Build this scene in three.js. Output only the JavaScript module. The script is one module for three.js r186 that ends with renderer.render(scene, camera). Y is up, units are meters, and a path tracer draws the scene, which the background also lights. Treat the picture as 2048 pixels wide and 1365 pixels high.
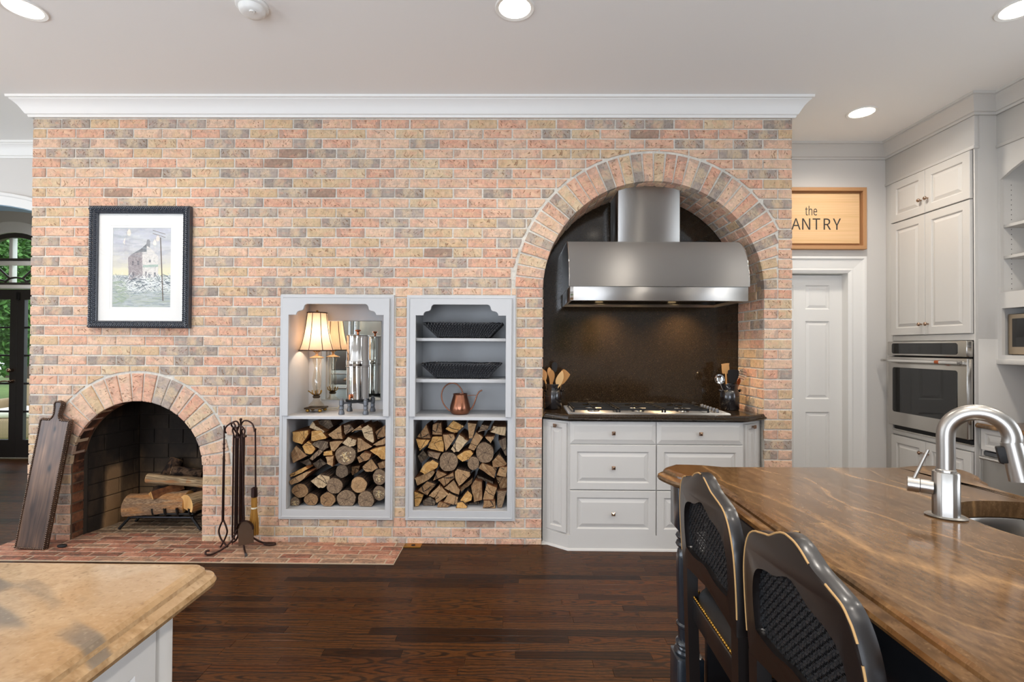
import * as THREE from 'three';
import { RoundedBoxGeometry } from 'three/addons/geometries/RoundedBoxGeometry.js';
import { mergeGeometries, toCreasedNormals } from 'three/addons/utils/BufferGeometryUtils.js';
import { RectAreaLightUniformsLib } from 'three/addons/lights/RectAreaLightUniformsLib.js';

// ---------------------------------------------------------------- camera, sky, daylight, exposure
const scene = new THREE.Scene();
const camera = new THREE.PerspectiveCamera(2 * Math.atan(682.5 / 1000) * 180 / Math.PI, 2048 / 1365, 0.05, 200);
camera.rotation.order = 'YXZ';
camera.position.set(0, 1.36, 3.44);
camera.rotation.set(0.01, 0.01, 0.0055);
const renderer = new THREE.WebGLRenderer({ antialias: true });
renderer.toneMapping = THREE.LinearToneMapping;
renderer.toneMappingExposure = 0.97;
renderer.shadowMap.enabled = true;
RectAreaLightUniformsLib.init();
scene.background = new THREE.Color(0.80, 0.90, 1.0);
scene.backgroundIntensity = 3.4;

const R = (d) => d * Math.PI / 180;
// daylight that comes in at the windows beyond the frame: one soft light at each opening, of its size
function windowLight(w, h, x, y, z, ry, power, color = 0xe2ecfc) {
  const l = new THREE.RectAreaLight(color, power, w, h);
  l.rotation.order = 'YXZ'; l.position.set(x, y, z); l.rotation.set(R(34), ry, 0); l.name = 'window_daylight'; scene.add(l);   // shines along its own -z, tilted up to brighten the ceiling, as off sunlit ground
  return l;
}
for (const z of [0.95, 2.45, 3.95]) windowLight(1.05, 1.9, -6.86, 1.55, z, -Math.PI / 2, 5);
for (const x of [-4.6, -0.75]) windowLight(1.5, 2.1, x, 1.25, 5.42, 0, 13);
windowLight(1.3, 1.25, 3.66, 1.6, 2.95, Math.PI / 2, 8);  // added light with an invented window, to brighten the near cabinet and ceiling

// ---------------------------------------------------------------- helpers
function rng(seed) { let s = seed >>> 0; return () => { s = (s + 0x6d2b79f5) | 0; let t = Math.imul(s ^ (s >>> 15), 1 | s); t = (t + Math.imul(t ^ (t >>> 7), 61 | t)) ^ t; return ((t ^ (t >>> 14)) >>> 0) / 4294967296; }; }
const lerp = (a, b, t) => a + (b - a) * t, clamp = (x, a = 0, b = 1) => Math.min(b, Math.max(a, x)), sstep = (a, b, x) => { const t = clamp((x - a) / (b - a)); return t * t * (3 - 2 * t); };
const used = new Map();
function numbered(n) { const k = used.get(n) ?? 0; used.set(n, k + 1); return k ? n + '_' + String(k).padStart(3, '0') : n; }
function shade(o) { o.castShadow = o.receiveShadow = true; return o; }
function tag(o, label, category, group) { Object.assign(o.userData, { label, category }); if (group) o.userData.group = group; return o; }
function thing(name, label, category, pos = [0, 0, 0], ry = 0, group) {
  const g = new THREE.Group(); g.name = numbered(name); g.position.set(...pos); g.rotation.y = ry; scene.add(g);
  return tag(g, label, category, group);
}
function part(parent, name, geo, mat, pos, rot) {
  const m = shade(new THREE.Mesh(geo, mat)); m.name = parent === scene ? numbered(name) : name;
  if (pos) m.position.set(...pos); if (rot) m.rotation.set(...rot);
  parent.add(m); return m;
}
function structure(name, geo, mat, pos, rot) { const m = part(scene, name, geo, mat, pos, rot); m.userData.kind = 'structure'; return m; }
function structureGroup(name, pos = [0, 0, 0], ry = 0) { const g = new THREE.Group(); g.name = numbered(name); g.position.set(...pos); g.rotation.y = ry; g.userData.kind = 'structure'; scene.add(g); return g; }
const V3 = (x, y, z) => new THREE.Vector3(x, y, z);
const moved = (g, x = 0, y = 0, z = 0, rx = 0, ry = 0, rz = 0) => g.applyMatrix4(new THREE.Matrix4().compose(V3(x, y, z), new THREE.Quaternion().setFromEuler(new THREE.Euler(rx, ry, rz)), V3(1, 1, 1)));
const scaled = (g, x, y, z) => g.scale(x, y, z);
function merge(list) { return mergeGeometries(list.map((g) => { g = g.index ? g.toNonIndexed() : g; for (const k of Object.keys(g.attributes)) if (!['position', 'normal', 'uv'].includes(k)) g.deleteAttribute(k); return g; })); }
// uv in metres from the way each face looks
function boxUV(g, k = 1, ox = 0, oy = 0) {
  if (g.index) g = g.toNonIndexed();
  const p = g.attributes.position, uv = new Float32Array(p.count * 2), a = V3(), b = V3(), c = V3();
  for (let i = 0; i < p.count; i += 3) {
    a.fromBufferAttribute(p, i); b.fromBufferAttribute(p, i + 1); c.fromBufferAttribute(p, i + 2);
    const n = b.clone().sub(a).cross(c.clone().sub(a)), x = Math.abs(n.x), y = Math.abs(n.y), z = Math.abs(n.z);
    [a, b, c].forEach((v, j) => { const q = y >= x && y >= z ? [v.x, v.z] : x >= z ? [v.z, v.y] : [v.x, v.y]; uv[(i + j) * 2] = q[0] * k + ox; uv[(i + j) * 2 + 1] = q[1] * k + oy; });
  }
  g.setAttribute('uv', new THREE.BufferAttribute(uv, 2)); return g;
}
const crease = (g, deg = 35) => toCreasedNormals(g.index ? g.toNonIndexed() : g, R(deg));
function box(w, h, d, r = 0.002, seg = 1) { return boxUV(crease(new RoundedBoxGeometry(w, h, d, seg, Math.min(r, w / 2.01, h / 2.01, d / 2.01)), 50)); }
const boxAt = (x0, x1, y0, y1, z0, z1, r) => box(Math.abs(x1 - x0), Math.abs(y1 - y0), Math.abs(z1 - z0), r).translate((x0 + x1) / 2, (y0 + y1) / 2, (z0 + z1) / 2);
// rings of points joined in turn; closed round, ends capped when they are flat
function loft(rings, { capA = false, capB = false, closed = true, deg = 35, smooth = true } = {}) {
  const pos = [], n = rings[0].length, tri = (a, b, c) => pos.push(a.x, a.y, a.z, b.x, b.y, b.z, c.x, c.y, c.z);
  for (let k = 0; k + 1 < rings.length; k++) for (let i = 0; i < (closed ? n : n - 1); i++) { const j = (i + 1) % n, a = rings[k][i], b = rings[k][j], c = rings[k + 1][j], d = rings[k + 1][i]; tri(a, b, c); tri(a, c, d); }
  const cap = (r, flip) => {
    const nn = V3(); for (let i = 0; i < n; i++) nn.add(r[i].clone().cross(r[(i + 1) % n]));
    const ax = Math.abs(nn.x), ay = Math.abs(nn.y), az = Math.abs(nn.z), f = ay >= ax && ay >= az ? (v) => new THREE.Vector2(v.x, v.z) : ax >= az ? (v) => new THREE.Vector2(v.y, v.z) : (v) => new THREE.Vector2(v.x, v.y);
    for (const [a, b, c] of THREE.ShapeUtils.triangulateShape(r.map(f), [])) { const t = [r[a], r[b], r[c]], m = t[1].clone().sub(t[0]).cross(t[2].clone().sub(t[0])); if ((m.dot(nn) > 0) !== flip) tri(...t); else tri(t[0], t[2], t[1]); }
  };
  if (capA) cap(rings[0], true); if (capB) cap(rings[rings.length - 1], false);
  let g = new THREE.BufferGeometry(); g.setAttribute('position', new THREE.Float32BufferAttribute(pos, 3)); g.computeVertexNormals();
  if (smooth) g = toCreasedNormals(g, R(deg));
  return boxUV(g);
}
// a rectangle (w, h, centred) worked in steps [inset, z]: raised panels, frames, slabs
const rectRing = (w, h, s, z) => [V3(-w / 2 + s, -h / 2 + s, z), V3(w / 2 - s, -h / 2 + s, z), V3(w / 2 - s, h / 2 - s, z), V3(-w / 2 + s, h / 2 - s, z)];
const nested = (w, h, steps, capB = true, capA = true) => loft(steps.map(([s, z]) => rectRing(w, h, s, z)), { capB, capA, smooth: false });
const raisedPanel = (w, h, t = 0.02, rail = 0.05) => nested(w, h, [[0, -t], [0, -0.003], [0.003, 0], [rail, 0], [rail + 0.004, -0.003], [rail + 0.006, -0.009], [rail + 0.011, -0.0095], [rail + 0.034, -0.001], [rail + 0.037, -0.001]]);
const slabDrawer = (w, h, t = 0.02) => nested(w, h, [[0, -t], [0, -0.008], [0.026, -0.001], [0.028, 0], [0.03, 0]]);
// a profile [(outwards, y)] swept along a level path [(x, z)] with mitred corners; outwards is to the left of the way
function sweep(profile, path, closed = false) {
  const n = path.length, rings = path.map((p, i) => {
    const prev = path[(i - 1 + n) % n], next = path[(i + 1) % n], dir = (a, b) => { const l = Math.hypot(b[0] - a[0], b[1] - a[1]); return [-(b[1] - a[1]) / l, (b[0] - a[0]) / l]; };
    const A = !closed && i === 0 ? dir(p, next) : dir(prev, p), B = !closed && i === n - 1 ? dir(prev, p) : dir(p, next), k = 1 + A[0] * B[0] + A[1] * B[1];
    return profile.map(([o, y]) => V3(p[0] + (A[0] + B[0]) / k * o, y, p[1] + (A[1] + B[1]) / k * o));
  });
  if (closed) rings.push(rings[0]);
  return loft(rings, { capA: !closed, capB: !closed, deg: 30 });
}
const lathe = (pts, seg = 32, a0 = 0, a1 = Math.PI * 2) => new THREE.LatheGeometry(pts.map(([r, y]) => new THREE.Vector2(Math.max(r, 0.00001), y)), seg, a0, a1);
const turned = (pts, seg = 28, deg = 40) => crease(lathe(pts, seg), deg);
const tube = (pts, r, seg = 24, rad = 8, closed = false) => new THREE.TubeGeometry(new THREE.CatmullRomCurve3(pts.map((p) => V3(...p)), closed, 'centripetal'), seg, r, rad, closed);
function rod(a, b, r, r2 = r, seg = 10) { const A = V3(...a), B = V3(...b), g = new THREE.CylinderGeometry(r2, r, A.distanceTo(B), seg); return g.applyQuaternion(new THREE.Quaternion().setFromUnitVectors(V3(0, 1, 0), B.clone().sub(A).normalize())).translate((A.x + B.x) / 2, (A.y + B.y) / 2, (A.z + B.z) / 2); }
const ball = (x, y, z, r, w = 10, h = 8) => new THREE.SphereGeometry(r, w, h).translate(x, y, z);
const shapeOf = (pts) => new THREE.Shape(pts.map(([x, y]) => new THREE.Vector2(x, y)));
function extrude(shape, depth, bevel = 0, curve = 12) { return new THREE.ExtrudeGeometry(shape, { depth: depth - 2 * bevel, bevelEnabled: bevel > 0, bevelSize: bevel, bevelThickness: bevel, bevelOffset: -bevel, bevelSegments: 2, curveSegments: curve }).translate(0, 0, bevel); }
// offset of a closed outline [(x, z)] to its inside
function insetPoly(pts, d) {
  const n = pts.length; let area = 0; for (let i = 0; i < n; i++) { const a = pts[i], b = pts[(i + 1) % n]; area += a[0] * b[1] - b[0] * a[1]; }
  const s = area > 0 ? 1 : -1;
  return pts.map((p, i) => { const a = pts[(i - 1 + n) % n], b = pts[(i + 1) % n], u = Math.hypot(p[0] - a[0], p[1] - a[1]), w = Math.hypot(b[0] - p[0], b[1] - p[1]);
    const A = [-(p[1] - a[1]) / u * s, (p[0] - a[0]) / u * s], B = [-(b[1] - p[1]) / w * s, (b[0] - p[0]) / w * s], k = Math.max(0.35, 1 + A[0] * B[0] + A[1] * B[1]); return [p[0] + (A[0] + B[0]) / k * d, p[1] + (A[1] + B[1]) / k * d]; });
}
// a stone top: outline [(x, z)], edge steps [inset, y] from the underside to the top, hole in the middle if any
function stoneTop(outline, steps, hole) {
  const rings = steps.map(([s, y]) => insetPoly(outline, s).map(([x, z]) => V3(x, y, z)));
  const edge = loft(rings, { deg: 28 }), y = steps[steps.length - 1][1], top = insetPoly(outline, steps[steps.length - 1][0]);
  const flat = (yy, pts, up) => { const sh = shapeOf(pts.map(([x, z]) => [x, -z])); if (hole) sh.holes.push(new THREE.Path(hole.map(([x, z]) => new THREE.Vector2(x, -z)))); const g = new THREE.ShapeGeometry(sh).toNonIndexed(); g.rotateX(-Math.PI / 2).translate(0, yy, 0); return boxUV(g); };
  const out = [edge, flat(y, top, true), flat(steps[0][1], insetPoly(outline, steps[0][0]), false)];
  if (hole) out.push(loft([hole.map(([x, z]) => V3(x, steps[0][1], z)), hole.map(([x, z]) => V3(x, y, z))], { deg: 50 }));
  return merge(out);
}

const smooth = (pts, n) => new THREE.SplineCurve(pts.map(([x, y]) => new THREE.Vector2(x, y))).getPoints(n).map((p) => [p.x, p.y]);

// ---------------------------------------------------------------- noise and textures
function lattice(seed) { const t = new Float32Array(65536), r = rng(seed); for (let i = 0; i < 65536; i++) t[i] = r(); return t; }
const LAT = lattice(7);
function noise(x, y, px = 256, py = 256) {   // value noise, repeats every px, py cells
  const xi = Math.floor(x), yi = Math.floor(y), fx = x - xi, fy = y - yi, u = fx * fx * (3 - 2 * fx), v = fy * fy * (3 - 2 * fy);
  const m = (a, p) => ((a % p) + p) % p, x0 = m(xi, px), x1 = m(xi + 1, px), y0 = m(yi, py) * 256, y1 = m(yi + 1, py) * 256;
  return lerp(lerp(LAT[x0 + y0], LAT[x1 + y0], u), lerp(LAT[x0 + y1], LAT[x1 + y1], u), v);
}
function fbm(x, y, oct = 4, px = 256, py = 256) { let s = 0, a = 0.5, n = 0; for (let i = 0; i < oct; i++) { s += a * noise(x, y, px, py); n += a; a *= 0.5; x *= 2; y *= 2; px = Math.min(256, px * 2); py = Math.min(256, py * 2); } return s / n; }
function paint(w, h, f, srgb = true, repeat = true) {   // f(u, v) -> [r, g, b] of 0..255
  const d = new Uint8Array(w * h * 4);
  for (let y = 0, o = 0; y < h; y++) for (let x = 0; x < w; x++, o += 4) { const c = f(x / w, y / h); d[o] = clamp(c[0], 0, 255); d[o + 1] = clamp(c[1], 0, 255); d[o + 2] = clamp(c[2], 0, 255); d[o + 3] = 255; }
  return tex(new THREE.DataTexture(d, w, h), srgb, repeat);
}
function tex(t, srgb = true, repeat = true) { if (srgb) t.colorSpace = THREE.SRGBColorSpace; t.magFilter = THREE.LinearFilter; t.minFilter = THREE.LinearMipmapLinearFilter; t.generateMipmaps = true; if (repeat) t.wrapS = t.wrapT = THREE.RepeatWrapping; t.needsUpdate = true; return t; }
function canvas(w, h, draw) { const c = document.createElement('canvas'); c.width = w; c.height = h; draw(c.getContext('2d'), w, h); return c; }
const canvasTex = (w, h, draw, srgb = true, repeat = false) => tex(new THREE.CanvasTexture(canvas(w, h, draw)), srgb, repeat);
const mix3 = (a, b, t) => [lerp(a[0], b[0], t), lerp(a[1], b[1], t), lerp(a[2], b[2], t)];
const rep = (t, x, y = x) => { t.repeat.set(x, y); return t; };
const std = (color, roughness = 0.5, extra = {}) => new THREE.MeshStandardMaterial({ color, roughness, ...extra });
const phys = (color, roughness = 0.5, extra = {}) => new THREE.MeshPhysicalMaterial({ color, roughness, ...extra });

// brick faces: an atlas of 4 x 16 faces, colour and relief
const BRICK_KINDS = [];
const brickRelief = document.createElement('canvas'); brickRelief.width = brickRelief.height = 1024;
const brickColour = canvas(1024, 1024, (g) => {
  const r = rng(11), b = brickRelief.getContext('2d'); b.fillStyle = '#a0a0a0'; b.fillRect(0, 0, 1024, 1024); b.lineCap = g.lineCap = 'round';
  const rgb = (c, k = 1) => `rgb(${c.map((x) => Math.round(clamp(x * k, 0, 255))).join(',')})`;
  for (let i = 0; i < 64; i++) {
    const x0 = (i % 4) * 256, y0 = Math.floor(i / 4) * 64, t = (i * 37 % 64) / 64, kind = t < 0.58 ? 'rose' : t < 0.76 ? 'tan' : t < 0.97 ? 'grey' : 'umber'; BRICK_KINDS.push(kind);
    const base = kind === 'rose' ? mix3([212, 161, 135], [218, 186, 160], r()) : kind === 'tan' ? mix3([200, 170, 134], [210, 186, 154], r()) : kind === 'grey' ? mix3([150, 138, 128], [180, 164, 152], r()) : [158, 132, 114];
    g.save(); g.beginPath(); g.rect(x0, y0, 256, 64); g.clip(); b.save(); b.beginPath(); b.rect(x0, y0, 256, 64); b.clip();
    g.fillStyle = rgb(base); g.fillRect(x0, y0, 256, 64);
    if (kind === 'grey' || r() < 0.4) {   // flashed ends or bands from stacking in the kiln
      const c = kind === 'grey' ? [208, 184, 152] : mix3(base, [214, 176, 138], 0.6), a = x0 + 60 + r() * 50, w = 50 + r() * 70, q = g.createLinearGradient(a - 14, 0, a + w + 14, 0);
      q.addColorStop(0, rgb(c).replace('rgb', 'rgba').replace(')', ',0)')); q.addColorStop(0.15, rgb(c)); q.addColorStop(0.85, rgb(c)); q.addColorStop(1, rgb(c).replace('rgb', 'rgba').replace(')', ',0)'));
      g.globalAlpha = 0.75; g.fillStyle = q; g.fillRect(x0, y0, 256, 64); g.globalAlpha = 1;
      for (const s of [a, a + w]) { g.strokeStyle = rgb(base, 0.78); g.globalAlpha = 0.5; g.lineWidth = 1.2; g.beginPath(); g.moveTo(s, y0); g.lineTo(s + r() * 4 - 2, y0 + 64); g.stroke(); g.globalAlpha = 1; }
    }
    for (let k = 0; k < 16; k++) { g.globalAlpha = 0.10 + r() * 0.16; g.fillStyle = rgb([[214, 150, 126], [208, 182, 142], [150, 136, 126], [226, 194, 166]][Math.floor(r() * 4)]); g.beginPath(); g.ellipse(x0 + r() * 256, y0 + r() * 64, 12 + r() * 44, 5 + r() * 18, r() * 0.8 - 0.4, 0, 7); g.fill(); }
    if (kind === 'rose' && r() < 0.45) for (const e of [0, 1]) if (r() < 0.75) { const w = 20 + r() * 50; g.globalAlpha = 0.3 + r() * 0.25; g.fillStyle = rgb([158, 138, 126]); g.beginPath(); g.ellipse(x0 + (e ? 256 : 0), y0 + 20 + r() * 24, w, 30 + r() * 20, 0, 0, 7); g.fill(); }
    for (let k = 0; k < 60; k++) { g.globalAlpha = 0.12 + r() * 0.16; g.fillStyle = rgb(base, r() < 0.5 ? 0.82 : 1.14); g.beginPath(); g.ellipse(x0 + r() * 256, y0 + r() * 64, 4 + r() * 22, 2 + r() * 8, r() * 3, 0, 7); g.fill(); }
    if (r() < 0.3 && kind === 'rose') { g.globalAlpha = 0.5; g.fillStyle = rgb([232, 198, 164]); g.beginPath(); g.ellipse(x0 + 60 + r() * 130, y0 + 20 + r() * 24, 30 + r() * 40, 5 + r() * 8, r() * 0.4 - 0.2, 0, 7); g.fill(); }
    g.globalAlpha = 1;
    // bark texture: short presses with the clay pushed up beside them, thick on some faces, few on others; their highlights painted into the colour
    const n = r() < 0.3 ? 2 : Math.floor(5 + r() * 11), lean = r() < 0.5 ? -0.9 : 0.8;
    for (let k = 0; k < n; k++) {
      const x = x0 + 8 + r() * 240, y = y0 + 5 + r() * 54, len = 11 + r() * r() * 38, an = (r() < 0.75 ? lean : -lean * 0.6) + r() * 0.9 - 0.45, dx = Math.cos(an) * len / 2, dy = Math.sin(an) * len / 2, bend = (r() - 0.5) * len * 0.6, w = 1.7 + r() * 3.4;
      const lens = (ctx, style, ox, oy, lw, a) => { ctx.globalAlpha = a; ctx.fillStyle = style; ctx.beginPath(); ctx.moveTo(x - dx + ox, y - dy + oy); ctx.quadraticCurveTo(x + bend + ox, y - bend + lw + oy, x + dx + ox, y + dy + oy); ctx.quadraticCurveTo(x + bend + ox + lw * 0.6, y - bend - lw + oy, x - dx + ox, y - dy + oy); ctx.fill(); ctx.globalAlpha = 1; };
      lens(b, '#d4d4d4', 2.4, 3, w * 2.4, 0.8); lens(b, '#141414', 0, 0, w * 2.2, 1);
      lens(g, rgb(mix3(base, [112, 72, 48], 0.72)), 0, 0, w * 2.2, 0.5 + r() * 0.4); lens(g, rgb(mix3(base, [236, 208, 176], 0.7)), 2.2, 3, w * 2.2, 0.4 * r());  // the paler stroke is a highlight painted beside each crease
    }
    for (let k = 0; k < 4 + r() * 8; k++) { const x = x0 + r() * 256, y = y0 + r() * 64, q = 0.8 + r() * 2; g.globalAlpha = 0.6; g.fillStyle = rgb(base, 0.5); b.fillStyle = '#303030'; for (const c of [g, b]) { c.beginPath(); c.ellipse(x, y, q * 1.4, q, r() * 3, 0, 7); c.fill(); } g.globalAlpha = 1; }
    g.restore(); b.restore();
  }
});
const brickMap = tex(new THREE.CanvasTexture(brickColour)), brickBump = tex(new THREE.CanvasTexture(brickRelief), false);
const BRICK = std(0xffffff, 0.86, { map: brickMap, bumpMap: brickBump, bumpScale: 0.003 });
const HEARTH_BRICK = std(0xb07a66, 0.6, { map: brickMap, bumpMap: brickBump, bumpScale: 0.0015 });
const grit = paint(512, 512, (u, v) => { const n = fbm(u * 64, v * 64, 3, 64, 64), k = 150 + 90 * n; return [k, k, k]; }, false);
const mortarMap = paint(512, 512, (u, v) => { const n = fbm(u * 48, v * 48, 3, 48, 48), m = fbm(u * 6, v * 6, 3, 6, 6), k = 0.84 + 0.14 * n + 0.14 * (m - 0.5); return [230 * k, 224 * k, 212 * k]; });
const MORTAR = std(0xffffff, 0.95, { map: rep(mortarMap, 2), bumpMap: rep(grit.clone(), 3), bumpScale: 0.003 });

// painted surfaces
const PAINT = { wall: std(0xd3cfca, 0.75), ceiling: std(0xf3f1ed, 0.85), trim: std(0xeae8e4, 0.4), cabinet: std(0xcac6c0, 0.38), niche: std(0xc3c3c3, 0.42), nicheInside: std(0xc3c3c3, 0.55), black: std(0x0d0c0c, 0.32), blue: std(0x7f96a6, 0.5) };

// dark stained oak strips: sixteen strips of 57 mm, 2 m long
const oakMap = paint(2048, 1024, (u, v) => {
  const s = Math.floor(v * 16), yy = v * 16 - s - 0.5, o = LAT[s * 97 + 5], o2 = LAT[s * 31 + 900], x = u * 2;
  const wob = (fbm(u * 10 + s * 13, s * 7.3 + yy * 0.6, 3) - 0.5) * 0.5;
  let q;
  if (o2 < 0.55) { const cx = ((x * 1.3 + o * 3) % 1 + 1) % 1 - 0.5, c = Math.sqrt(yy * yy * 0.55 + cx * cx * 0.9) + wob * 0.35; q = Math.sin(c * 46 + o * 9); }   // cathedral figure
  else q = Math.sin((yy + wob * 0.8) * (14 + o * 12) + o * 7);
  const line = sstep(0.15, 0.95, q), pore = fbm(u * 90, (s + yy) * 26, 2), streak = fbm(u * 8, (s + yy) * 16 + 40, 2), d = clamp(line * 0.62 + sstep(0.52, 0.75, pore) * 0.5 + (streak - 0.5) * 0.5);
  return mix3([82, 47, 19], [26, 16, 9], d);
});
const oakTone = [0xffffff, 0xdccfc4, 0xb8aca2, 0xfff0d6, 0xeadfd6, 0xa49a92].map((c) => phys(c, 0.36, { map: oakMap, specularIntensity: 0.35, clearcoat: 0.06, clearcoatRoughness: 0.14 }));

// granites
function stone(w, scale, f) { return rep(paint(w, w, f), 1 / scale); }
const brownGranite = stone(2048, 2.2, (u, v) => {
  const warp = fbm(u * 6, v * 3, 4, 6, 3) * 0.16, t = u + warp - v * 0.16;
  const grain = fbm(u * 250, v * 90, 3, 256, 256), fine = noise(u * 1000, v * 520), fibre = fbm(t * 150, v * 10, 3), patch = fbm(u * 10 + 3, v * 3, 4, 10, 3);
  let c = mix3([100, 76, 52], [160, 126, 90], clamp(grain * 0.9 + fibre * 0.7 - 0.35)); c = mix3(c, [104, 88, 72], sstep(0.46, 0.7, patch) * 0.5); c = mix3(c, [146, 94, 48], sstep(0.56, 0.74, fbm(u * 5 + 50, v * 4, 3)) * 0.55);
  for (const [p, w, a] of [[0.1, 0.003, 0.6], [0.16, 0.010, 0.8], [0.22, 0.003, 0.6], [0.3, 0.005, 0.65], [0.38, 0.003, 0.6], [0.47, 0.007, 0.75], [0.54, 0.003, 0.6], [0.62, 0.004, 0.65], [0.72, 0.003, 0.6], [0.83, 0.009, 0.75], [0.93, 0.004, 0.65], [1.04, 0.006, 0.65]]) { const d = Math.abs(t - p - (fbm(v * 9 + p * 40, p * 9, 3) - 0.5) * 0.06); c = mix3(c, [200, 160, 112], a * Math.exp(-(d / w) * (d / w)) * (0.4 + grain)); }
  if (fine > 0.78) c = mix3(c, [74, 56, 42], (fine - 0.78) * 1.6); if (fine < 0.2) c = mix3(c, [214, 184, 142], (0.2 - fine) * 1.4);
  return c;
});
const litBeigeGranite = stone(1024, 1.1, (u, v) => {  // paler than the brown granite: stronger light on this counter painted in
  const w = fbm(u * 5, v * 5, 4, 5, 5), grain = fbm(u * 170, v * 230, 3, 256, 256), mid = fbm(u * 60, v * 84, 3), cloud = fbm(u * 4 + w, v * 7 + w, 4), speck = noise(u * 250, v * 250);
  let c = mix3([164, 130, 92], [216, 184, 144], clamp(grain * 0.9 + mid * 0.9 - 0.4)); c = mix3(c, [216, 192, 162], sstep(0.5, 0.72, cloud) * 0.5); c = mix3(c, [190, 150, 104], sstep(0.55, 0.75, fbm(u * 6 + 9, v * 6, 3)) * 0.5); c = mix3(c, [126, 116, 106], sstep(0.6, 0.7, fbm(u * 3 + 20 + w * 0.8, v * 8 - u * 4, 4)) * 0.8);
  if (speck > 0.8) c = mix3(c, [110, 86, 62], (speck - 0.8) * 1.6); if (speck < 0.2) c = mix3(c, [232, 210, 178], (0.2 - speck) * 1.6); return c;
});
const blackGranite = stone(1024, 0.36, (u, v) => { const X = u * 256, Y = v * 256, a = noise(X, Y), b = noise(X + 90, Y + 31), k = 20 + 20 * b; let c = [k * 1.25, k * 0.98, k * 0.68]; if (a > 0.72) c = mix3(c, [124, 98, 66], sstep(0.72, 0.97, a) * 0.6); if (a * b > 0.8) c = [186, 170, 144]; return c; });
const STONE = { brown: phys(0xcfc6ba, 0.14, { specularIntensity: 0.75, map: brownGranite }), beige: phys(0xdfdad2, 0.15, { map: litBeigeGranite }), black: phys(0xffffff, 0.1, { map: blackGranite }) };

// metals
const brushNoise = paint(512, 512, (u, v) => { const k = 120 + 110 * (fbm(u * 4, v * 220, 2, 4, 220) - 0.5) * 1.6; return [k, k, k]; }, false);
const METAL = {
  steel: phys(0xbcb9b5, 0.39, { metalness: 1, anisotropy: 1, anisotropyRotation: Math.PI / 2 }), nickel: phys(0xaaa6a0, 0.36, { metalness: 1 }), polished: std(0xd9d6d2, 0.08, { metalness: 1 }), sink: std(0xbab6b0, 0.32, { metalness: 1 }),
  iron: std(0x1b1919, 0.55, { metalness: 0.6 }), bronze: std(0x3a2722, 0.38, { metalness: 0.75 }), copper: std(0xb06a45, 0.26, { metalness: 1 }), brass: std(0xb68a3e, 0.28, { metalness: 1 }), knob: std(0xa98d78, 0.2, { metalness: 1 }), castIron: std(0x161515, 0.6, { metalness: 0.3 }), grey: std(0x6a6c70, 0.42, { metalness: 0.7 }), chrome: std(0xd5d5d5, 0.1, { metalness: 1 }),
};
const GLASS = { pane: phys(0xffffff, 0, { transmission: 1, thickness: 0, ior: 1.5 }), solid: phys(0xffffff, 0.02, { transmission: 1, thickness: 0.02, ior: 1.48 }), dark: phys(0x1a1918, 0.06, { specularIntensity: 1, ior: 1.55 }) };
// brick kept for the fireplace: sooty returns, worn red pavers
const sootyMap = paint(512, 512, (u, v) => { const n = fbm(u * 8, v * 8, 4), q = fbm(u * 30 + 5, v * 30, 3); return mix3([62, 42, 31], [150, 98, 68], clamp(sstep(0.3, 0.72, n) * 0.8 + (q - 0.5) * 0.5)); });
const SOOTY = [std(0xffffff, 0.9, { map: rep(sootyMap, 1.7), bumpMap: brickBump, bumpScale: 0.002 }), std(0xd8c4b4, 0.9, { map: rep(sootyMap.clone(), 2.3), bumpMap: brickBump, bumpScale: 0.002 })];
const paver = (a, b, c) => paint(256, 256, (u, v) => { const n = fbm(u * 6, v * 18, 4, 6, 18), q = fbm(u * 24 + 7, v * 40, 3, 24, 40); return mix3(mix3(a, b, sstep(0.35, 0.68, n)), c, sstep(0.56, 0.76, q) * 0.6); });
const HEARTH_MAT = [[[158, 104, 82], [186, 134, 108], [112, 82, 68]], [[140, 110, 90], [180, 138, 110], [104, 84, 70]], [[116, 82, 66], [160, 102, 80], [72, 58, 50]], [[108, 88, 70], [154, 126, 98], [62, 52, 44]], [[122, 104, 84], [166, 140, 110], [70, 60, 50]]].map(([a, b, c]) => std(0xffffff, 0.62, { map: rep(paver(a, b, c), 3, 3), bumpMap: grit, bumpScale: 0.0015 }));
const HEARTH_MORTAR = std(0xb7a48c, 0.9, { bumpMap: grit, bumpScale: 0.002 });
const SINK = { x: 1.335, z: 2.2, rx: 0.19, rz: 0.19 }, HOODL = 2.2, LAMPL = 0.3; 
const DOWN = 5;

// ================================================================ THE ROOM
const X0 = -3.38, X1 = 1.878, CEIL = 3.05, BACK = -0.75;
// ceiling, floors and outer walls
structure('ceiling', boxAt(-7.2, 3.95, CEIL, CEIL + 0.15, BACK - 0.3, 5.75, 0), PAINT.ceiling);
structure('subfloor', boxAt(-7.2, 3.95, -0.14, -0.021, -2.6, 5.75, 0), std(0x1a120c, 0.9));
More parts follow.
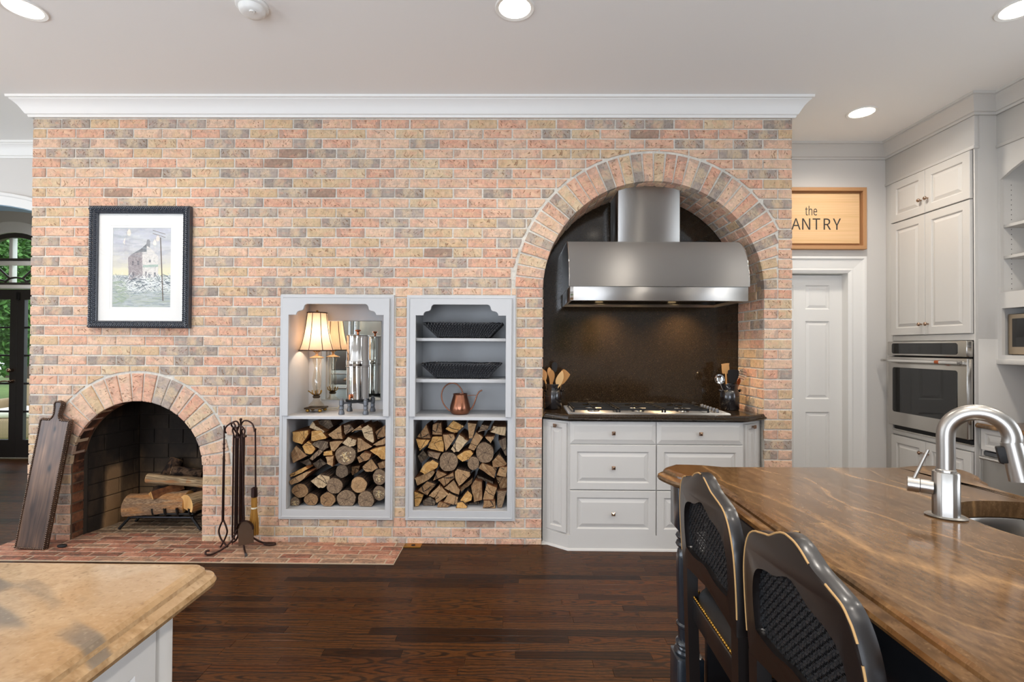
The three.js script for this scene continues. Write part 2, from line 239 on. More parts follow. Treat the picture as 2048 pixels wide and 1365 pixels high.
// wood floor: strips 57 mm wide laid across the room
{
  const floor = structureGroup('floor'), r = rng(21), W = 0.0572, rest = OakLists(), geos = new Map();
  function OakLists() { return oakTone.map(() => []); }
  const strip = (len, row, u0) => { const g = nested(len, W - 0.0006, [[0, -0.02], [0, -0.0007], [0.0007, 0]], true, false).rotateX(-Math.PI / 2), p = g.attributes.position, uv = g.attributes.uv; for (let i = 0; i < p.count; i++) uv.setXY(i, u0 + p.getX(i) / 2, (row + 0.5 - p.getZ(i) / W * 0.94) / 16); return g; };
  let count = 0;
  const lay = (zc, xa, xb, keep) => {
    let x = xa - r() * 0.5;
    while (x < xb) {
      const len = Math.round((0.35 + r() * r() * 1.1) * 20) / 20, a = Math.max(x, xa), b = Math.min(x + len - 0.0006, xb), t = r() < 0.4 ? 0 : Math.floor(r() * 6), row = Math.floor(r() * 16), u0 = Math.floor(r() * 12) / 12; x += len;
      if (b - a < 0.02) continue;
      const near = keep && count < 292 && b > (zc < 0.6 ? -2.0 : -1.75) && a < 1.0;
      if (near && a > xa && b < xb) { const key = [len, row, u0].join(); if (!geos.has(key)) geos.set(key, strip(len - 0.0006, row, u0)); part(floor, 'plank', geos.get(key), oakTone[t], [(a + b) / 2, 0, zc]); count++; }
      else rest[t].push(strip(b - a, row, u0).translate((a + b) / 2, 0, zc));
    }
  };
  for (let k = 0; ; k++) {
    const z = 5.6 - W * (k + 0.5); if (z < -2.5) break;
    if (z < 0.335 && z > BACK) { lay(z, -7, z > 0 ? -3.465 : -3.385, false); if (z > 0.0) lay(z, -0.757, 3.7, true); else { lay(z, 1.88, 3.7, false); if (z > -0.1) lay(z, -0.78, 1.8, false); } }
    else if (z <= BACK) lay(z, -7, -3.2, false);
    else lay(z, -7, 3.7, z < 1.62 && z > 0.33);
  }
  rest.forEach((l, t) => { if (l.length) part(floor, 'planks', merge(l), oakTone[t]).userData.kind = 'stuff'; });
}

// brick work ------------------------------------------------------
const COURSE = 0.0687, PITCH = 0.2027, JOINT = 0.0105, Y0 = 0.042, BL = PITCH - JOINT, BH = COURSE - JOINT;
const bi = rng(5);
function pickFace() { return Math.floor(bi() * 64); }
function faceUV(g, face, w = BL, h = BH, ox = 0, oy = 0) {   // local x along the brick, y across it
  const p = g.attributes.position, uv = g.attributes.uv, cx = face % 4, cy = Math.floor(face / 4);
  for (let i = 0; i < p.count; i++) uv.setXY(i, (cx + clamp((p.getX(i) - ox) / w + 0.5, 0.012, 0.988)) / 4, 1 - (cy + 1 - clamp((p.getY(i) - oy) / h + 0.5, 0.03, 0.97)) / 16);
  return g;
}
// a brick of any outline (x, y), its face at z = out
function brickGeo(poly, face, { out = 0.007, depth = 0.02, w = BL, h = BH, ox = 0, oy = 0 } = {}) {
  let cx = 0, cy = 0; for (const p of poly) { cx += p[0] / poly.length; cy += p[1] / poly.length; }
  const inner = poly.map(([x, y]) => { const l = Math.hypot(x - cx, y - cy), k = Math.max(0.5, 1 - 0.0042 / Math.max(l * 0.5, 0.006)); return [lerp(cx, x, k), lerp(cy, y, 1 - 0.0026 / Math.max(0.008, Math.abs(y - cy)))]; });
  const ring = (pts, z) => pts.map(([x, y]) => V3(x, y, z));
  return faceUV(loft([ring(poly, out - depth), ring(poly, out - 0.0028), ring(inner, out)], { capB: true, smooth: false }), face, w, h, ox, oy);
}
const rough = (w, h, r, j = 0.0016) => { const q = () => (r() - 0.5) * 2 * j; return [[-w / 2 + q(), -h / 2 + q()], [0, -h / 2 + q()], [w / 2 + q(), -h / 2 + q()], [w / 2 + q(), h / 2 + q()], [0, h / 2 + q()], [-w / 2 + q(), h / 2 + q()]]; };
const FULL = [], gr = rng(77); for (let i = 0; i < 64; i++) FULL.push(brickGeo(rough(BL, BH, gr), i, { out: 0.005 + gr() * 0.004 }));
const HEAD = []; for (let i = 0; i < 64; i++) HEAD.push(brickGeo(rough(BL / 2 - 0.005, BH, gr), i, { out: 0.005 + gr() * 0.004, w: BL, ox: -BL / 4 }));

const RA = { x: 0.933, y: 1.744, r: 0.755, R: 0.957 }, FA = { x: -2.623, y: 0.507, r: 0.456, R: 0.659 };
const NICHES = [[-1.63, -0.843, 0.163, 1.708], [-0.759, -0.008, 0.163, 1.708]];
const arcTop = (A, x) => Math.abs(x - A.x) < A.R + 0.008 ? A.y + Math.sqrt((A.R + 0.008) ** 2 - (x - A.x) ** 2) : -1;
const wall = structureGroup('wall_brick');
{
  // the mortar bed, with the openings left out of it
  const s = shapeOf([[X0 + 0.004, 0], [X1 - 0.004, 0], [X1 - 0.004, 2.98], [X0 + 0.004, 2.98]]);
  for (const [a, b, c, d] of NICHES) s.holes.push(new THREE.Path([[a + 0.006, c + 0.006], [b - 0.006, c + 0.006], [b - 0.006, d - 0.006], [a + 0.006, d - 0.006]].map(([x, y]) => new THREE.Vector2(x, y))));
  for (const A of [RA, FA]) { const p = []; for (let k = 0; k <= 40; k++) { const t = Math.PI * k / 40; p.push(new THREE.Vector2(A.x + (A.r + 0.004) * Math.cos(t), A.y + (A.r + 0.004) * Math.sin(t))); } p.push(new THREE.Vector2(A.x - A.r - 0.004, 0.0005), new THREE.Vector2(A.x + A.r + 0.004, 0.0005)); s.holes.push(new THREE.Path(p)); }
  part(wall, 'mortar', boxUV(extrude(s, 0.1).translate(0, 0, -0.1)), MORTAR);
  part(wall, 'core_wall', boxAt(X0, X1, -0.02, CEIL, BACK - 0.1, BACK, 0), MORTAR);
  part(wall, 'side_wall', boxAt(X0 + 0.004, X0 + 0.1, 0, 2.98, BACK, -0.1, 0), MORTAR); part(wall, 'side_wall', boxAt(X1 - 0.09, X1 - 0.004, 0, 2.98, BACK, -0.1, 0), MORTAR);

  const list = [];
  const add = (xa, xb, ya, yb, whole) => {   // a brick or what the openings leave of it
    if (xb - xa < 0.012) return;
    const cuts = [];
    if (!whole) for (const A of [RA, FA]) if (ya > A.y - 0.03 && xb > A.x - A.R - 0.02 && xa < A.x + A.R + 0.02 && ya < A.y + A.R + 0.01 && yb > A.y) cuts.push(A);
    if (!cuts.length) { list.push({ poly: [[xa, ya], [xb, ya], [xb, yb], [xa, yb]], full: Math.abs(xb - xa - BL) < 0.003 && yb - ya > BH - 0.002, head: Math.abs(xb - xa - BL / 2 + 0.005) < 0.006 && yb - ya > BH - 0.002, area: (xb - xa) * (yb - ya) }); return; }
    const A = cuts[0], n = 14, runs = []; let run = [];
    for (let k = 0; k <= n; k++) { const x = lerp(xa, xb, k / n), b = Math.max(ya, arcTop(A, x)); if (yb - b > 0.004) run.push([x, b]); else { if (run.length > 1) runs.push(run); run = []; } }
    if (run.length > 1) runs.push(run);
    for (const q of runs) { const w = q[q.length - 1][0] - q[0][0]; if (w < 0.014) continue; const area = q.reduce((t, p) => t + (yb - p[1]), 0) * w / q.length; if (area < 0.0005) continue; list.push({ poly: [...q, [q[q.length - 1][0], yb], [q[0][0], yb]], area }); }
  };
  for (let k = -1; k <= 42; k++) {
    const ya = k < 0 ? 0.001 : Y0 + COURSE * k + JOINT / 2, yb = k < 0 ? Y0 - JOINT / 2 : Math.min(Y0 + COURSE * (k + 1) - JOINT / 2, 2.975), yc = (ya + yb) / 2, odd = ((k % 2) + 2) % 2 === 1;
    const spans = []; let open = [];
    const trims = [];
    for (const [a, b, c, d] of NICHES) if (ya < c && yb > c - 0.002) trims.push([a, b, ya, c - 0.004]); else if (ya < d && yb > d + 0.012) trims.push([a, b, d + 0.004, yb]); else if (yb > c - 0.002 && ya < d + 0.002) open.push([a, b]);
    if (yc < RA.y) open.push([RA.x - RA.r, RA.x + RA.r]); if (yc < FA.y) open.push([FA.x - FA.r, FA.x + FA.r]);
    if (yc >= RA.y && yc < 2.19) open.push([RA.x, 1.783]);                 // the arch runs into a straight joint before the corner
    open.sort((p, q) => p[0] - q[0]); let x = X0; for (const [a, b] of open) { if (a > x) spans.push([x, a]); x = Math.max(x, b); } if (x < X1) spans.push([x, X1]);
    for (const [a, b] of spans) {
      if (b - a < 0.1) { add(a + (a > X0 ? 0.009 : 0), b - (b < X1 ? 0.004 : 0), ya, yb, true); continue; }                                           // the narrow pier between the niches: headers
      let q = X0 - (odd ? 0 : PITCH / 2), joint = a > X0 ? 0.005 : 0, cur = a + joint;
      while (q < b) { const e = q + PITCH - JOINT; if (e > cur + 0.014) { let end = Math.min(e, b - (b < X1 ? 0.004 : 0)); if (b - end < 0.03) end = b - (b < X1 ? 0.004 : 0); const xs = Math.max(cur, q), tr = trims.find(([p, o]) => end > p && xs < o); if (tr) { if (xs < tr[0] - 0.02) add(xs, tr[0] - 0.004, ya, yb); if (end > tr[1] + 0.02) add(tr[1] + 0.004, end, ya, yb); add(Math.max(xs, tr[0]), Math.min(end, tr[1]), tr[2], tr[3]); } else add(xs, end, ya, yb); cur = end + JOINT; } q += PITCH; }
    }
  }
  // the 300 that show largest are pieces of their own
  list.forEach((b, i) => { b.rank = (b.full ? 1 : b.area / (BL * BH) * 0.9) - Math.abs((b.poly[0][0] + 0.2) / 40) - i * 1e-6; });
  const order = [...list].sort((p, q) => q.rank - p.rank), single = new Set(order.slice(0, 300)), rest = [];
  for (const b of list) {
    const f = pickFace(); let cx = 0, cy = 0; for (const p of b.poly) { cx += p[0] / b.poly.length; cy += p[1] / b.poly.length; }
    if (b.full || b.head) { cx = (b.poly[0][0] + b.poly[1][0]) / 2; cy = (b.poly[0][1] + b.poly[2][1]) / 2; }
    const g = b.full ? FULL[f] : b.head ? HEAD[f] : brickGeo(b.poly.map(([x, y]) => [x - cx, y - cy]), f, { out: 0.005 + bi() * 0.004, ox: (bi() - 0.5) * 0.08 });
    const turn = b.full && bi() < 0.5 ? Math.PI : 0;
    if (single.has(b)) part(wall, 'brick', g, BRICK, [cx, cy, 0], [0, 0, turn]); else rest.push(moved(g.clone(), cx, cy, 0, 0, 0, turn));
  }
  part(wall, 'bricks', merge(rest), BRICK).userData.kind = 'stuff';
}
// rings of voussoirs
function voussoirs(group, A, n, t0, t1, clipX) {
  for (let k = 0; k < n; k++) {
    const t = lerp(t0, t1, (k + 0.5) / n), dt = (t1 - t0) / n; let len = A.R - A.r - 0.012;
    const c = Math.cos(t); if (clipX && c > 0.2) len = Math.min(len, (clipX - 0.004 - A.x) / c - A.r - 0.004); if (len < 0.05) continue;
    const wi = Math.abs(dt) * A.r - 0.0085, wo = Math.abs(dt) * (A.r + len) - 0.0085 - 0.006, f = pickFace(), q = () => (gr() - 0.5) * 0.003;
    const g = brickGeo([[-len / 2, -wi / 2 + q()], [0, -(wi + wo) / 4 + q()], [len / 2, -wo / 2 + q()], [len / 2, wo / 2 + q()], [0, (wi + wo) / 4 + q()], [-len / 2, wi / 2 + q()]], f, { out: 0.006 + gr() * 0.005, depth: 0.1, h: wo });
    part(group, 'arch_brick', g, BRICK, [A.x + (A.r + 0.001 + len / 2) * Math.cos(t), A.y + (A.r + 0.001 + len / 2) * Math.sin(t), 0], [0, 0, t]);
  }
}
const arch = structureGroup('range_alcove');
voussoirs(arch, RA, 36, 0.018, Math.PI - 0.018, 1.783);
{
  const D = 0.4; // deep
  // the vault's underside: rows of bricks along the depth
  const n = 35, bed = []; for (let k = 0; k <= 40; k++) { const t = Math.PI * k / 40; bed.push([RA.x + (RA.r + 0.006) * Math.cos(t), RA.y + (RA.r + 0.006) * Math.sin(t)]); } for (let k = 40; k >= 0; k--) { const t = Math.PI * k / 40; bed.push([RA.x + (RA.r + 0.09) * Math.cos(t), RA.y + (RA.r + 0.09) * Math.sin(t)]); }
  part(arch, 'vault_mortar', boxUV(crease(extrude(shapeOf(bed), D - 0.1).translate(0, 0, -D), 30)), MORTAR);
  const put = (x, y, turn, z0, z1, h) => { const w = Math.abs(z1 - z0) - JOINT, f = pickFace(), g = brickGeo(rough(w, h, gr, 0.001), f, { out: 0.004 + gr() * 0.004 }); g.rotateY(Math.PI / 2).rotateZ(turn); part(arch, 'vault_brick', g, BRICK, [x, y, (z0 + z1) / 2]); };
  for (let k = 0; k < n; k++) { const t = Math.PI * (k + 0.5) / n; (k % 2 ? [-0.03, -0.2, -0.4] : [-0.03, -0.13, -0.3, -0.4]).forEach((z, i, a) => { if (i) put(RA.x + (RA.r + 0.006) * Math.cos(t), RA.y + (RA.r + 0.006) * Math.sin(t), t + Math.PI, z, a[i - 1], Math.PI * RA.r / n - JOINT); }); }
  // jambs
  for (const s of [-1, 1]) {
    const x = RA.x + s * (RA.r + 0.005); part(arch, 'jamb_mortar', boxAt(x, x + s * 0.08, 0, RA.y, -D, -0.1, 0), MORTAR);
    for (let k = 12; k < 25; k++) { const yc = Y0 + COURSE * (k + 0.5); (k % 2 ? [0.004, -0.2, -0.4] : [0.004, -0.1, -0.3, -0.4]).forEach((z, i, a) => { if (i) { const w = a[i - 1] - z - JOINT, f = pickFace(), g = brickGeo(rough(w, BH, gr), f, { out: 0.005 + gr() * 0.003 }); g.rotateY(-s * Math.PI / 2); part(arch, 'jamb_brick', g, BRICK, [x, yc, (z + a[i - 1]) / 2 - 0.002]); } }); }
  }
  // polished dark stone at the back
  const slab = extrude(shapeOf([[0.1, 0.88], [1.77, 0.88], [1.77, 2.6], [0.1, 2.6]]), 0.03).translate(0, 0, -D - 0.03);
  part(arch, 'stone_backsplash', boxUV(slab), STONE.black); 
}
// fireplace
const hearthPlace = structureGroup('fireplace_surround');
voussoirs(hearthPlace, FA, 21, 0.03, Math.PI - 0.03);
{
  const soot = (w, f) => paint(w, w, (u, v) => { const n = fbm(u * 7, v * 7, 4), k = f(u, v, n); return mix3([26, 21, 17], [164, 130, 92], clamp(k + (fbm(u * 40, v * 40, 2) - 0.5) * 0.25 * k)); }, true, false);
  // soot: black high up, with paler streaks where it has flaked or washed off
  const blob = (u, v, cu, cv, ru, rv) => Math.exp(-((((u - cu) / ru) ** 2 + ((v - cv) / rv) ** 2) ** 1.5));
  const sideSoot = soot(512, (u, v, n) => { const s = Math.exp(-((((u - 0.47 - (v - 0.3) * 0.12) / 0.16) ** 4))) * sstep(0.47, 0.36, v + n * 0.05); return 0.08 + 1.1 * s * sstep(0, 0.1, v + 0.1) + 0.75 * sstep(0.5, 0.75, u) * sstep(0.45, 0.12, v + (n - 0.5) * 0.2) + 0.16 * sstep(0.5, 0.75, n); });
  const backSoot = soot(512, (u, v, n) => 0.07 + 0.9 * blob(u, v, 0.74, 0.66, 0.055, 0.1) + 0.6 * blob(u, v, 0.76, 0.5, 0.05, 0.12) + 0.6 * sstep(0.5, 0.2, v + (n - 0.5) * 0.3) + 0.12 * sstep(0.5, 0.8, n));
  const m = { side: std(0xffffff, 0.92, { map: sideSoot, bumpMap: rep(grit.clone(), 2), bumpScale: 0.004 }), back: std(0xffffff, 0.92, { map: backSoot, bumpMap: grit, bumpScale: 0.004 }), bed: std(0x3a322a, 0.95, { bumpMap: grit, bumpScale: 0.003 }), black: std(0x14110f, 0.95), joint: std(0x6b5846, 0.95, { bumpMap: grit, bumpScale: 0.003 }) };
  const fb = (w, h, u0, v0, W, H, mat, pos, ry) => { const g = nested(w - 0.006, h - 0.006, [[0, -0.03], [0, -0.002], [0.002, 0]], true, false), p = g.attributes.position; for (let i = 0; i < p.count; i++) g.attributes.uv.setXY(i, (u0 + w / 2 + p.getX(i)) / W, (v0 + h / 2 + p.getY(i)) / H); part(hearthPlace, 'firebrick', g, mat, pos, [0, ry, 0]); };
  const w = 0.23, h = 0.115;
  // brick returns of the opening, left and right, a brick thick
  for (const s of [-1, 1]) { const x = FA.x + s * (FA.r + 0.004); part(hearthPlace, 'return_mortar', boxAt(x - s * 0.0015, x + s * 0.05, 0.002, FA.y, -0.115, -0.002, 0), m.joint); for (let k = -1; k < 8; k++) { const yc = Math.max(0.02, Y0 + COURSE * (k + 0.5)), g = brickGeo(rough(0.1, k < 0 ? 0.036 : BH, gr), pickFace(), { out: 0.005 }); g.rotateY(-s * Math.PI / 2); part(hearthPlace, 'return_brick', g, k % 2 ? SOOTY[0] : SOOTY[1], [x, yc, -0.062]); } }
  const fbed = []; for (let k = 0; k <= 30; k++) { const t = Math.PI * k / 30; fbed.push([FA.x + (FA.r + 0.0025) * Math.cos(t), FA.y + (FA.r + 0.0025) * Math.sin(t)]); } for (let k = 30; k >= 0; k--) { const t = Math.PI * k / 30; fbed.push([FA.x + (FA.r + 0.06) * Math.cos(t), FA.y + (FA.r + 0.06) * Math.sin(t)]); } part(hearthPlace, 'return_mortar', boxUV(crease(extrude(shapeOf(fbed), 0.113).translate(0, 0, -0.115), 30)), m.joint);
  const n = 16; for (let k = 0; k < n; k++) { const t = Math.PI * (k + 0.5) / n, g = brickGeo(rough(0.1, Math.PI * FA.r / n - 0.006, gr), pickFace(), { out: 0.004 }); g.rotateY(Math.PI / 2).rotateZ(t + Math.PI); part(hearthPlace, 'return_brick', g, SOOTY[k % 2], [FA.x + (FA.r + 0.004) * Math.cos(t), FA.y + (FA.r + 0.004) * Math.sin(t), -0.062]); }
  // firebox: back, sides, sloping top
  const xl = -3.06, xb = -2.985, xr = -2.186, xrb = -2.26, zb = -0.5, z0 = -0.115;
  const BW = xrb - xb, H = 1.15; part(hearthPlace, 'firebox_bed', boxAt(xb - 0.2, xrb + 0.2, 0, 1.3, zb - 0.09, zb - 0.012, 0), m.bed);
  for (let k = 0; k < 10; k++) for (let i = 0, x = k % 2 ? -w / 2 : 0; x < BW - 0.01; i++, x += w) { const a = Math.max(0, x), b = Math.min(BW, x + w); if (b - a > 0.02) fb(b - a, h, a, k * h, BW, H, m.back, [xb + (a + b) / 2, (k + 0.5) * h, zb], 0); }
  for (const s of [-1, 1]) {
    const xa = s < 0 ? xl : xr, xe = s < 0 ? xb : xrb, L = Math.hypot(xe - xa, zb - z0), an = Math.atan2(xe - xa, -(zb - z0));
    const bed = boxAt(-L / 2 - 0.02, L / 2 + 0.02, 0, 1.3, -0.09, -0.012, 0); part(hearthPlace, 'firebox_bed', bed, m.bed, [(xa + xe) / 2, 0, (z0 + zb) / 2], [0, s < 0 ? Math.PI / 2 - an : -Math.PI / 2 - an, 0]);
    for (let k = 0; k < 10; k++) for (let x = k % 2 ? -w / 2 : 0; x < L - 0.01; x += w) { const a = Math.max(0, x), b = Math.min(L, x + w); if (b - a < 0.02) continue; const t = (a + b) / 2 / L; fb(b - a, h, s < 0 ? a : L - b, k * h, L, H, m.side, [lerp(xa, xe, t), (k + 0.5) * h, lerp(z0, zb, t)], s < 0 ? Math.PI / 2 - an : -Math.PI / 2 - an); }
  }
  part(hearthPlace, 'smoke_shelf', boxAt(-3.2, -2.05, 1.15, 1.25, -0.6, -0.1, 0), m.black);
  part(hearthPlace, 'lintel', boxAt(FA.x - 0.7, FA.x + 0.7, FA.y + FA.r + 0.015, 1.2, -0.14, -0.1, 0), m.black);
  for (const s of [-1, 1]) part(hearthPlace, 'lintel', boxAt(FA.x + s * 0.475, FA.x + s * 0.72, 0, 1.2, -0.118, -0.1, 0), m.black);
}
// hearth: pavers level with the floor, out to 0.33 m and back into the firebox
{
  const hearth = structureGroup('hearth'), r = rng(31), row = 0.0662, L = 0.205;
  part(hearth, 'mortar_bed', boxAt(-3.46, -0.757, -0.02, 0.0015, 0, 0.335, 0), HEARTH_MORTAR); part(hearth, 'mortar_bed', boxAt(-3.12, -2.12, -0.02, 0.0015, -0.52, 0, 0), HEARTH_MORTAR);
  const lay = (z, xa, xb, off, inside) => { for (let x = xa - off; x < xb; x += L) { const a = Math.max(xa, x), b = Math.min(xb, x + L - 0.009); if (b - a < 0.03) continue; const g = brickGeo(rough(b - a, row - 0.009, gr), pickFace(), { out: 0.004, depth: 0.02 }); g.rotateX(-Math.PI / 2); part(hearth, 'hearth_brick', g, inside ? HEARTH_MAT[3 + Math.floor(r() * 2)] : HEARTH_MAT[x < -1.95 ? Math.floor(r() * 3) : Math.floor(r() * 2.2)], [(a + b) / 2, 0.0005, z]); } };
  for (let k = 0; k < 5; k++) lay(0.33 - row * (k + 0.5), -3.46, -0.762, k % 2 ? 0.1 : 0.02, false);
  for (let k = 0; k < 8; k++) lay(-row * (k + 0.5), FA.x - FA.r + 0.004, FA.x + FA.r - 0.004, k % 2 ? 0.1 : 0.02, k > 1);
}

// ---------------------------------------------------------------- plain walls, crown moulding, doors, windows
{
  // behind the brick block: wall with the arched way on the left and the pantry door on the right
  const way = { x: -4.62, w: 1.02, spring: 2.1, rise: 0.45 };
  const arcPts = (w, rise, spring, n = 28) => { const p = []; for (let k = 0; k <= n; k++) { const t = Math.PI * k / n; p.push([way.x + w * Math.cos(t), spring + rise * Math.sin(t)]); } return p; };
  const s = shapeOf([[-7, -0.02], [X0 + 0.02, -0.02], [X0 + 0.02, CEIL], [-7, CEIL]]); s.holes.push(new THREE.Path([...arcPts(way.w, way.rise, way.spring), [way.x - way.w, -0.0195], [way.x + way.w, -0.0195]].map(([x, y]) => new THREE.Vector2(x, y))));
  structure('wall_hall', boxUV(extrude(s, 0.2, 0, 24).translate(0, 0, BACK - 0.2)), PAINT.wall);
  // lining of the arch, coloured blue grey, and its casing
  const line = [...arcPts(way.w + 0.004, way.rise + 0.004, way.spring)], full = [[way.x + way.w + 0.004, 0], ...line, [way.x - way.w - 0.004, 0]];
  const ringXY = (pts, z) => pts.map(([x, y]) => V3(x, y, z));
  const inner = [[way.x + way.w - 0.012, 0], ...arcPts(way.w - 0.012, way.rise - 0.012, way.spring), [way.x - way.w + 0.012, 0]];
  structure('trim_1', loft([ringXY(full, BACK - 0.2), ringXY(inner, BACK - 0.2), ringXY(inner, BACK + 0.012), ringXY(full, BACK + 0.012)], { closed: false, deg: 30 }), PAINT.blue);
  const out = (d) => [[way.x + way.w + d, 0], ...arcPts(way.w + d, way.rise + d * 0.9, way.spring), [way.x - way.w - d, 0]];
  structure('trim_2', loft([ringXY(out(-0.004), BACK + 0.002), ringXY(out(-0.004), BACK + 0.016), ringXY(out(0.02), BACK + 0.02), ringXY(out(0.075), BACK + 0.026), ringXY(out(0.085), BACK + 0.036), ringXY(out(0.11), BACK + 0.036), ringXY(out(0.112), BACK)], { closed: false, deg: 30 }), PAINT.trim);
  // entry beyond the arch
  structure('wall_entry_side', boxAt(-3.3, -3.2, 0, CEIL, -2.6, BACK - 0.2, 0), PAINT.wall); structure('wall_entry_far_side', boxAt(-7.1, -7, 0, CEIL, -2.6, BACK - 0.2, 0), PAINT.wall);
  structure('ceiling_entry', boxAt(-7.1, -3.2, 2.98, 3.05, -2.6, BACK - 0.2, 0), PAINT.ceiling);
  const D = { x: -5.95, w: 0.62, head: 2.05 }, Z = -2.4;
  const dp = (r) => { const p = []; for (let k = 0; k <= 24; k++) { const t = Math.PI * k / 24; p.push([D.x + r * Math.cos(t), D.head + r * Math.sin(t)]); } return p; };
  const e = shapeOf([[-7, -0.02], [-3.2, -0.02], [-3.2, 2.98], [-7, 2.98]]); e.holes.push(new THREE.Path([...dp(D.w + 0.02), [D.x - D.w - 0.02, -0.0195], [D.x + D.w + 0.02, -0.0195]].map(([x, y]) => new THREE.Vector2(x, y))));
  structure('wall_entry', boxUV(extrude(e, 0.16, 0, 24).translate(0, 0, Z - 0.16)), PAINT.wall);
  const cas = (r) => [[D.x + r, 0], ...dp(r), [D.x - r, 0]];
  structure('trim_3', loft([ringXY(cas(0.62), Z + 0.002), ringXY(cas(0.62), Z + 0.014), ringXY(cas(0.7), Z + 0.02), ringXY(cas(0.73), Z + 0.03), ringXY(cas(0.745), Z + 0.03), ringXY(cas(0.747), Z)], { closed: false, deg: 30 }), PAINT.trim);
  // arched transom window: frame, bars, small sunburst, glass
  const t = structureGroup('window_1', [D.x, D.head, Z - 0.06]), dark = std(0x3b3531, 0.45), half = (r) => { const p = []; for (let k = 0; k <= 24; k++) { const a = Math.PI * k / 24; p.push([r * Math.cos(a), r * Math.sin(a)]); } return p; };
  const frame = shapeOf([...half(0.62)]); frame.holes.push(new THREE.Path(half(0.565).map(([x, y]) => new THREE.Vector2(x, Math.max(y, 0.03))))); part(t, 'frame', boxUV(extrude(frame, 0.05, 0, 20)), dark);
  part(t, 'bar', boxAt(-0.55, 0.55, 0.29, 0.315, 0, 0.06, 0.002), dark); part(t, 'rail', boxAt(-0.55, 0.55, 0.235, 0.285, 0, 0.05, 0.002), PAINT.trim); part(t, 'mullion', boxAt(-0.09, -0.05, 0.03, 0.6, -0.03, 0.03, 0.002), PAINT.trim);
  part(t, 'bar', moved(box(0.026, 0.34, 0.04), 0.29, 0.34, 0.01, 0, 0, -0.72), dark); part(t, 'bar', moved(box(0.026, 0.34, 0.04), -0.33, 0.4, 0.01, 0, 0, 0.72), dark);
  const burst = []; for (let k = 0; k <= 16; k++) { const a = Math.PI * k / 16; burst.push([0.13 * Math.cos(a), 0.02 + 0.07 * Math.sin(a), 0.03]); } part(t, 'bar', tube(burst, 0.012, 20, 6), dark);
  for (const a of [0.35, 0.95, 2.19, 2.79]) part(t, 'bar', rod([0.13 * Math.cos(a), 0.02 + 0.07 * Math.sin(a), 0.03], [0.36 * Math.cos(a), 0.02 + 0.22 * Math.sin(a), 0.03], 0.012, 0.012, 6), dark);
  part(t, 'pane', new THREE.ShapeGeometry(shapeOf(half(0.57)), 20).translate(0, 0, 0.02), GLASS.pane);
  structure('trim_4', boxAt(D.x - 0.62, D.x + 0.62, 2.005, 2.05, Z - 0.08, Z + 0.01, 0.003), PAINT.trim);
  // french doors, two leaves
  for (const k of [0, 1]) {
    const w = 0.61, x = D.x + 0.044 + (k ? w / 2 + 0.001 : -w / 2 - 0.001), leaf = structureGroup('door_' + (k + 1), [x, 0.012, Z - 0.05]), d = std(0x1f1a18, 0.4), H = 1.985;
    const sh = shapeOf([[-w / 2, 0], [w / 2, 0], [w / 2, H], [-w / 2, H]]); sh.holes.push(new THREE.Path([[-w / 2 + 0.085, 0.21], [w / 2 - 0.085, 0.21], [w / 2 - 0.085, H - 0.12], [-w / 2 + 0.085, H - 0.12]].map(([a, b]) => new THREE.Vector2(a, b))));
    part(leaf, 'door_frame', boxUV(extrude(sh, 0.045, 0.003)), d);
    for (let i = 1; i < 5; i++) part(leaf, 'muntin', boxAt(-w / 2 + 0.08, w / 2 - 0.08, 0.21 + 1.655 / 5 * i - 0.011, 0.21 + 1.655 / 5 * i + 0.011, 0.008, 0.04, 0.003), d); part(leaf, 'muntin', boxAt(-0.011, 0.011, 0.21, H - 0.12, 0.01, 0.038, 0.003), d);
    for (let i = 0; i < 5; i++) for (const q of [-1, 1]) part(leaf, 'pane', new THREE.PlaneGeometry(w / 2 - 0.085, 0.331).translate(q * (w / 4 - 0.0425), 0.21 + 0.331 * (i + 0.5), 0.024), GLASS.pane);
    if (!k) { part(leaf, 'door_knob', merge([ball(w / 2 - 0.045, 1.03, 0.085, 0.026), rod([w / 2 - 0.045, 1.03, 0.045], [w / 2 - 0.045, 1.03, 0.075], 0.02)]), METAL.knob); part(leaf, 'door_handle', merge([rod([w / 2 - 0.045, 0.9, 0.045], [w / 2 - 0.045, 0.9, 0.09], 0.024, 0.014), tube([[w / 2 - 0.04, 0.9, 0.088], [w / 2 - 0.09, 0.905, 0.092], [w / 2 - 0.15, 0.895, 0.09]], 0.01)]), METAL.knob); }
    else part(leaf, 'hinge', boxAt(-w / 2 - 0.01, -w / 2 + 0.03, 1.86, 1.95, 0.045, 0.055, 0.002), METAL.iron);
  }
  // wall with the pantry door
  const p = { x0: 2.02, x1: 2.772, h: 1.985 }; const ws = shapeOf([[X1 - 0.05, -0.02], [3.75, -0.02], [3.75, CEIL], [X1 - 0.05, CEIL]]); ws.holes.push(new THREE.Path([[p.x0, -0.0195], [p.x1, -0.0195], [p.x1, p.h + 0.015], [p.x0, p.h + 0.015]].map(([a, b]) => new THREE.Vector2(a, b))));
  structure('wall_pantry_back', boxAt(X1 - 0.05, 3.75, -0.02, CEIL, BACK - 0.5, BACK - 0.4, 0), PAINT.wall); structure('wall_pantry_side', boxAt(X1 - 0.15, X1 - 0.05, -0.02, CEIL, BACK - 0.5, BACK - 0.05, 0), PAINT.wall);
  structure('wall_pantry', boxUV(extrude(ws, 0.14).translate(0, 0, BACK - 0.14)), PAINT.wall);
  const jamb = (d) => [[p.x0 - d, 0], [p.x0 - d, p.h + 0.015 + d], [p.x1 + d, p.h + 0.015 + d], [p.x1 + d, 0]], ring = (d, z) => jamb(d).map(([x, y]) => V3(x, y, z));
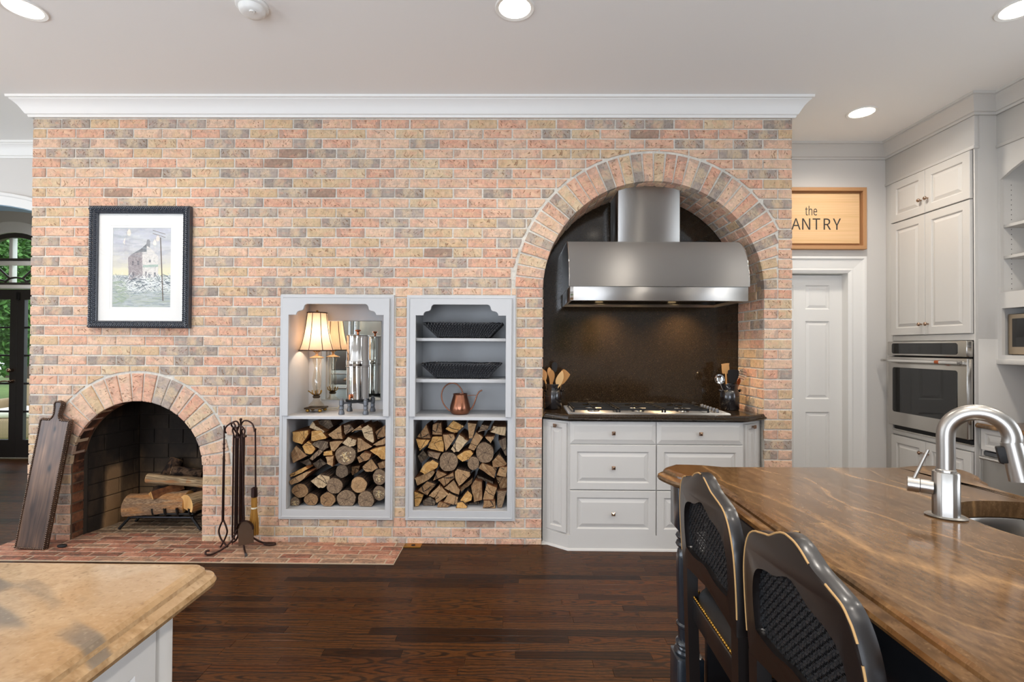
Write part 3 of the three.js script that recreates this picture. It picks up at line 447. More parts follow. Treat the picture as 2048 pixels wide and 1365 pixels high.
  structure('trim_5', loft([ring(0.001, BACK - 0.12), ring(-0.018, BACK - 0.12), ring(-0.018, BACK + 0.004), ring(0.006, BACK + 0.014), ring(0.02, BACK + 0.012), ring(0.09, BACK + 0.022), ring(0.1, BACK + 0.032), ring(0.118, BACK + 0.032), ring(0.122, BACK)], { closed: false, smooth: false }).scale(1, 1, 1), PAINT.trim);
  const door = structureGroup('door_3', [(p.x0 + p.x1) / 2, 0, BACK - 0.075]), dw = p.x1 - p.x0 - 0.036, dh = p.h - 0.01, holes = [];
  const rows = [[1.685, 1.89], [0.925, 1.585], [0.16, 0.815]], cols = [[-dw / 2 + 0.105, -0.05], [0.05, dw / 2 - 0.105]];
  const ds = shapeOf([[-dw / 2, 0.01], [dw / 2, 0.01], [dw / 2, dh], [-dw / 2, dh]]); for (const [a, b] of cols) for (const [c, d] of rows) ds.holes.push(new THREE.Path([[a, c], [b, c], [b, d], [a, d]].map(([x, y]) => new THREE.Vector2(x, y))));
  part(door, 'door_slab', boxUV(extrude(ds, 0.035).translate(0, 0, -0.035)), PAINT.trim);
  for (const [a, b] of cols) for (const [c, d] of rows) part(door, 'panel', nested(b - a, d - c, [[0, 0], [0.008, -0.011], [0.012, -0.012], [0.034, -0.004], [0.036, -0.004]], true, false), PAINT.trim, [(a + b) / 2, (c + d) / 2, 0]);
  // outer walls with windows
  const open = (pts) => new THREE.Path(pts.map(([a, b]) => new THREE.Vector2(a, b)));
  const left = shapeOf([[-5.75, 0], [0.8, 0], [0.8, CEIL], [-5.75, CEIL]]); for (const z of [0.95, 2.45, 3.95]) left.holes.push(open([[-z - 0.55, 0.55], [-z + 0.55, 0.55], [-z + 0.55, 2.5], [-z - 0.55, 2.5]]));
  structure('wall_left', boxUV(extrude(left, 0.15).rotateY(Math.PI / 2).translate(-7.1, 0, 0)), PAINT.wall);
  const rear = shapeOf([[-7.1, 0], [3.95, 0], [3.95, CEIL], [-7.1, CEIL]]), REAR = [[-4.6, 0.78, 0.15, 2.35], [-0.75, 0.78, 0.15, 2.35], [0.9, 0.235, 1.15, 1.95], [1.43, 0.235, 1.15, 1.95]]; for (const [x, w, a, b] of REAR) rear.holes.push(open([[x - w, a], [x + w, a], [x + w, b], [x - w, b]]));
  structure('wall_rear', boxUV(extrude(rear, 0.15).translate(0, 0, 5.6)), PAINT.wall);
  const right = shapeOf([[BACK, 0], [5.75, 0], [5.75, CEIL], [BACK, CEIL]]); right.holes.push(open([[2.25, 0.95], [3.65, 0.95], [3.65, 2.25], [2.25, 2.25]])); structure('wall_right', boxUV(extrude(right, 0.15).rotateY(-Math.PI / 2).translate(3.9, 0, 0)), PAINT.wall);  // opening made up to go with the added light on this side
  let wn = 2;
  const windowIn = (pos, ry, w, h, nx, ny) => { const g = structureGroup('window_' + wn++, pos, ry); part(g, 'window_frame', nested(w, h, [[0, -0.03], [0, 0.03], [0.05, 0.03], [0.05, -0.03]], false, false), PAINT.trim); for (let i = 1; i < nx; i++) part(g, 'mullion', boxAt(-w / 2 + w / nx * i - 0.015, -w / 2 + w / nx * i + 0.015, -h / 2 + 0.04, h / 2 - 0.04, -0.02, 0.02, 0.003), PAINT.trim); for (let i = 1; i < ny; i++) part(g, 'rail', boxAt(-w / 2 + 0.04, w / 2 - 0.04, -h / 2 + h / ny * i - 0.015, -h / 2 + h / ny * i + 0.015, -0.019, 0.019, 0.003), PAINT.trim); part(g, 'pane', new THREE.PlaneGeometry(w - 0.08, h - 0.08), GLASS.pane); };
  for (const z of [0.95, 2.45, 3.95]) windowIn([-7.02, 1.525, z], Math.PI / 2, 1.1, 1.95, 2, 2);
  for (const [x, w, a, b] of REAR) windowIn([x, (a + b) / 2, 5.67], Math.PI, 2 * w, b - a, w > 0.5 ? 2 : 1, w > 0.5 ? 3 : 2);
  windowIn([3.82, 1.6, 2.95], -Math.PI / 2, 1.4, 1.3, 2, 2);  // unseen window, made up for the added light from the right
  // crown mouldings
  const crown = [[0, 2.93], [0.013, 2.93], [0.017, 2.938], [0.017, 2.945], [0.026, 2.949], [0.03, 2.956], [0.04, 2.975], [0.052, 2.996], [0.068, 3.014], [0.083, 3.026], [0.083, 3.031], [0.095, 3.034], [0.097, CEIL], [0, CEIL]];
  structure('trim_6', sweep(crown, [[X0 - 0.003, BACK], [X0 - 0.003, 0.01], [X1 + 0.003, 0.01], [X1 + 0.003, BACK]]), PAINT.trim);
  structure('trim_7', sweep(crown, [[X1 + 0.01, BACK], [3.07, BACK], [3.07, 0.06], [3.215, 0.06], [3.215, 5.6]]), PAINT.cabinet);
  structure('trim_8', sweep(crown, [[-7, BACK], [X0 - 0.1, BACK]]), PAINT.trim);
  const base = [[0, 0], [0.016, 0], [0.016, 0.11], [0.009, 0.13], [0, 0.135]];
  structure('baseboard_back', sweep(base, [[p.x1 + 0.122, BACK], [3.07, BACK]]), PAINT.trim);
}
// ground and trees outside, seen through the glass and mirrored in polished stone
{
  const r = rng(91), leaf = [std(0x4f7a34, 0.8), std(0x6f9a48, 0.8), std(0x3f6630, 0.85)];
  const lawn = structure('ground', new THREE.PlaneGeometry(60, 60, 1, 1).rotateX(-Math.PI / 2), std(0xffffff, 1, { map: rep(paint(256, 256, (u, v) => { const n = fbm(u * 60, v * 60, 3, 60, 60), m = fbm(u * 4, v * 4, 3, 4, 4); return mix3([58, 84, 30], [128, 150, 66], n * 0.7 + m * 0.4); }), 12) }), [0, -0.16, 0]);
  function tree(x, z, h, w, label, m, leaves = 2600, small = 1) {
    const t = thing('tree', label, 'tree', [x, -0.16, z], 0, 'trees outside the house');
    part(t, 'trunk', turned([[0.16, 0], [0.12, h * 0.3], [0.07, h * 0.7], [0.02, h * 0.9]], 10), std(0x55463a, 0.9));
    const pos = []; for (let i = 0; i < leaves; i++) { const a = r() * 6.283, k = Math.acos(2 * r() - 1), d = w * Math.cbrt(0.25 + 0.75 * r()), c = [d * Math.sin(k) * Math.cos(a), h * 0.58 + d * h / w * 0.42 * Math.cos(k), d * Math.sin(k) * Math.sin(a)], s = (0.10 + r() * 0.12) * small, p = V3(r() - 0.5, r() - 0.5, r() - 0.5).normalize(), q = p.clone().cross(V3(0.3, 1, 0.2)).normalize(), P = (u, v) => pos.push(c[0] + (p.x * u + q.x * v) * s, c[1] + (p.y * u + q.y * v) * s, c[2] + (p.z * u + q.z * v) * s); P(-1, 0); P(0, -0.55); P(1, 0); P(-1, 0); P(1, 0); P(0, 0.55); }
    const g = new THREE.BufferGeometry(); g.setAttribute('position', new THREE.Float32BufferAttribute(pos, 3)); g.computeVertexNormals(); boxUV(g); const f = part(t, 'foliage', g, leaf[m]); f.userData.kind = 'stuff';
  }
  tree(0.7, 8.3, 3.4, 1.5, 'dense shrubby tree close outside the kitchen window', 1, 6000, 0.7); tree(4.2, 9.0, 3.6, 1.5, 'dense dark shrubby tree beside it outside the kitchen window', 2, 6000, 0.7); tree(1.9, 12.6, 6, 2.1, 'tall bright green tree behind the shrubby ones outside the kitchen', 1); tree(-4.2, 12, 6.5, 2.4, 'broad tree outside the garden windows', 0);
  tree(-12.1, -7.9, 4.6, 1.4, 'low leafy tree close to the entry doors', 0, 9000, 0.5); tree(-14.2, -11.4, 5.2, 1.8, 'bright green tree across the lawn from the entry doors', 1, 9000, 0.55); tree(-10.6, -11.2, 7, 1.7, 'slim leafy tree on the lawn outside the entry doors', 1, 6000, 0.7);
  tree(-18.2, -15, 7.5, 2.3, 'darker tall tree farther back beyond the lawn', 2, 6000, 0.8); tree(-22.5, -18.5, 8.5, 2.8, 'tallest tree at the far side of the lawn', 0, 6000, 0.9); tree(-23.6, -13, 7, 2.5, 'wide tree at the edge of the lawn', 2, 5000, 0.9);
}

// wicker sofa on the terrace, seen through the door glass
{
  const t = thing('wicker_sofa', 'tan wicker sofa on the terrace beyond the entry doors', 'sofa', [-6.9, -0.15, -4.2], 0.2), w = std(0xffffff, 0.8, { map: rep(paint(64, 64, (u, v) => { const a = Math.sin(u * 25.13) * Math.sin(v * 25.13) > 0 ? 1 : 0.6; return [176 * a, 150 * a, 112 * a]; }), 12), bumpScale: 0.003 });
  part(t, 'back', boxAt(-0.9, 0.9, 0.3, 0.95, -0.4, -0.28, 0.04), w); part(t, 'seat', boxAt(-0.9, 0.9, 0.12, 0.42, -0.28, 0.4, 0.04), w); for (const s of [-1, 1]) part(t, 'arm', boxAt(s * 0.9, s * 1.02, 0.12, 0.66, -0.4, 0.4, 0.04), w); for (const x of [-0.9, 0.9]) for (const z of [-0.32, 0.32]) part(t, 'foot', boxAt(x - 0.03, x + 0.03, 0, 0.13, z - 0.03, z + 0.03, 0.004), METAL.castIron); for (const s of [-1, 1]) part(t, 'seat_cushion', boxAt(s * 0.02, s * 0.86, 0.42, 0.54, -0.27, 0.38, 0.05), std(0xd8d2c4, 0.9));
}

// ================================================================ CABINETS, RANGE, ISLAND
const CABS = PAINT.cabinet;
const knobGeo = (() => merge([rod([0, 0, 0], [0, 0, 0.014], 0.006, 0.006, 8), nested(0.024, 0.024, [[0.003, 0.014], [0, 0.018], [0, 0.022], [0.009, 0.029]], true, true)]))();
const roundKnob = (() => { const g = merge([rod([0, 0, 0], [0, 0, 0.016], 0.006, 0.006, 8), new THREE.SphereGeometry(0.014, 12, 8).scale(1, 1, 0.75).translate(0, 0, 0.024)]); return g; })();
function doorOn(parent, name, w, h, pos, ry, knobAt, { flat = false, knob = roundKnob, rail = 0.052, mat = CABS } = {}) {
  const d = part(parent, name, flat ? slabDrawer(w, h) : raisedPanel(w, h, 0.02, rail), mat, pos, [0, ry, 0]);
  if (knobAt) part(d, 'knob', knob, METAL.knob, [knobAt[0], knobAt[1], 0]);
  return d;
}
// base cabinet under the cooktop, its corners cut back to the brick
{
  const t = thing('base_cabinet', 'pale grey range cabinet with six drawers under the black stone top in the brick arch', 'cabinet', [0, 0, 0]);
  const x0 = 0.184, x1 = 1.683, a = 0.351, b = 1.518, zf = 0.088, zb = -0.04;
  const body = extrude(shapeOf([[x0, 0.39], [x1, 0.39], [x1, -zb], [b, -zf + 0.021], [a, -zf + 0.021], [x0, -zb]]), 0.755).rotateX(-Math.PI / 2).translate(0, 0.1, 0); part(t, 'carcass', boxUV(body), CABS);
  const toe = extrude(shapeOf([[x0, 0.39], [x1, 0.39], [x1, -zb], [b + 0.002, -zf], [a - 0.002, -zf], [x0, -zb]]), 0.088).rotateX(-Math.PI / 2).translate(0, 0.012, 0); part(t, 'plinth', boxUV(toe), CABS);
  part(t, 'shoe_moulding', sweep([[0, 0], [0.012, 0], [0.009, 0.009], [0, 0.014]], [[x0, zb + 0.002], [a - 0.002, zf], [b + 0.002, zf], [x1, zb + 0.002]]), CABS);
  const mid = (a + b) / 2;
  for (const [l, r] of [[a + 0.008, mid - 0.003], [mid + 0.003, b - 0.008]]) {
    const w = r - l, x = (l + r) / 2;
    doorOn(t, 'drawer', w, 0.148, [x, 0.783, zf], 0, [0, 0], { flat: true, knob: knobGeo }); doorOn(t, 'drawer', w, 0.3, [x, 0.553, zf], 0, [0, 0], { knob: knobGeo, rail: 0.046 }); doorOn(t, 'drawer', w, 0.3, [x, 0.247, zf], 0, [0, 0], { knob: knobGeo, rail: 0.046 });
  }
  const cl = Math.hypot(a - x0, zf - zb), an = Math.atan2(zf - zb, a - x0);
  part(t, 'corner_panel', raisedPanel(cl - 0.05, 0.735, 0.02, 0.032), CABS, [(x0 + a) / 2 + 0.002, 0.475, (zf + zb) / 2 + 0.003], [0, -an, 0]); part(t, 'corner_panel', raisedPanel(cl - 0.05, 0.735, 0.02, 0.032), CABS, [(x1 + b) / 2 - 0.002, 0.475, (zf + zb) / 2 + 0.003], [0, an, 0]);
  part(t, 'knob', knobGeo, METAL.knob, [(x0 + a) / 2 + 0.002, 0.822, (zf + zb) / 2 + 0.003], [0, -an, 0]); part(t, 'knob', knobGeo, METAL.knob, [(x1 + b) / 2 - 0.002, 0.822, (zf + zb) / 2 + 0.003], [0, an, 0]);
  // stone top
  const out = [[0.179, -0.4], [1.687, -0.4], [1.687, -0.006], [1.712, 0.004], [1.7, 0.012], [1.54, 0.122], [0.34, 0.122], [0.181, -0.004]];
  const c = tag(part(scene, 'stone_top', stoneTop(out, [[0.02, 0.868], [0.006, 0.869], [0, 0.876], [0.003, 0.884], [0.008, 0.888], [0.008, 0.892], [0.014, 0.902], [0.024, 0.905]]), STONE.black), 'polished black granite counter under the gas cooktop, set into the brick arch', 'countertop');
}
// gas cooktop
{
  const Y = 0.905, X = 0.352, W = 1.08, Zb = -0.33, D = 0.41, t = thing('gas_cooktop', 'stainless gas cooktop with black cast iron grates and six knobs along one side', 'cooktop', [X + W / 2, Y, Zb + D / 2]);
  part(t, 'tray', nested(W, D, [[0, 0], [0, 0.006], [0.004, 0.011], [0.018, 0.012], [0.024, 0.006], [0.03, 0.006]]).rotateX(-Math.PI / 2), METAL.steel);
  const bars = (x0, x1) => { const l = [], h = 0.03, bar = (a, b, c, d) => l.push(boxAt(Math.min(a, c) - 0.005, Math.max(a, c) + 0.005, h - 0.007, h + 0.006, Math.min(b, d) - 0.005, Math.max(b, d) + 0.005, 0.002)), z0 = -D / 2 + 0.03, z1 = D / 2 - 0.035, xm = (x0 + x1) / 2, zm = (z0 + z1) / 2;
    bar(x0, z0, x1, z0); bar(x0, z1, x1, z1); bar(x0, z0, x0, z1); bar(x1, z0, x1, z1); bar(x0, zm, x1, zm); bar(xm, z0, xm, z0 + 0.06); bar(xm, zm - 0.05, xm, zm + 0.05); bar(xm, z1 - 0.06, xm, z1);
    for (const z of [(z0 + zm) / 2, (zm + z1) / 2]) { bar(x0, z, x0 + 0.085, z); bar(x1 - 0.085, z, x1, z); }
    for (const x of [x0, x1]) for (const z of [z0, z1]) l.push(boxAt(x - 0.006, x + 0.006, 0.008, h, z - 0.006, z + 0.006, 0.002)); return merge(l); };
  const gw = 0.302; for (let i = 0; i < 3; i++) {
    const x0 = -W / 2 + 0.03 + i * (gw + 0.006); part(t, 'grate', bars(x0 + 0.006, x0 + gw - 0.006), METAL.castIron);
    for (const z of [-0.09, 0.085]) { const b = part(t, 'burner', turned([[0.03, 0.006], [0.042, 0.008], [0.042, 0.014], [0.034, 0.017], [0.0, 0.017]], 20), METAL.steel, [x0 + gw / 2, 0, z]); part(b, 'burner_cap', turned([[0.03, 0.017], [0.032, 0.021], [0.026, 0.024], [0, 0.025]], 20), METAL.castIron); }
  }
  for (let i = 0; i < 6; i++) part(t, 'control_knob', merge([turned([[0.017, 0.006], [0.019, 0.009], [0.015, 0.013], [0.014, 0.028], [0.011, 0.032], [0, 0.033]], 16), ball(0, 0.03, 0.006, 0.006)]), METAL.grey, [W / 2 - 0.064, 0, -0.145 + i * 0.054]);
}
// range hood
{
  const t = thing('range_hood', 'brushed stainless range hood with a rounded canopy and square chimney in the brick arch', 'range hood', [0.9345, 1.664, -0.4]);
  const W = 1.18, x = W / 2, prof = [[0.0, 0.0], [0.54, 0.0], [0.54, 0.088]], c = [];   // z, y
  for (let k = 0; k <= 14; k++) { const a = Math.PI / 2 * k / 14; c.push([0.338 + 0.207 * Math.cos(a), 0.094 + 0.334 * Math.sin(a)]); }
  const ring = (xx, pts) => pts.map(([z, y]) => V3(xx, y, z));
  // curved canopy with uv across the brushing
  const can = loft([ring(-x, [[0.0, 0.092], ...c, [0.0, 0.428]]), ring(x, [[0.0, 0.092], ...c, [0.0, 0.428]])], { capA: true, capB: true, deg: 25 });
  part(t, 'canopy', can, METAL.steel);
  part(t, 'front_band', boxAt(-x + 0.004, x - 0.004, 0.0, 0.093, 0.5, 0.54, 0.002), METAL.steel);
  for (const s of [-1, 1]) part(t, 'side_band', boxAt(s * (x - 0.006) - 0.002, s * (x - 0.006) + 0.002, 0, 0.093, 0.002, 0.505, 0.0005), METAL.steel);
  for (const s of [-1, 1]) { const e = [...c, [0.0, 0.428]].map(([z, y]) => [s * (x + 0.0015), y, z]); part(t, 'edge_trim', tube(e, 0.003, 40, 6), METAL.polished); }
  part(t, 'corner_reveal', boxAt(-x + 0.005, -x + 0.026, 0.002, 0.092, 0.5395, 0.5415, 0.0005), METAL.polished);
  part(t, 'filter', boxAt(-x + 0.03, x - 0.03, 0.06, 0.075, 0.03, 0.5, 0.002), METAL.grey);
  const lip = nested(W - 0.01, 0.54, [[0, 0], [0.03, 0.014], [0.032, 0.014], [0.03, 0.02], [0, 0.02]], false, false).rotateX(-Math.PI / 2).translate(0, 0, 0.27); part(t, 'under_lip', lip, METAL.steel);
  part(t, 'chimney', boxAt(-0.225, 0.215, 0.425, 0.86, 0.02, 0.3, 0.004), METAL.steel);
  part(t, 'power_cable', tube([[0.3, 0.43, 0.2], [0.34, 0.45, 0.22], [0.4, 0.462, 0.22], [0.46, 0.45, 0.21], [0.5, 0.43, 0.2]], 0.007, 20, 6), METAL.castIron);
  // the lamp under the canopy
  const lampM = std(0xfff2d8, 0.4, { emissive: 0xffd9a0, emissiveIntensity: 6 });
  for (const lx of [-0.28, 0.3]) { part(t, 'hood_lamp', turned([[0, 0], [0.028, 0.001], [0.03, 0.004], [0.03, 0.012]], 20), lampM, [lx, 0.046, 0.16]); const l = new THREE.SpotLight(0xffd9a6, HOODL, 0, R(66), 0.8); l.name = 'hood_light'; l.position.set(0.9345 + lx, 1.7, -0.24); l.target.position.set(0.9345 + lx, 0.9, -0.24); l.shadow.radius = 1.2; l.castShadow = true; scene.add(l, l.target); }
}
// island: posts, panels and stone
{
  const t = thing('kitchen_island', 'black painted island with turned corner posts and raised end panels under the brown granite', 'island', [1.05, 0, 1.66]);
  const B = phys(0x121315, 0.3, { clearcoat: 0.3, clearcoatRoughness: 0.25 });
  for (const q of [-0.03, 0.43]) part(t, 'side_panel', boxAt(q, q + 0.02, 0.002, 0.885, 0.1, 1.75, 0.004), B); part(t, 'end_panel', boxAt(-0.01, 0.43, 0.002, 0.885, 0.1, 0.12, 0.003), B); part(t, 'bottom', boxAt(-0.01, 0.43, 0.08, 0.1, 0.12, 1.75, 0.003), B);
  part(t, 'rail', boxAt(-0.43, 0.45, 0.79, 0.885, 0.02, 0.1, 0.003), B); part(t, 'rail', boxAt(-0.43, -0.39, 0.8, 0.885, 0.06, 1.75, 0.003), B);
  part(t, 'end_panel', boxAt(-0.4, 0.45, 0.1, 0.79, 0.045, 0.08, 0.003), B);
  const blue = phys(0x1e242b, 0.24, { clearcoat: 0.6, clearcoatRoughness: 0.2 });
  for (const s of [-1, 1]) {
    const p = new THREE.Vector3(s * 0.455, 0, 0.03), h = 0.09;
    part(t, 'post', merge([boxAt(-h / 2, h / 2, 0.002, 0.3, -h / 2, h / 2, 0.004), boxAt(-h / 2, h / 2, 0.735, 0.885, -h / 2, h / 2, 0.004), turned([[0.03, 0.3], [0.04, 0.302], [0.043, 0.31], [0.04, 0.318], [0.033, 0.321], [0.031, 0.326], [0.036, 0.33], [0.039, 0.337], [0.036, 0.344], [0.03, 0.348], [0.029, 0.36], [0.031, 0.39], [0.036, 0.396], [0.036, 0.402], [0.031, 0.408], [0.033, 0.46], [0.036, 0.56], [0.036, 0.63], [0.032, 0.655], [0.026, 0.662], [0.034, 0.668], [0.039, 0.676], [0.035, 0.685], [0.028, 0.689], [0.034, 0.696], [0.039, 0.704], [0.035, 0.712], [0.028, 0.717], [0.034, 0.725], [0.036, 0.735]], 32, 35)]), blue, [p.x, p.y, p.z]);
  }
  const c = 1.05, half = smooth([[0.305, 1.6], [0.345, 1.583], [0.38, 1.573], [0.45, 1.567], [0.485, 1.574], [0.542, 1.635], [0.548, 1.675], [0.525, 1.745], [0.49, 1.79], [0.462, 1.82], [0.449, 1.86], [0.445, 1.92]], 48);
  const out = [...half.map(([x, z]) => [c + x + 0.012, z - 0.01]), [c + 0.547, 3.4], [c - 0.445, 3.4], ...half.slice().reverse().map(([x, z]) => [c - x, z])];
  const hole = []; for (let k = 0; k < 40; k++) { const a = Math.PI * 2 * k / 40, q = Math.cos(a), w = Math.sin(a); hole.push([SINK.x + SINK.rx * Math.sign(q) * Math.abs(q) ** 0.85, SINK.z + SINK.rz * Math.sign(w) * Math.abs(w) ** 0.85]); }
  const steps = [[0.03, 0.885], [0.012, 0.886], [0.004, 0.891], [0, 0.899], [0.003, 0.907], [0.012, 0.912], [0.02, 0.915], [0.021, 0.9215], [0.026, 0.927], [0.036, 0.93]];
  tag(part(scene, 'stone_top', stoneTop(out, steps, hole), STONE.brown), 'brown granite island top with golden veins, carved edge and scrolled corners', 'countertop');
  // bar sink
  const s = thing('bar_sink', 'round-ended stainless bar sink set below the brown granite', 'sink', [SINK.x, 0, SINK.z]);
  const ov = (k, y) => hole.map(([x, z]) => V3((x - SINK.x) * k, y, (z - SINK.z) * k));
  part(s, 'bowl', loft([ov(1.12, 0.884), ov(1.02, 0.884), ov(1.0, 0.88), ov(0.97, 0.84), ov(0.95, 0.76), ov(0.9, 0.735), ov(0.75, 0.728), ov(0.15, 0.722)], { deg: 60, capB: true }), METAL.sink);
  part(s, 'drain', turned([[0.04, 0.724], [0.042, 0.726], [0.03, 0.728], [0.028, 0.722], [0, 0.722]], 24), METAL.nickel);
  // faucet
  const f = thing('faucet', 'brushed nickel high arc pull-down faucet beside the bar sink', 'faucet', [1.096, 0.93, 2.15], R(-34));
  part(f, 'base_plate', turned([[0, 0.0005], [0.04, 0.0005], [0.042, 0.003], [0.038, 0.006], [0, 0.007]], 32).scale(1.05, 1, 0.8), METAL.nickel);
  part(f, 'body', turned([[0.0285, 0.006], [0.0285, 0.112], [0.027, 0.115], [0.022, 0.116], [0, 0.116]], 36), METAL.nickel);
  const arc = [[0, 0.11, 0], [0, 0.16, 0], [0, 0.21, 0.0]]; for (let k = 1; k <= 14; k++) { const a = Math.PI * 1.06 * k / 14; arc.push([0.061 - 0.061 * Math.cos(a), 0.21 + 0.061 * Math.sin(a), 0]); }
  const yaw = R(0);
  part(f, 'spout', tube(arc, 0.0195, 60, 20), METAL.nickel, [0, 0, 0], [0, yaw, 0]);
  const e = arc[arc.length - 1], dx = 0.016, dn = -0.085; const head = part(f, 'spray_head', rod([e[0] - 0.001, e[1] + 0.006, 0], [e[0] + dx, e[1] + dn, 0], 0.0205, 0.0225, 24), METAL.nickel);
  part(head, 'spray_button', moved(box(0.016, 0.04, 0.022, 0.003), e[0] - 0.018, e[1] - 0.026, 0.004, 0, 0, 0.2), METAL.castIron);
  part(f, 'mount_ring', turned([[0.0215, 0.112], [0.0215, 0.121], [0.0198, 0.123]], 24), METAL.nickel);
  part(f, 'handle_hub', merge([rod([-0.026, 0.072, 0.006], [-0.052, 0.073, 0.006], 0.0175, 0.0175, 24), rod([-0.0535, 0.0731, 0.006], [-0.078, 0.074, 0.006], 0.0185, 0.0185, 24)]), METAL.nickel);
  part(f, 'lever', rod([-0.066, 0.085, 0.006], [-0.034, 0.165, -0.01], 0.0045, 0.0038, 10), METAL.nickel);
}
// the near counter in the lower corner
{
  const t = thing('end_cabinet', 'white cabinet with a raised end panel under the lit-toned granite near the lens', 'cabinet', [-1.6, 0, 2.5]);
  part(t, 'carcass', boxAt(-0.6, 0.955, 0.002, 0.886, 0.04, 1.3, 0.004), PAINT.trim);
  part(t, 'corner_post', boxAt(0.93, 0.972, 0.002, 0.886, 0.022, 0.06, 0.004), PAINT.trim);
  part(t, 'raised_panel', raisedPanel(1.1, 0.78, 0.02, 0.05), PAINT.trim, [0.976, 0.475, 0.62], [0, Math.PI / 2, 0]);
  const out = [[-2.3, 2.435]]; for (let k = 0; k <= 12; k++) { const a = -Math.PI / 2 + Math.PI / 2 * k / 12; out.push([-0.628 + 0.046 * Math.cos(a), 2.481 + 0.046 * Math.sin(a)]); } out.push([-0.582, 3.9], [-2.3, 3.9]);
  tag(part(scene, 'stone_top', stoneTop(out, [[0.03, 0.886], [0.01, 0.887], [0.002, 0.893], [0, 0.9], [0.004, 0.908], [0.012, 0.912], [0.018, 0.915], [0.02, 0.922], [0.027, 0.928], [0.036, 0.93]]), STONE.beige), 'granite counter with its lit beige painted in and grey clouds, nearest the lens', 'countertop');
}
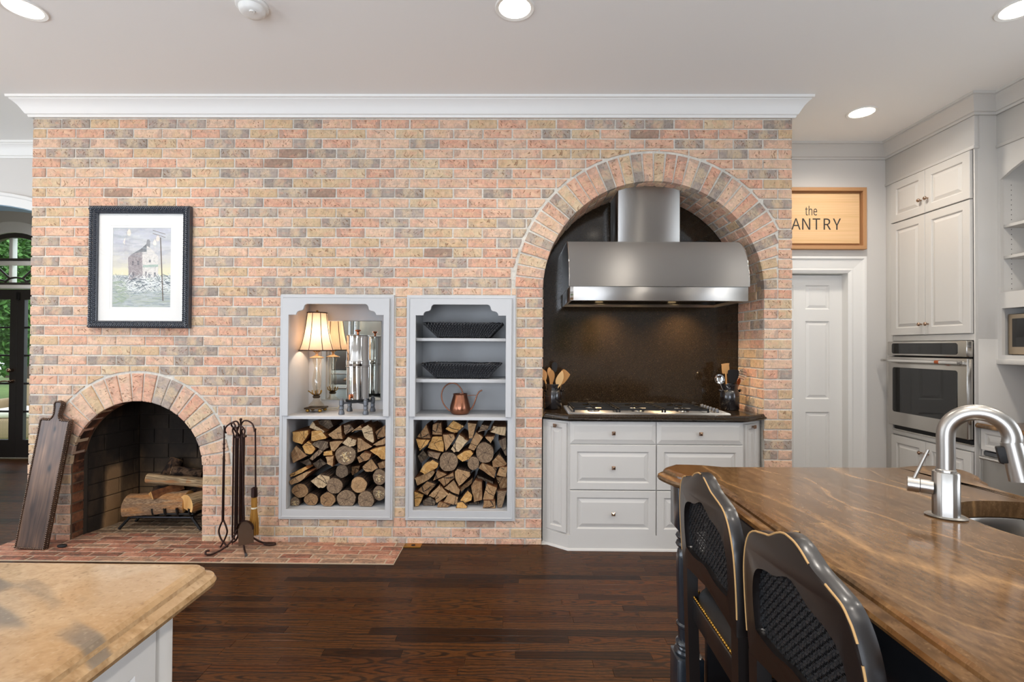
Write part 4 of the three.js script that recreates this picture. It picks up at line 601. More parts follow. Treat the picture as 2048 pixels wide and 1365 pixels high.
// bar stools
{
  const black = phys(0x0f0c0b, 0.34, { clearcoat: 0.55, clearcoatRoughness: 0.22 }), flat = phys(0x120c0a, 0.4, { clearcoat: 0.5, clearcoatRoughness: 0.22 }), worn = std(0xb08a58, 0.7), leather = phys(0x121110, 0.38, {}), cane = std(0x17181a, 0.5), nail = METAL.brass;
  const outer = (y0) => [[-0.2, y0], [-0.206, 0.72], [-0.207, 0.8], [-0.202, 0.86], [-0.185, 0.91], [-0.158, 0.942], [-0.12, 0.955], [-0.075, 0.966], [-0.035, 0.986], [0, 0.993]];
  const sym = (h) => [...h, ...h.slice(0, -1).reverse().map(([x, y]) => [-x, y])];
  const curve = (pts, n) => new THREE.SplineCurve(pts.map(([x, y]) => new THREE.Vector2(x, y))).getPoints(n).map((p) => [p.x, p.y]);
  const hole = sym([[-0.152, 0.725], [-0.163, 0.74], [-0.168, 0.79], [-0.162, 0.84], [-0.142, 0.872], [-0.105, 0.888], [-0.06, 0.896], [0, 0.918]]);
  function makeStool(label, x, z, turn) {
    const t = thing('bar_stool', label, 'stool', [x, 0, z], turn, 'bar stools along the island');
    const lean = (g) => g.translate(0, -0.6, 0).rotateZ(R(3)).translate(0, 0.62, 0), toX = (g) => g.rotateY(Math.PI / 2);   // shapes are drawn in (sideways, up) and stand across x
    const frame = new THREE.Shape(); const o = curve(sym(outer(0.66)), 70); frame.setFromPoints([...o, [0.2, 0.655], [0.12, 0.668], [0, 0.682], [-0.12, 0.668], [-0.2, 0.655]].map(([a, b]) => new THREE.Vector2(a, b)));
    frame.holes.push(new THREE.Path(curve([...hole, [0.08, 0.722], [0, 0.735], [-0.08, 0.722], [-0.152, 0.725]], 60).map(([a, b]) => new THREE.Vector2(a, b))));
    const back = part(t, 'back_frame', lean(boxUV(crease(toX(extrude(frame, 0.034, 0.005)).translate(-0.017, 0, 0), 30))), flat);
    // paint rubbed through to the wood along the edges
    const r = rng(Math.round(z * 100)), edge = [];
    for (const [off, keep] of [[-0.0155, 0.86], [0.0155, 0.6]]) { let run = []; o.forEach(([a, b], i) => { const on = b > 0.7 && noise(i * 0.17 + off * 900 + z * 7, 3.5) > (keep > 0.7 ? 0.28 : 0.52); if (on) run.push([off, b - 0.0008 + (r() - 0.5) * 0.0012, -a * 0.998]); if (!on || i === o.length - 1) { if (run.length > 2) edge.push(tube(run, 0.0022, run.length * 2, 5)); run = []; } }); }
    const e = part(back, 'worn_edge', lean(merge(edge)), worn); e.userData.label = 'paint rubbed through to bare wood';
    // woven cane
    const weave = [], inside = (a, b) => { let c = false; for (let i = 0, j = hole.length - 1; i < hole.length; j = i++) { const [xi, yi] = hole[i], [xj, yj] = hole[j]; if ((yi > b) !== (yj > b) && a < (xj - xi) * (b - yi) / (yj - yi) + xi) c = !c; } return c; }, p = 0.0088;
    const strand = (from, dir, n, ph, w) => { let run = []; const flush = () => { if (run.length > 2) { const A = [], B = []; run.forEach(([a, b, d]) => { A.push(V3(d, b + dir[0] * w, -(a - dir[1] * w))); B.push(V3(d, b - dir[0] * w, -(a + dir[1] * w))); }); weave.push(loft([A, B], { closed: false, smooth: false })); } run = []; }; for (let i = 0; i <= n; i++) { const a = from[0] + dir[0] * i * p / 2, b = from[1] + dir[1] * i * p / 2; if (inside(a, b)) run.push([a, b, Math.cos(Math.PI * (i / 2 + ph)) * 0.0016]); else flush(); } flush(); };
    for (let k = 0; k < 42; k++) strand([-0.18 + k * p, 0.71], [0, 1], 52, k, 0.0026); for (let k = 0; k < 26; k++) strand([-0.18, 0.71 + k * p], [1, 0], 84, k + 1, 0.0026);
    for (let k = 0; k < 64; k++) { strand([-0.4 + k * p, 0.71], [0.7071, 0.7071], 80, k + 0.5, 0.0013); strand([0.4 - k * p, 0.71], [-0.7071, 0.7071], 80, k + 0.5, 0.0013); }
    part(t, 'cane_panel', lean(merge(weave)), cane).userData.kind = 'stuff';
    for (const s of [-1, 1]) { part(t, 'leg', merge([loft([[0.012, 0.001, 0.014], [0.008, 0.3, 0.017], [0, 0.56, 0.019], [-0.002, 0.68, 0.02]].map(([dx, y, w]) => [V3(dx - 0.016, y, s * 0.184 - w), V3(dx + 0.016, y, s * 0.184 - w), V3(dx + 0.016, y, s * 0.184 + w), V3(dx - 0.016, y, s * 0.184 + w)]), { capA: true, capB: true, smooth: false })]), flat);
      part(t, 'leg', loft([[0.385, 0.001, 0.012], [0.385, 0.3, 0.015], [0.38, 0.54, 0.021]].map(([dx, y, w]) => [V3(dx - w, y, s * 0.185 - w), V3(dx + w, y, s * 0.185 - w), V3(dx + w, y, s * 0.185 + w), V3(dx - w, y, s * 0.185 + w)]), { capA: true, capB: true, smooth: false }), flat);
      part(t, 'seat_rail', boxAt(0.015, 0.4, 0.52, 0.585, s * 0.19 - 0.012, s * 0.19 + 0.012, 0.004), flat); part(t, 'stretcher', rod([0, 0.26, s * 0.184], [0.385, 0.22, s * 0.184], 0.011), flat); }
    part(t, 'seat_rail', boxAt(0.0, 0.028, 0.52, 0.585, -0.19, 0.19, 0.004), flat); part(t, 'seat_rail', boxAt(0.385, 0.41, 0.52, 0.585, -0.2, 0.2, 0.004), flat); part(t, 'footrest', rod([0.385, 0.2, -0.184], [0.385, 0.2, 0.184], 0.012), flat);
    const cush = [[0, 0.583], [0, 0.596], [0.004, 0.606], [0.018, 0.625], [0.05, 0.64], [0.11, 0.648], [0.17, 0.65]].map(([s, y]) => { const q = []; for (let k = 0; k < 32; k++) { const a = Math.PI * 2 * k / 32, c = Math.cos(a), d = Math.sin(a), ex = 0.32; q.push(V3(0.205 + (0.2 - s) * Math.sign(c) * Math.abs(c) ** ex, y, -(0.198 - s) * Math.sign(d) * Math.abs(d) ** ex)); } return q; });
    part(t, 'seat_cushion', loft(cush, { capA: true, capB: true, deg: 50 }), leather);
    const nails = []; for (let k = 0; k <= 32; k++) nails.push(ball(0.005, 0.59, -0.188 + k * 0.01175, 0.0046, 8, 6)); for (const s of [-1, 1]) for (let k = 1; k < 32; k++) nails.push(ball(0.005 + k * 0.0122, 0.59, s * 0.199, 0.0046, 8, 6));
    part(t, 'nail_trim', merge(nails), nail).userData.kind = 'stuff';
    return t;
  }
  makeStool('worn black cane-back bar stool farther along the island, beside the turned post', 0.542, 2.055, R(-1));
  makeStool('worn black cane-back bar stool nearest the lens at the island', 0.54, 2.505, R(-1));
}
// oven wall: everything on this face is laid out along local x (towards the lens) and y
{
  const t = thing('oven_cabinet', 'tall white built-in cabinet around the wall oven', 'cabinet', [3.07, 0, 0], -Math.PI / 2);
  const side = boxAt(-0.75, 0.06, 0.1, 0.72, -0.6, -0.021, 0.001); part(t, 'carcass', side, CABS); part(t, 'carcass', boxAt(-0.75, 0.06, 1.425, 3.04, -0.6, -0.021, 0.001), CABS); part(t, 'carcass', boxAt(-0.75, -0.69, 0.72, 1.425, -0.6, -0.021, 0.001), CABS); part(t, 'carcass', boxAt(0.045, 0.06, 0.1, 1.425, -0.6, -0.021, 0.001), CABS); part(t, 'back', boxAt(-0.69, 0.045, 0.72, 1.425, -0.6, -0.58, 0.001), CABS);
  part(t, 'face_frame', boxAt(-0.749, -0.674, 0.1, 2.71, -0.022, 0, 0.002), CABS); part(t, 'face_frame', boxAt(0.049, 0.06, 0.1, 2.71, -0.022, 0, 0.002), CABS); part(t, 'rail', boxAt(-0.674, 0.049, 1.416, 1.46, -0.022, -0.001, 0.002), CABS); part(t, 'rail', boxAt(-0.674, 0.049, 0.665, 0.7, -0.022, -0.001, 0.002), CABS); part(t, 'plinth', boxAt(-0.749, 0.06, 0.002, 0.1, -0.6, -0.04, 0.001), CABS);
  part(t, 'fascia', boxAt(-0.749, 0.062, 2.72, 2.93, -0.03, 0.004, 0.002), CABS); part(t, 'bead', boxAt(-0.749, 0.068, 2.706, 2.728, -0.03, 0.012, 0.005), CABS);
  const L = -0.671, M = -0.329, N = 0.047;
  for (const [y0, y1, ky] of [[2.376, 2.7, -0.06], [1.463, 2.368, -0.375], [0.115, 0.66, 0.185]]) { const h = y1 - y0, y = (y0 + y1) / 2; doorOn(t, 'cabinet_door', M - L - 0.003, h, [(L + M) / 2, y, 0.02], 0, [(M - L) / 2 - 0.03, ky], { rail: 0.056 }); doorOn(t, 'cabinet_door', N - M - 0.003, h, [(M + N) / 2, y, 0.02], 0, [-(N - M) / 2 + 0.03, ky], { rail: 0.056 }); }
  // wall oven
  const o = thing('wall_oven', 'stainless single wall oven with dark glass and a bar handle', 'oven', [3.07, 0, 0], -Math.PI / 2);
  const S = phys(0xc4c0ba, 0.24, { metalness: 1, anisotropy: 0.5 }), W = 0.716, X = (L + N) / 2;
  part(o, 'body', boxAt(-0.66, 0.035, 0.738, 1.4, -0.56, 0, 0.002), METAL.iron);
  const pane = (w, h, x, y, z) => { const s = new THREE.Shape(), r = 0.018; s.moveTo(-w / 2 + r, -h / 2); s.lineTo(w / 2 - r, -h / 2); s.absarc(w / 2 - r, -h / 2 + r, r, -Math.PI / 2, 0); s.lineTo(w / 2, h / 2 - r); s.absarc(w / 2 - r, h / 2 - r, r, 0, Math.PI / 2); s.lineTo(-w / 2 + r, h / 2); s.absarc(-w / 2 + r, h / 2 - r, r, Math.PI / 2, Math.PI); s.lineTo(-w / 2, -h / 2 + r); s.absarc(-w / 2 + r, -h / 2 + r, r, Math.PI, Math.PI * 1.5); return boxUV(extrude(s, 0.004, 0.001)).translate(x, y, z); };
  const cp = part(o, 'control_panel', boxAt(L, N, 1.302, 1.412, 0, 0.046, 0.004), S); part(cp, 'display_glass', pane(0.6, 0.082, X - 0.01, 1.357, 0.0455), GLASS.dark);
  const dr = part(o, 'oven_door', boxAt(L, N, 0.745, 1.292, 0, 0.042, 0.005), S); part(dr, 'window_glass', pane(0.59, 0.355, X - 0.012, 1.03, 0.0415), GLASS.dark);
  const hd = part(o, 'handle', rod([L - 0.005, 1.262, 0.088], [N - 0.015, 1.262, 0.088], 0.0125, 0.0125, 16), METAL.polished); for (const x of [L + 0.02, N - 0.04]) part(hd, 'handle_mount', boxAt(x - 0.022, x + 0.022, 1.25, 1.274, 0.04, 0.093, 0.005), S); part(hd, 'copper_band', rod([N - 0.2, 1.262, 0.088], [N - 0.165, 1.262, 0.088], 0.0134, 0.0134, 16), std(0xb5623a, 0.35, { metalness: 0.8 }));
  part(o, 'vent', boxAt(L + 0.02, N - 0.005, 0.712, 0.737, -0.02, 0.004, 0.001), METAL.castIron); part(o, 'vent_trim', boxAt(L - 0.002, N + 0.002, 0.7, 0.711, -0.02, 0.008, 0.001), S);
}
// hutch beside it, towards the lens
{
  const h = thing('wall_hutch', 'white hutch with arched open shelves above a microwave nook', 'cabinet', [3.22, 0, 0.06], -Math.PI / 2), Wd = 1.3, D = 0.33;
  const s = shapeOf([[0, 1.272], [Wd, 1.272], [Wd, 2.72], [0, 2.72]]), arch = [[0.022, 1.735], [Wd - 0.05, 1.735], [Wd - 0.05, 2.5]]; for (let k = 0; k <= 16; k++) { const u = k / 16; arch.push([lerp(Wd - 0.05, 0.022, u), 2.49 + 0.16 * Math.sin(Math.PI * u) ** 0.8]); }
  s.holes.push(new THREE.Path(arch.map(([x, y]) => new THREE.Vector2(x, y)))); s.holes.push(new THREE.Path([[0.028, 1.318], [0.7, 1.318], [0.7, 1.628], [0.028, 1.628]].map(([x, y]) => new THREE.Vector2(x, y))));
  part(h, 'face_frame', boxUV(extrude(s, 0.02).translate(0, 0, -0.02)), CABS);
  part(h, 'side_panel', boxAt(0.002, 0.018, 1.272, 3.04, -D, -0.02, 0.001), CABS); part(h, 'back', boxAt(0.018, Wd, 1.272, 2.9, -D - 0.015, -D, 0.001), CABS);
  for (const [y, t] of [[1.958, 0.02], [2.166, 0.02], [1.705, 0.026], [1.63, 0.02], [1.29, 0.024]]) part(h, 'shelf', boxAt(0.019, Wd - 0.02, y, y + t, -D + 0.002, -0.022, 0.002), CABS);
  part(h, 'base_moulding', boxAt(-0.004, Wd, 1.255, 1.29, -D, 0.012, 0.006), CABS); part(h, 'fascia', boxAt(0.0, Wd, 2.71, 2.93, -0.02, 0.004, 0.002), CABS); part(h, 'bead', boxAt(0, Wd, 2.706, 2.728, -0.02, 0.012, 0.005), CABS);
  for (let k = 0; k < 22; k++) part(h, 'shelf_hole', new THREE.CylinderGeometry(0.0028, 0.0028, 0.001, 8).rotateX(Math.PI / 2).rotateY(Math.PI / 2).translate(0.0183, 1.76 + k * 0.033, -0.075), METAL.castIron);
  const m = thing('microwave', 'stainless microwave with dark glass in the nook of the white hutch', 'microwave', [3.26, 0, 0.1], -Math.PI / 2);
  part(m, 'body', boxAt(0, 0.5, 1.315, 1.59, -0.26, -0.01, 0.004), METAL.iron); const md = part(m, 'door', boxAt(0, 0.5, 1.322, 1.588, -0.01, 0.012, 0.004), phys(0xc4b29a, 0.26, { metalness: 1 })); part(md, 'window_glass', boxAt(0.03, 0.35, 1.372, 1.558, 0.012, 0.015, 0.002), GLASS.dark); for (const x of [0.04, 0.45]) part(m, 'foot', boxAt(x, x + 0.03, 1.3145, 1.32, -0.2, -0.02, 0.001), METAL.castIron);
  // base units and stone
  const b = thing('base_cabinet', 'white base cabinet with a knobbed drawer beyond the island faucet', 'cabinet', [3.08, 0, 0.06], -Math.PI / 2);
  part(b, 'carcass', boxAt(0.012, 0.03, 0.1, 0.83, -0.6, -0.021, 0.001), CABS); part(b, 'carcass', boxAt(0.012, 1.4, 0.69, 0.83, -0.6, -0.021, 0.001), CABS); doorOn(b, 'drawer', 0.62, 0.14, [0.335, 0.762, 0], 0, [0, 0.01], { rail: 0.03 });
  const d = thing('dishwasher', 'stainless dishwasher front under the white drawer beyond the faucet', 'dishwasher', [3.08, 0, 0.095], -Math.PI / 2);
  part(d, 'door', boxAt(0, 0.6, 0.1, 0.655, -0.5, 0, 0.004), METAL.steel); part(d, 'top_strip', boxAt(0, 0.6, 0.658, 0.682, -0.5, -0.008, 0.002), METAL.grey); part(d, 'handle', rod([0.02, 0.645, 0.03], [0.58, 0.645, 0.03], 0.011), METAL.polished); for (const x of [0.04, 0.56]) part(d, 'handle_mount', rod([x, 0.645, 0], [x, 0.645, 0.03], 0.008), METAL.steel);
  const out = [[3.05, 0.085], [3.06, 0.066], [3.7, 0.066], [3.7, 1.5], [3.05, 1.5]]; tag(part(scene, 'stone_top', stoneTop(out, [[0.01, 0.834], [0.002, 0.838], [0, 0.848], [0.003, 0.859], [0.01, 0.866], [0.016, 0.867]]), STONE.brown), 'brown granite counter below the white hutch by the oven', 'countertop');
}

// ================================================================ NICHES IN THE BRICK AND WHAT STANDS IN THEM
function nicheUnit(x0, x1, label, withShelves) {
  const w = x1 - x0, xc = (x0 + x1) / 2, t = thing('built_in_niche', label, 'cabinet', [xc, 0, 0]), y0 = 0.165, y1 = 1.706, D = 0.37, m = PAINT.niche, sh = 0.866;
  const frame = shapeOf([[-w / 2, y0], [w / 2, y0], [w / 2, y1], [-w / 2, y1]]); const iw = w / 2 - 0.052; frame.holes.push(new THREE.Path([[-iw, 0.232], [iw, 0.232], [iw, 0.85], [-iw, 0.85]].map(([x, y]) => new THREE.Vector2(x, y)))); frame.holes.push(new THREE.Path([[-iw, 0.87], [iw, 0.87], [iw, 1.66], [-iw, 1.66]].map(([x, y]) => new THREE.Vector2(x, y))));
  part(t, 'casing', boxUV(extrude(frame, 0.028, 0.002).translate(0, 0, -0.008)), m);
  part(t, 'bead', loft([rectRing(w, y1 - y0, 0.012, 0.0195), rectRing(w, y1 - y0, 0.014, 0.0235), rectRing(w, y1 - y0, 0.02, 0.0235), rectRing(w, y1 - y0, 0.022, 0.0195)], { smooth: false }).translate(0, (y0 + y1) / 2, 0), m);
  // valance and stiles of the upper half, standing proud
  const o = w / 2 - 0.026, i = w / 2 - 0.066, v = new THREE.Shape([[-o, 0.874], [-i, 0.874], [-i, 1.565]].map(([x, y]) => new THREE.Vector2(x, y)));
  const a = i - 0.052; v.lineTo(-a, 1.565); v.quadraticCurveTo(-a + 0.002, 1.592, -a + 0.03, 1.594); v.quadraticCurveTo(-a + 0.048, 1.596, -a + 0.052, 1.614); v.quadraticCurveTo(-a + 0.056, 1.64, -a + 0.078, 1.64); v.lineTo(a - 0.078, 1.64); v.quadraticCurveTo(a - 0.056, 1.64, a - 0.052, 1.614); v.quadraticCurveTo(a - 0.048, 1.596, a - 0.03, 1.594); v.quadraticCurveTo(a - 0.002, 1.592, a, 1.565); v.lineTo(i, 1.565); v.lineTo(i, 0.874); v.lineTo(o, 0.874); v.lineTo(o, 1.679); v.lineTo(-o, 1.679);
  part(t, 'valance', boxUV(extrude(v, 0.02, 0.0025, 8).translate(0, 0, 0.02)), m);
  part(t, 'shelf', boxAt(-iw - 0.03, iw + 0.03, 0.852, 0.872, -D, 0.016, 0.003), m);
  const inM = PAINT.nicheInside, b = w / 2 - 0.012;
  part(t, 'back', boxAt(-b, b, 0.2, 1.7, -D - 0.015, -D, 0.001), inM); for (const s of [-1, 1]) part(t, 'side', boxAt(s * (w / 2 - 0.03) - 0.008, s * (w / 2 - 0.03) + 0.008, 0.2, 1.7, -D, -0.009, 0.001), inM);
  part(t, 'bottom', boxAt(-b, b, 0.2, 0.226, -D, -0.009, 0.001), inM); part(t, 'top', boxAt(-b, b, 1.68, 1.7, -D, -0.009, 0.001), inM);
  if (withShelves) for (const [y, e] of [[1.391, 0.021], [1.104, 0.024]]) part(t, 'shelf', boxAt(-w / 2 + 0.039, w / 2 - 0.039, y, y + e, -D + 0.001, -0.012, 0.003), m);
  return t;
}
nicheUnit(-1.628, -0.845, 'grey painted niche cabinet with scalloped valance, holding the lit lamp above stacked firewood', false);
nicheUnit(-0.757, -0.01, 'grey painted niche cabinet with two open shelves of dark baskets above stacked firewood', true);
// mirror panel at the back of the first
{
  const t = thing('mirror_panel', 'frameless mirror behind the lamp and steel water urn', 'mirror', [-1.262, 1.243, -0.367]);
  part(t, 'mirror_glass', nested(0.46, 0.605, [[0, 0], [0, 0.004], [0.004, 0.006]], true, true), std(0xe6ebe8, 0.02, { metalness: 1 }));
}
// table lamp
{
  const t = thing('table_lamp', 'lit table lamp with a ribbed bell shade on a cut glass stem', 'lamp', [-1.462, 0.8725, -0.2]);
  const G = phys(0xf6f1e8, 0.03, { transmission: 1, thickness: 0, ior: 1.6 }), gold = std(0xa9823f, 0.35, { metalness: 1 }), old = std(0x5a4a3a, 0.5, { metalness: 0.8 });
  const facet = (pts, n) => crease(lathe(pts, n), 12);
  for (const [x, z] of [[-0.045, 0.045], [0.045, 0.045], [-0.045, -0.045], [0.045, -0.045]]) part(t, 'ball_foot', turned([[0, 0.001], [0.013, 0.006], [0.015, 0.014], [0.012, 0.022], [0, 0.026]], 14), gold, [x, 0, z]);
  part(t, 'base_plate', moved(box(0.13, 0.012, 0.13, 0.004), 0, 0.03, 0), old);
  part(t, 'glass_base', facet([[0.001, 0.036], [0.056, 0.036], [0.058, 0.05], [0.046, 0.062], [0.03, 0.078], [0.02, 0.1], [0.001, 0.1]], 8), G);
  part(t, 'collar', turned([[0, 0.1], [0.022, 0.1], [0.026, 0.106], [0.026, 0.114], [0.02, 0.118], [0.024, 0.124], [0.018, 0.13], [0, 0.13]], 20), old);
  for (let k = 0; k < 6; k++) { const a = k * Math.PI / 3 + 0.3, c = Math.cos(a), s = Math.sin(a), big = k === 2; part(t, 'leaf', tube([[0.018 * c, 0.122, 0.018 * s], [0.034 * c, 0.136, 0.034 * s], [(big ? 0.06 : 0.038) * c, 0.156, (big ? 0.06 : 0.038) * s]], 0.0042, 10, 6), gold); }
  part(t, 'glass_stem', facet([[0.001, 0.13], [0.014, 0.132], [0.02, 0.15], [0.03, 0.19], [0.031, 0.22], [0.024, 0.27], [0.018, 0.31], [0.02, 0.34], [0.032, 0.38], [0.036, 0.392], [0.001, 0.392]], 10), G);
  part(t, 'centre_rod', rod([0, 0.128, 0], [0, 0.4, 0], 0.004), METAL.chrome);
  part(t, 'cap', turned([[0, 0.39], [0.05, 0.39], [0.051, 0.396], [0.03, 0.404], [0.014, 0.41], [0.009, 0.42], [0.013, 0.432], [0.013, 0.44], [0, 0.446]], 24), std(0xb79a78, 0.45, { metalness: 0.5 }));
  for (let k = 0; k < 5; k++) { const a = k * 1.2566; part(t, 'leaf', tube([[0, 0.438, 0], [0.018 * Math.cos(a), 0.44, 0.018 * Math.sin(a)], [0.028 * Math.cos(a), 0.447, 0.028 * Math.sin(a)]], 0.004, 8, 6), gold); }
  part(t, 'socket', turned([[0, 0.446], [0.012, 0.446], [0.012, 0.5], [0.009, 0.51], [0, 0.51]], 16), old);
  const prof = [[0.122, 0.447], [0.112, 0.475], [0.099, 0.52], [0.087, 0.575], [0.077, 0.64], [0.07, 0.7], [0.067, 0.722]];
  const shade_ = part(t, 'lamp_shade', turned(prof, 48, 60), phys(0xefd3b8, 0.95, { transmission: 0.5, thickness: 0, side: THREE.DoubleSide, map: rep(paint(256, 256, (u, v) => { const k = 222 + 33 * fbm(u * 120, v * 6, 2, 120, 6); return [k, k, k]; }), 6, 2) }));
  const trimM = std(0x4a382c, 0.8);
  for (let k = 0; k < 8; k++) { const a = k * Math.PI / 4 + 0.08, off = prof.map(([r, y]) => [(r + 0.0012) * Math.cos(a), y, (r + 0.0012) * Math.sin(a)]); part(shade_, 'rib', tube(off, 0.0026, 24, 6), trimM); }
  for (const [r, y] of [[0.1225, 0.448], [0.0675, 0.722]]) part(shade_, 'trim_ring', new THREE.TorusGeometry(r, 0.0042, 8, 48).rotateX(Math.PI / 2).translate(0, y, 0), trimM);
  part(t, 'finial', turned([[0, 0.71], [0.004, 0.712], [0.009, 0.73], [0.006, 0.74], [0, 0.742]], 12), gold);
  part(t, 'bulb', turned([[0, 0.51], [0.012, 0.512], [0.018, 0.53], [0.03, 0.56], [0.03, 0.585], [0.018, 0.61], [0, 0.618]], 20), std(0xfff0d0, 0.4, { emissive: 0xffdfb8, emissiveIntensity: 5 }));
  const l = new THREE.PointLight(0xffe2c4, LAMPL); l.name = 'lamp_light'; l.position.set(-1.462, 0.8725 + 0.57, -0.2); l.shadow.radius = 1.2; l.castShadow = true; scene.add(l);
  const c = tag(part(scene, 'lamp_cord', tube([[-1.43, 0.878, -0.26], [-1.4, 0.878, -0.28], [-1.36, 0.88, -0.26], [-1.34, 0.882, -0.3], [-1.37, 0.884, -0.33], [-1.41, 0.886, -0.3], [-1.38, 0.89, -0.27], [-1.33, 0.894, -0.29], [-1.35, 0.9, -0.34]], 0.0035, 60, 6), phys(0xe8dfc8, 0.35, { transmission: 0.3, thickness: 0 })), 'clear lamp cord coiled behind the glass lamp base', 'cord');
}
// steel water urn on a pipe stand
{
  const t = thing('water_urn', 'polished steel two-chamber water filter urn on a grey pipe stand', 'water filter', [-1.143, 0.8725, -0.13]), P = METAL.polished;
  for (const [x, z] of [[-0.085, 0.07], [0.085, 0.07], [-0.085, -0.1], [0.085, -0.1]]) part(t, 'stand_leg', turned([[0, 0.0005], [0.02, 0.001], [0.021, 0.008], [0.015, 0.032], [0.012, 0.036], [0.015, 0.038], [0.0155, 0.06], [0.012, 0.063], [0.0165, 0.065], [0.017, 0.1], [0.012, 0.104], [0.009, 0.115], [0, 0.117]], 18), METAL.grey, [x, 0, z]);
  for (const [a, b] of [[[-0.085, 0.08, 0.07], [0.085, 0.08, -0.1]], [[0.085, 0.08, 0.07], [-0.085, 0.08, -0.1]]]) part(t, 'stand_pipe', rod(a, b, 0.009), METAL.grey);
  part(t, 'stand_ring', turned([[0.06, 0.087], [0.082, 0.087], [0.084, 0.093], [0.082, 0.1], [0.06, 0.1]], 36), METAL.castIron, [0, 0, -0.015]);
  part(t, 'lower_chamber', turned([[0, 0.1], [0.074, 0.1], [0.0765, 0.104], [0.0765, 0.33], [0.0825, 0.334], [0.0825, 0.338], [0.0775, 0.34], [0, 0.34]], 56, 25), P, [0, 0, -0.015]);
  part(t, 'upper_chamber', turned([[0, 0.34], [0.079, 0.34], [0.0805, 0.346], [0.0805, 0.372], [0.078, 0.382], [0.0765, 0.386], [0.0765, 0.548], [0, 0.548]], 56, 25), P, [0, 0, -0.015]);
  const lid = part(t, 'lid', turned([[0.078, 0.54], [0.079, 0.553], [0.074, 0.559], [0.03, 0.566], [0, 0.568]], 56, 25), P, [0, 0, -0.015]); part(lid, 'lid_knob', turned([[0, 0.567], [0.009, 0.568], [0.008, 0.582], [0.02, 0.59], [0.021, 0.596], [0.012, 0.6], [0, 0.601]], 20), METAL.copper);
  const tap = part(t, 'tap', merge([rod([-0.02, 0.128, 0.058], [-0.024, 0.128, 0.082], 0.012, 0.01, 14), rod([-0.024, 0.14, 0.08], [-0.024, 0.106, 0.086], 0.008, 0.006, 12), turned([[0, 0], [0.015, 0], [0.015, 0.006], [0, 0.008]], 16).rotateX(Math.PI / 2).translate(-0.02, 0.128, 0.058)]), METAL.copper); part(tap, 'tap_lever', moved(box(0.034, 0.007, 0.01, 0.003), -0.012, 0.151, 0.082, 0, 0, 0.2), METAL.chrome);
  // worn lettering etched in the steel, too fine to read
  const etch = canvasTex(128, 96, (g) => { g.clearRect(0, 0, 128, 96); g.strokeStyle = '#fff'; g.fillStyle = '#fff'; g.lineWidth = 4; g.strokeRect(10, 8, 108, 44); g.font = 'bold 30px sans-serif'; g.textAlign = 'center'; g.fillText('IIEII', 64, 42); g.font = '24px sans-serif'; g.fillText('I II', 64, 84); });
  const band = (y) => { const g = new THREE.CylinderGeometry(0.0769, 0.0769, 0.062, 12, 1, true, -0.62, 0.5).translate(0, y, -0.015); return g; };
  const em = std(0xf4f4f2, 0.55, { map: etch, transparent: true, metalness: 0.2 });
  for (const y of [0.49, 0.245]) part(t, 'etched_mark', band(y), em);
}
